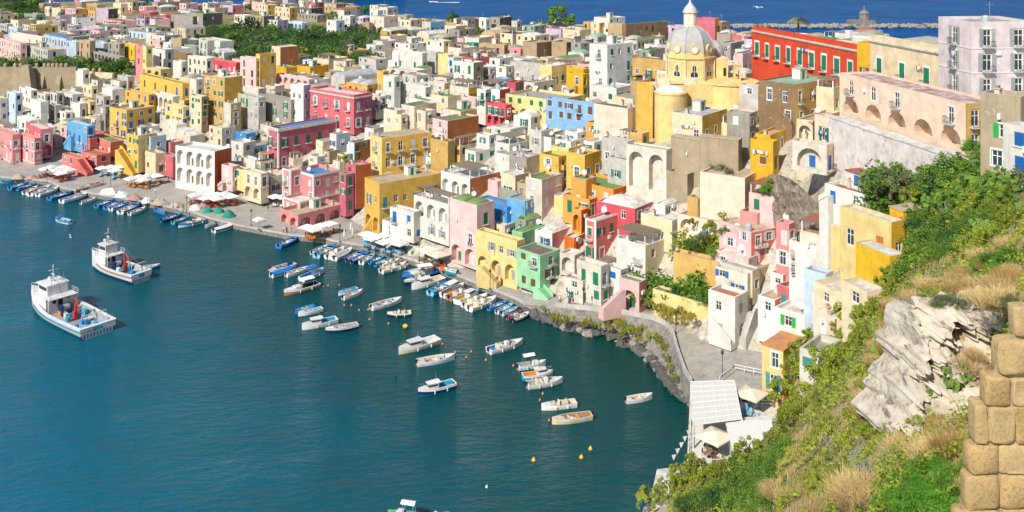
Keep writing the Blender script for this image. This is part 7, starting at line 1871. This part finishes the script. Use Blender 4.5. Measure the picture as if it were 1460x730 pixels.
for i, (a, b, r) in enumerate(((775, 440, .9), (790, 452, 1.5), (803, 456, 1.3), (815, 455, 1.0), (830, 462, .9), (838, 460, 1.4), (852, 463, 1.0), (868, 466, 1.2), (884, 462, 1.5), (896, 470, 1.4), (908, 472, 1.3), (920, 468, 1.2), (930, 480, 1.4), (941, 486, 1.3), (948, 496, 1.2), (950, 510, 1.1), (955, 524, 1.0), (962, 538, .9), (885, 478, 1.0), (912, 484, 1.0))):
    z_ = 2.4; Y_ = P(a, b, z_).y-.4; plant(a, b, r, 'wall' if i % 3 else 'bright', 'yellow green creeping shrub growing out of the curved sea wall', 'shrub', y=Y_, trunk=False, grp='creeping shrubs on the sea wall', sz=(1, .7, .9))
# pots and terrace plants through the town
for i in range(60):
    h_ = rnd.choice(HOUSES[:330]); root, tr, tl, H, X, Y, th = h_
    if Y > 330 or tr < 3 or tl < 3 or root.parent: continue
    o = link('potted_plant', fo(rnd.choice(('mid', 'vivid', 'bright', 'olive')), 0, i % 3), root, (rnd.choice((.5, tr-.6)), rnd.uniform(.5, tl-.5), H+.15), None, (.55, .55, .6))
# open hillside: named shrubs and trees
HS = []
def rows(kind, pts, lo, hi, cat='shrub', trunk=False, th=1.0):
    for a, b in pts: HS.append((a, b, kind, rnd.uniform(lo, hi), cat, trunk, th))
rows('mid', [(1300, 312), (1318, 318), (1338, 330), (1356, 322), (1372, 338), (1312, 345), (1330, 352), (1350, 352), (1300, 365), (1390, 330), (1410, 322), (1322, 370), (1342, 374), (1368, 360), (1306, 392)], 1.6, 2.4)
rows('dark', [(1325, 335), (1345, 340), (1310, 330), (1362, 350)], 1.3, 2.0)
rows('bright', [(1385, 305), (1402, 300), (1430, 300), (1445, 318), (1415, 345), (1392, 352), (1296, 402), (1282, 418), (1270, 400), (1266, 430), (1252, 442), (1288, 380), (1236, 452)], 1.3, 2.1)
rows('bright', [(1140, 508), (1156, 496), (1172, 508), (1150, 528), (1185, 490), (1202, 478), (1216, 464), (1196, 512), (1170, 540), (1128, 536), (1142, 556), (1214, 492), (1230, 474), (1112, 572), (1160, 566), (1188, 540), (1208, 520), (1236, 500)], 1.5, 2.4, 'tree', True, 1.4)
rows('bright', [(1124, 600), (1138, 590), (1118, 626), (1150, 600), (1104, 650), (1070, 660), (1132, 622), (990, 676), (972, 690), (955, 700), (940, 712), (925, 722), (1000, 700), (1018, 690), (1170, 586)], 1.2, 2.0, 'tree', True, 1.2)
rows('mid', [(1040, 672), (1058, 660), (1076, 676), (1094, 664), (1060, 692), (1084, 696), (1104, 686), (1030, 700), (1006, 712), (1048, 716), (1076, 718), (1100, 712), (1120, 650), (1116, 672)], 1.4, 2.0)
rows('dark', [(1040, 690), (1070, 706), (1022, 714), (1092, 690), (1060, 676), (980, 720)], 1.0, 1.6)
rows('vivid', [(1270, 696), (1292, 690), (1312, 700), (1334, 690), (1284, 716), (1306, 722), (1330, 716), (1350, 704), (1260, 720), (1362, 676), (1340, 668), (1366, 560), (1376, 572), (1344, 726), (1318, 676)], .55, .85)
rows('bright', [(1176, 620), (1196, 606), (1214, 630), (1236, 618), (1160, 650), (1190, 660), (1222, 596), (1250, 610), (1178, 690), (1206, 686), (1150, 690), (1240, 560), (1224, 545), (1244, 530), (1322, 596), (1340, 604), (1318, 618), (1300, 606), (1286, 622)], .7, 1.3)
rows('grey', [(1258, 662), (1274, 668), (1246, 676), (1284, 656), (1310, 600), (1326, 612), (1358, 588), (1262, 640), (1230, 658), (1320, 640), (1342, 640), (1360, 622), (1326, 396), (1336, 386), (1350, 396), (1310, 468), (1302, 476), (1444, 330), (1455, 300), (1196, 640)], .5, .95)
rows('dry', [(a+rnd.uniform(-8, 8), b+rnd.uniform(-6, 6)) for a, b in [(1160, 700), (1130, 712), (1110, 700), (1180, 722), (1210, 712), (1230, 700), (1246, 696), (1140, 670), (1300, 650), (1284, 640), (1240, 572), (1246, 550), (1240, 590), (1330, 656), (1350, 650), (1362, 640), (1380, 620), (1370, 600), (1400, 410), (1380, 405), (1420, 400), (1440, 410), (1360, 408), (1340, 412), (1390, 388), (1430, 372), (1455, 385), (1455, 350), (1410, 372), (1320, 412), (1300, 424), (1280, 440), (1270, 460), (1264, 480), (1258, 500), (1250, 520), (1380, 520), (1390, 500), (1375, 540), (1400, 430), (1430, 430), (1450, 425)]], .7, 1.3)
rows('rusty', [(a+rnd.uniform(-6, 6), b+rnd.uniform(-5, 5)) for a, b in [(1396, 374), (1414, 386), (1440, 392), (1374, 392), (1450, 405), (1356, 420), (1270, 445), (1250, 600), (1256, 580), (1350, 610), (1300, 640), (1366, 648), (1384, 396), (1426, 414), (1386, 416)]], .6, 1.1)
rows('rusty', [(1246+rnd.uniform(-5, 12)+(600-k*22)*0+k*5, 600-k*20) for k in range(9)]*2, .6, 1.0)
rows('mid', [(1250+k*6+rnd.uniform(-8, 6), 590-k*21) for k in range(8)], .5, .8)
rows('olive', [(rnd.uniform(1290, 1450), 428+rnd.uniform(-6, 8)) for k in range(10)], .4, .7)
rows('mid', [(rnd.uniform(1290, 1400), rnd.uniform(585, 605)) for k in range(8)], .5, .8)
rows('vivid', [(1406, 384), (1420, 376), (1432, 386), (1445, 376)], .9, 1.3)
zone = lambda a, b: ('on the slope below the stone wall' if b > 640 and a > 1240 else 'at the top of the pale cliff' if b < 440 and a > 1330 else 'above the white restaurant' if a < 1130 and b > 560 else 'beside the foot of the pale cliff' if b > 560 else 'on the slope beside the hillside houses' if b > 420 else 'on the bank under the garden trees')
for a, b, k, r, cat, tk, th in HS:
    Y = D(a, b); p = PY(a, b, Y); zg = ZT(p.x, Y)
    nm = {'dry': 'grass_clump', 'rusty': 'scrub_clump'}.get(k, None)
    c2 = 'grass clump' if k == 'dry' else ('scrub' if k == 'rusty' else cat)
    plant(a, b, r, k, f'{KD[k]} '+('tree' if cat == 'tree' else 'grass clump' if k == 'dry' else 'bush')+' '+zone(a, b), c2, y=Y-r*.35, z=p.z+(r*.15 if not tk else r*.75), grp=f'{KD[k]} plants '+zone(a, b), trunk=tk, th=th, name=nm)
# prickly pears
def cactus(px, py, s_, lab):
    Y = D(px, py)-.4; p = PY(px, py, Y); e = empty('prickly_pear', p); tag(e, lab, 'cactus', 'prickly pears on the slope'); r = random.Random(int(px)); m = MB(); M_c = MATS.get('cactus') or plain('cactus', (.20, .32, .07, 1), .6, var=.45, scale=3)
    MATS['cactus'] = M_c
    def pad(b, d, l, lv):
        u = d.orthogonal().normalized(); u = Matrix.Rotation(r.uniform(0, 6.28), 3, d) @ u; n_ = d.cross(u); V = []; k = 9
        for sg in (-.06, .06):
            for i in range(k): an = 2*math.pi*i/k; V.append(tuple(b+d*(l*.5+l*.5*math.cos(an))+u*l*.34*math.sin(an)*(1+.2*math.cos(an))+n_*sg*l))
        m.add(V, [tuple(range(k)), tuple(range(2*k-1, k-1, -1))]+[(i, k+i, k+(i+1) % k, (i+1) % k) for i in range(k)], M_c)
        if lv:
            for q in range(r.choice((1, 2, 3))):
                pad(b+d*l*.93+u*r.uniform(-.25, .25)*l, (d+u*r.uniform(-1, 1)+n_*r.uniform(-.5, .5)+Vector((0, 0, .3))).normalized(), l*.88, lv-1)
    for i in range(5): pad(Vector((r.uniform(-.6, .6), r.uniform(-.4, .4), -.4))*s_, Vector((r.uniform(-.5, .5), r.uniform(-.5, .2), 1)).normalized(), .42*s_, 3)
    m.build('pads', e)
for a, b, s_, w_ in ((1345, 552, 1.3, 'in the middle at the foot of the pale cliff'), (1358, 540, 1.2, 'against the pale cliff, upper one'), (1340, 576, 1.2, 'at the cliff foot, lower one'), (1366, 556, 1.1, 'beside the stone wall and pale cliff'), (1330, 566, .9, 'leftmost at the cliff foot'), (1385, 328, 1.6, 'on the bank above the cliff'), (1400, 334, 1.5, 'on the bank above the cliff, next to grey bushes'), (1372, 352, 1.3, 'small one low on the upper bank'), (1450, 312, 1.4, 'at the right edge of the upper bank'), (1256, 492, 1.3, 'beside the left edge of the cliff'), (1278, 404, 1.4, 'above the dry grass left of the cliff top')):
    cactus(a, b, s_, 'prickly pear '+w_)
# bare twiggy saplings
for a, b, s_ in ((1290, 300, 1.6), (1350, 310, 1.8), (1215, 560, 1.4), (1208, 600, 1.3), (1180, 640, 1.0), (1192, 665, .9), (1160, 700, .8), (1232, 640, .9), (1138, 610, 1.5), (1010, 640, 1.5), (1064, 600, 1.6)):
    Y = D(a, b)-.5; p = PY(a, b, Y); e = link('bare_sapling', trunk_mesh(1.2, int(a) % 5, True), None, p, rnd.uniform(0, 6), (s_, s_, s_*1.2)); tag(e, 'thin leafless pale sapling '+zone(a, b), 'sapling', 'bare saplings on the slope')
# ground cover over the whole open slope
def ground_cover():
    r = random.Random(11); out = {'dry_grass': (MB(), LM_['dry']), 'undergrowth': (MB(), LM_['bright'])}
    for k in range(120000):
        a, b = r.uniform(880, 1500), r.uniform(300, 760); Y = D(a, b)
        if not wild(a, Y): continue
        if (1262 < a < 1425 and 440 < b < 598) or (a < 1112 and b < 648): continue
        Y += r.uniform(-1, 1)*Y*.02; x = (a-730)/F*Y; z = ZT(x, Y)
        if in_poly(x, Y, SEA_POLY): continue
        n_ = noise.noise(Vector((x*.35, Y*.35, 1)))
        dry = n_ > (.0 if (b > 590 and a > 1120) or (b > 370 and a > 1330) else .26)
        m, mt = out['dry_grass' if dry else 'undergrowth']; s_ = (.003*Y+.06)*r.uniform(.6, 1.3)
        zz = z+(noise.noise(Vector((x*.12, Y*.12, 0)))*1.0+noise.noise(Vector((x*.4, Y*.4, 3)))*.35)*min(1, Y/50)
        if dry: m.add([(x-s_*.1, Y, zz-.1), (x+s_*.1, Y, zz-.1), (x+r.uniform(-.5, .5)*s_, Y+r.uniform(-.3, .3)*s_, zz+s_*1.4)], [(0, 1, 2)], mt)
        else:
            q = Vector((x, Y, zz+r.uniform(0, .9)*min(1, Y/40))); u = Vector((r.uniform(-1, 1), r.uniform(-1, 1), r.uniform(-.3, .6))).normalized()*s_*.5; v = Vector((r.uniform(-1, 1), r.uniform(-1, 1), r.uniform(0, 1))).normalized()*s_*.35; m.add([q-u, q-v, q+u, q+v], [(0, 1, 2, 3)], mt)
    for k, (m, mt) in out.items(): tag(m.build(k), ('dry straw grass spread over the open slope' if k == 'dry_grass' else 'low green undergrowth spread over the open slope'), k.replace('_', ' '), kind='stuff')
ground_cover()
# pale cliff
def cliff():
    m_, t, b = newmat('pale_cliff_rock'); tc = nd(t, 'ShaderNodeTexCoord'); v = tc.outputs['Object']
    mp = nd(t, 'ShaderNodeMapping'); mp.inputs['Scale'].default_value = (.5, .5, 2.2); mp.inputs['Rotation'].default_value = (0, R_(8), 0); t.links.new(v, mp.inputs[0])
    st = noise_n(t, mp.outputs[0], 1.1, 8, .72); f = noise_n(t, v, .35, 6, .6)
    x = ramp(t, st, [(.36, (.16, .14, .12)), (.46, (.55, .48, .38)), (.66, (.72, .65, .53))])
    x2 = mix(t, ramp(t, f, [(.55, (0, 0, 0)), (.72, (.8, .8, .8))]), x, (.50, .38, .24, 1)); t.links.new(x2, b.inputs['Base Color']); b.inputs['Roughness'].default_value = .95; bump(t, b, st, .18, .8)
    L0, L1, T0, T1 = (1240, 614), (1440, 604), (1292, 440), (1466, 418); n, k = 90, 80; V = []
    for j in range(k+1):
        for i in range(n+1):
            u, w_ = i/n, j/k; px = (L0[0]*(1-u)+L1[0]*u)*(1-w_)+(T0[0]*(1-u)+T1[0]*u)*w_; py = (L0[1]*(1-u)+L1[1]*u)*(1-w_)+(T0[1]*(1-u)+T1[1]*u)*w_
            Y = 50.6+5.2*w_-1.2*(u-.2)+5*max(0, .14-u)/.14; e_ = noise.noise(Vector((w_*5, u*2, 7)))*26*max(0, 1-u*3)+noise.noise(Vector((w_*17, u*2, 3)))*9*max(0, 1-u*3); q = PY(px+e_, py+noise.noise(Vector((u*7, 0, 2)))*16*w_**3, Y)
            lg = ((q.z*.85+q.x*.12+noise.noise(q*.6)*1.3) % 1.0)**.6; d = noise.noise(q*.5)*1.5+noise.noise(q*1.3)*1.2+abs(noise.noise(q*2.4))*.9+noise.noise(Vector((q.x*2.2, q.y, q.z*7)))*.22+lg*.2
            ed = min(1, min(u, 1-u)*14, (1-w_)*10+.3); d = max(-2.2, min(3.2, d*1.7)); V.append((q.x, q.y-d*ed+(1-ed)*2.2, q.z))
    m = MB(); m.add(V, [(j*(n+1)+i, j*(n+1)+i+1, (j+1)*(n+1)+i+1, (j+1)*(n+1)+i) for j in range(k) for i in range(n)], m_)
    o = m.build('cliff', None, False); tag(o, kind='structure')
cliff()
# foreground wall of golden stones
def stone_wall():
    m_, t, b = newmat('golden_sandstone'); tc = nd(t, 'ShaderNodeTexCoord'); v = tc.outputs['Object']; ge = nd(t, 'ShaderNodeNewGeometry')
    f1 = noise_n(t, v, 3, 6, .7); f2 = noise_n(t, v, 26, 4, .7); vo = nd(t, 'ShaderNodeTexVoronoi'); vo.inputs['Scale'].default_value = 34; t.links.new(v, vo.inputs['Vector'])
    x = mix(t, ramp(t, f1, [(.32, (0, 0, 0)), (.68, (1, 1, 1))]), (.54, .36, .15, 1), (.36, .23, .09, 1)); x = mix(t, ramp(t, f2, [(.52, (0, 0, 0)), (.66, (.8, .8, .8))]), x, (.15, .11, .06, 1)); x = mix(t, ge.outputs['Random Per Island'], x, mix(t, .5, x, (.56, .43, .24, 1)))
    t.links.new(x, b.inputs['Base Color']); b.inputs['Roughness'].default_value = .95
    bump(t, b, noise_n(t, v, 16, 6, .75), .022, 1)
    mo = plain('lime_mortar', (.42, .32, .22, 1), .95, var=.35, scale=9)
    edge = [(430, 1458), (455, 1444), (490, 1420), (530, 1404), (570, 1398), (600, 1388), (640, 1378), (690, 1374), (735, 1358), (800, 1345), (900, 1330)]
    Y = 11.0; g = PY(1430, 730, Y); e = empty('stone_wall', (g.x, Y, g.z-4)); o = e.location; tag(e, 'rough wall of big golden weathered stones at the near right corner', 'stone wall')
    r = random.Random(4); M2 = MB(); import bmesh
    bm = bmesh.new(); bmesh.ops.create_icosphere(bm, subdivisions=3, radius=1); SV = [v_.co.copy() for v_ in bm.verts]; SF = [tuple(v_.index for v_ in f.verts) for f in bm.faces]; bm.free()
    y = 436; rw = 0
    while y < 900:
        h = r.uniform(38, 58); xl = lerp_tab(edge, y+h/2); x = xl+r.uniform(-3, 5)
        while x < 1620:
            w_ = r.uniform(34, 66); 
            if r.random() < .12: w_ = r.uniform(16, 24)
            c = PY(x+w_/2, y+h/2+r.uniform(-3, 3), Y); sx, sz = w_/2*Y/F*.97, h/2*Y/F*(.97+r.uniform(-.04, .06)); sy = .115; off = Vector((r.uniform(0, 99), 0, 0)); ro_ = Matrix.Rotation(r.uniform(-.06, .06), 3, 'Y')
            V = []
            for q in SV:
                p_ = Vector([math.copysign(abs(k_)**.30, k_) for k_ in q]); d = 1.03+.13*noise.noise(q*1.1+off)+.05*noise.noise(q*3+off)
                p_ = ro_ @ Vector((p_.x*sx*d, p_.y*sy*(.9+.25*noise.noise(q*1.2+off*2)), p_.z*sz*d)); V.append((c.x+p_.x-o.x, p_.y+r.uniform(-.004, .004), c.z+p_.z-o.z))
            M2.add(V, SF, m_); x += w_
        y += h; rw += 1
    M2.build('stone_facing', e, True)
    M3 = MB(); zs = []
    for a, b_ in edge: p = PY(b_+5, a+6, Y); zs.append((p.x-o.x, p.z-o.z))
    right = PY(1700, 900, Y).x-o.x
    pl = zs+[(right, zs[-1][1]), (right, zs[0][1])]
    n = len(pl); V = [(a, -.05, c) for a, c in pl]+[(a+.85, 1.2, c-.8) for a, c in pl]
    M3.add(V, [tuple(range(n)), tuple(range(2*n-1, n-1, -1))]+[(i, (i+1) % n, n+(i+1) % n, n+i) for i in range(n)], mo); M3.build('mortar_core', e)
stone_wall()

def thicket(name, x0, x1, y0, y1, n, lab, kind, seed):
    r = random.Random(seed); m = MB(); mt = LM_[kind]
    for k in range(n):
        a, b = r.uniform(x0, x1), r.uniform(y0, y1); Y = D(a, b)*r.uniform(.995, 1.005); x = (a-730)/F*Y; z = ZT(x, Y)-1.3; cz = 2.6+2*noise.noise(Vector((x*.1, Y*.1, 0))); rr = r.uniform(.8, 1.9)
        if y0 < 100 and (int(x), int(Y)) in OCC: continue
        for j in range(16):
            d = Vector((r.gauss(0, 1), r.gauss(0, 1), abs(r.gauss(0, 1)))).normalized()*rr; q = Vector((x, Y, z+cz*r.random()))+d; u = Vector((r.uniform(-1, 1), r.uniform(-1, 1), r.uniform(-.4, .4))).normalized()*.42; v = Vector((r.uniform(-1, 1), r.uniform(-1, 1), r.uniform(.2, 1))).normalized()*.34
            m.add([q-u, q-v, q+u, q+v], [(0, 1, 2, 3)], mt)
    tag(m.build(name), lab, 'undergrowth', kind='stuff')
thicket('thicket', 284, 545, 40, 88, 2600, 'dense dark undergrowth filling the grove behind the town', 'dark', 5)
thicket('thicket', -30, 60, 0, 34, 1200, 'dense dark undergrowth of the far corner wood', 'dark', 6)
thicket('thicket', -20, 184, 88, 100, 600, 'undergrowth above the castle wall', 'mid', 7)
thicket('thicket', 905, 1003, 404, 436, 160, 'green undergrowth of the playground garden', 'mid', 9)
thicket('thicket', 966, 1030, 338, 358, 60, 'green undergrowth on the terrace above the garden', 'bright', 10)
thicket('thicket', 1235, 1440, 250, 300, 500, 'green undergrowth under the garden trees', 'mid', 8)

p = PY(978, 418, D(978, 418)-2); e = empty('playground_slide', p, R_(30)); tag(e, 'small yellow slide standing in the green playground garden', 'slide')
m = MB(); m.add([(0, -.3, 0), (2.4, -.3, 1.7), (2.4, .3, 1.7), (0, .3, 0), (0, -.3, .2), (2.4, -.3, 1.9), (2.4, .3, 1.9), (0, .3, .2)], [(0, 1, 2, 3), (0, 4, 5, 1), (3, 2, 6, 7)], MH['y']); m.build('chute', e); m = MB()
for y_ in (-.3, .3): m.box(2.4, 2.5, y_-.05, y_+.05, -1, 2.6, MH['y'])
m.box(2.3, 3.2, -.35, .35, 1.65, 1.75, MH['y']); m.build('frame', e)
def uniq():
    from collections import defaultdict
    g = defaultdict(list)
    for o, txt, px, py, s_ in LABELLED: g[(txt, where(px, py))].append((px, py, s_, o))
    ORD = ['first', 'second', 'third', 'fourth', 'fifth', 'sixth', 'seventh', 'eighth', 'ninth', 'tenth', 'eleventh', 'twelfth']
    for (txt, wh), L in g.items():
        L.sort(key=lambda q: q[0])
        for i, (px, py, s_, o) in enumerate(L):
            if len(L) == 1: lab = txt+' '+wh
            elif len(L) == 2: lab = ('leftmost ' if i == 0 else 'rightmost ')+txt+' '+wh
            else: lab = ORD[min(i, 11)]+' from the left, '+txt+' '+wh
            if len(lab.split()) > 16: lab = lab.replace(', ', ' ').replace(' from the left', '')
            w_ = lab.split()
            o['label'] = ' '.join(w_[:16])
            if len(w_) > 16: print('long', len(w_), lab)
    labs = defaultdict(list)
uniq()
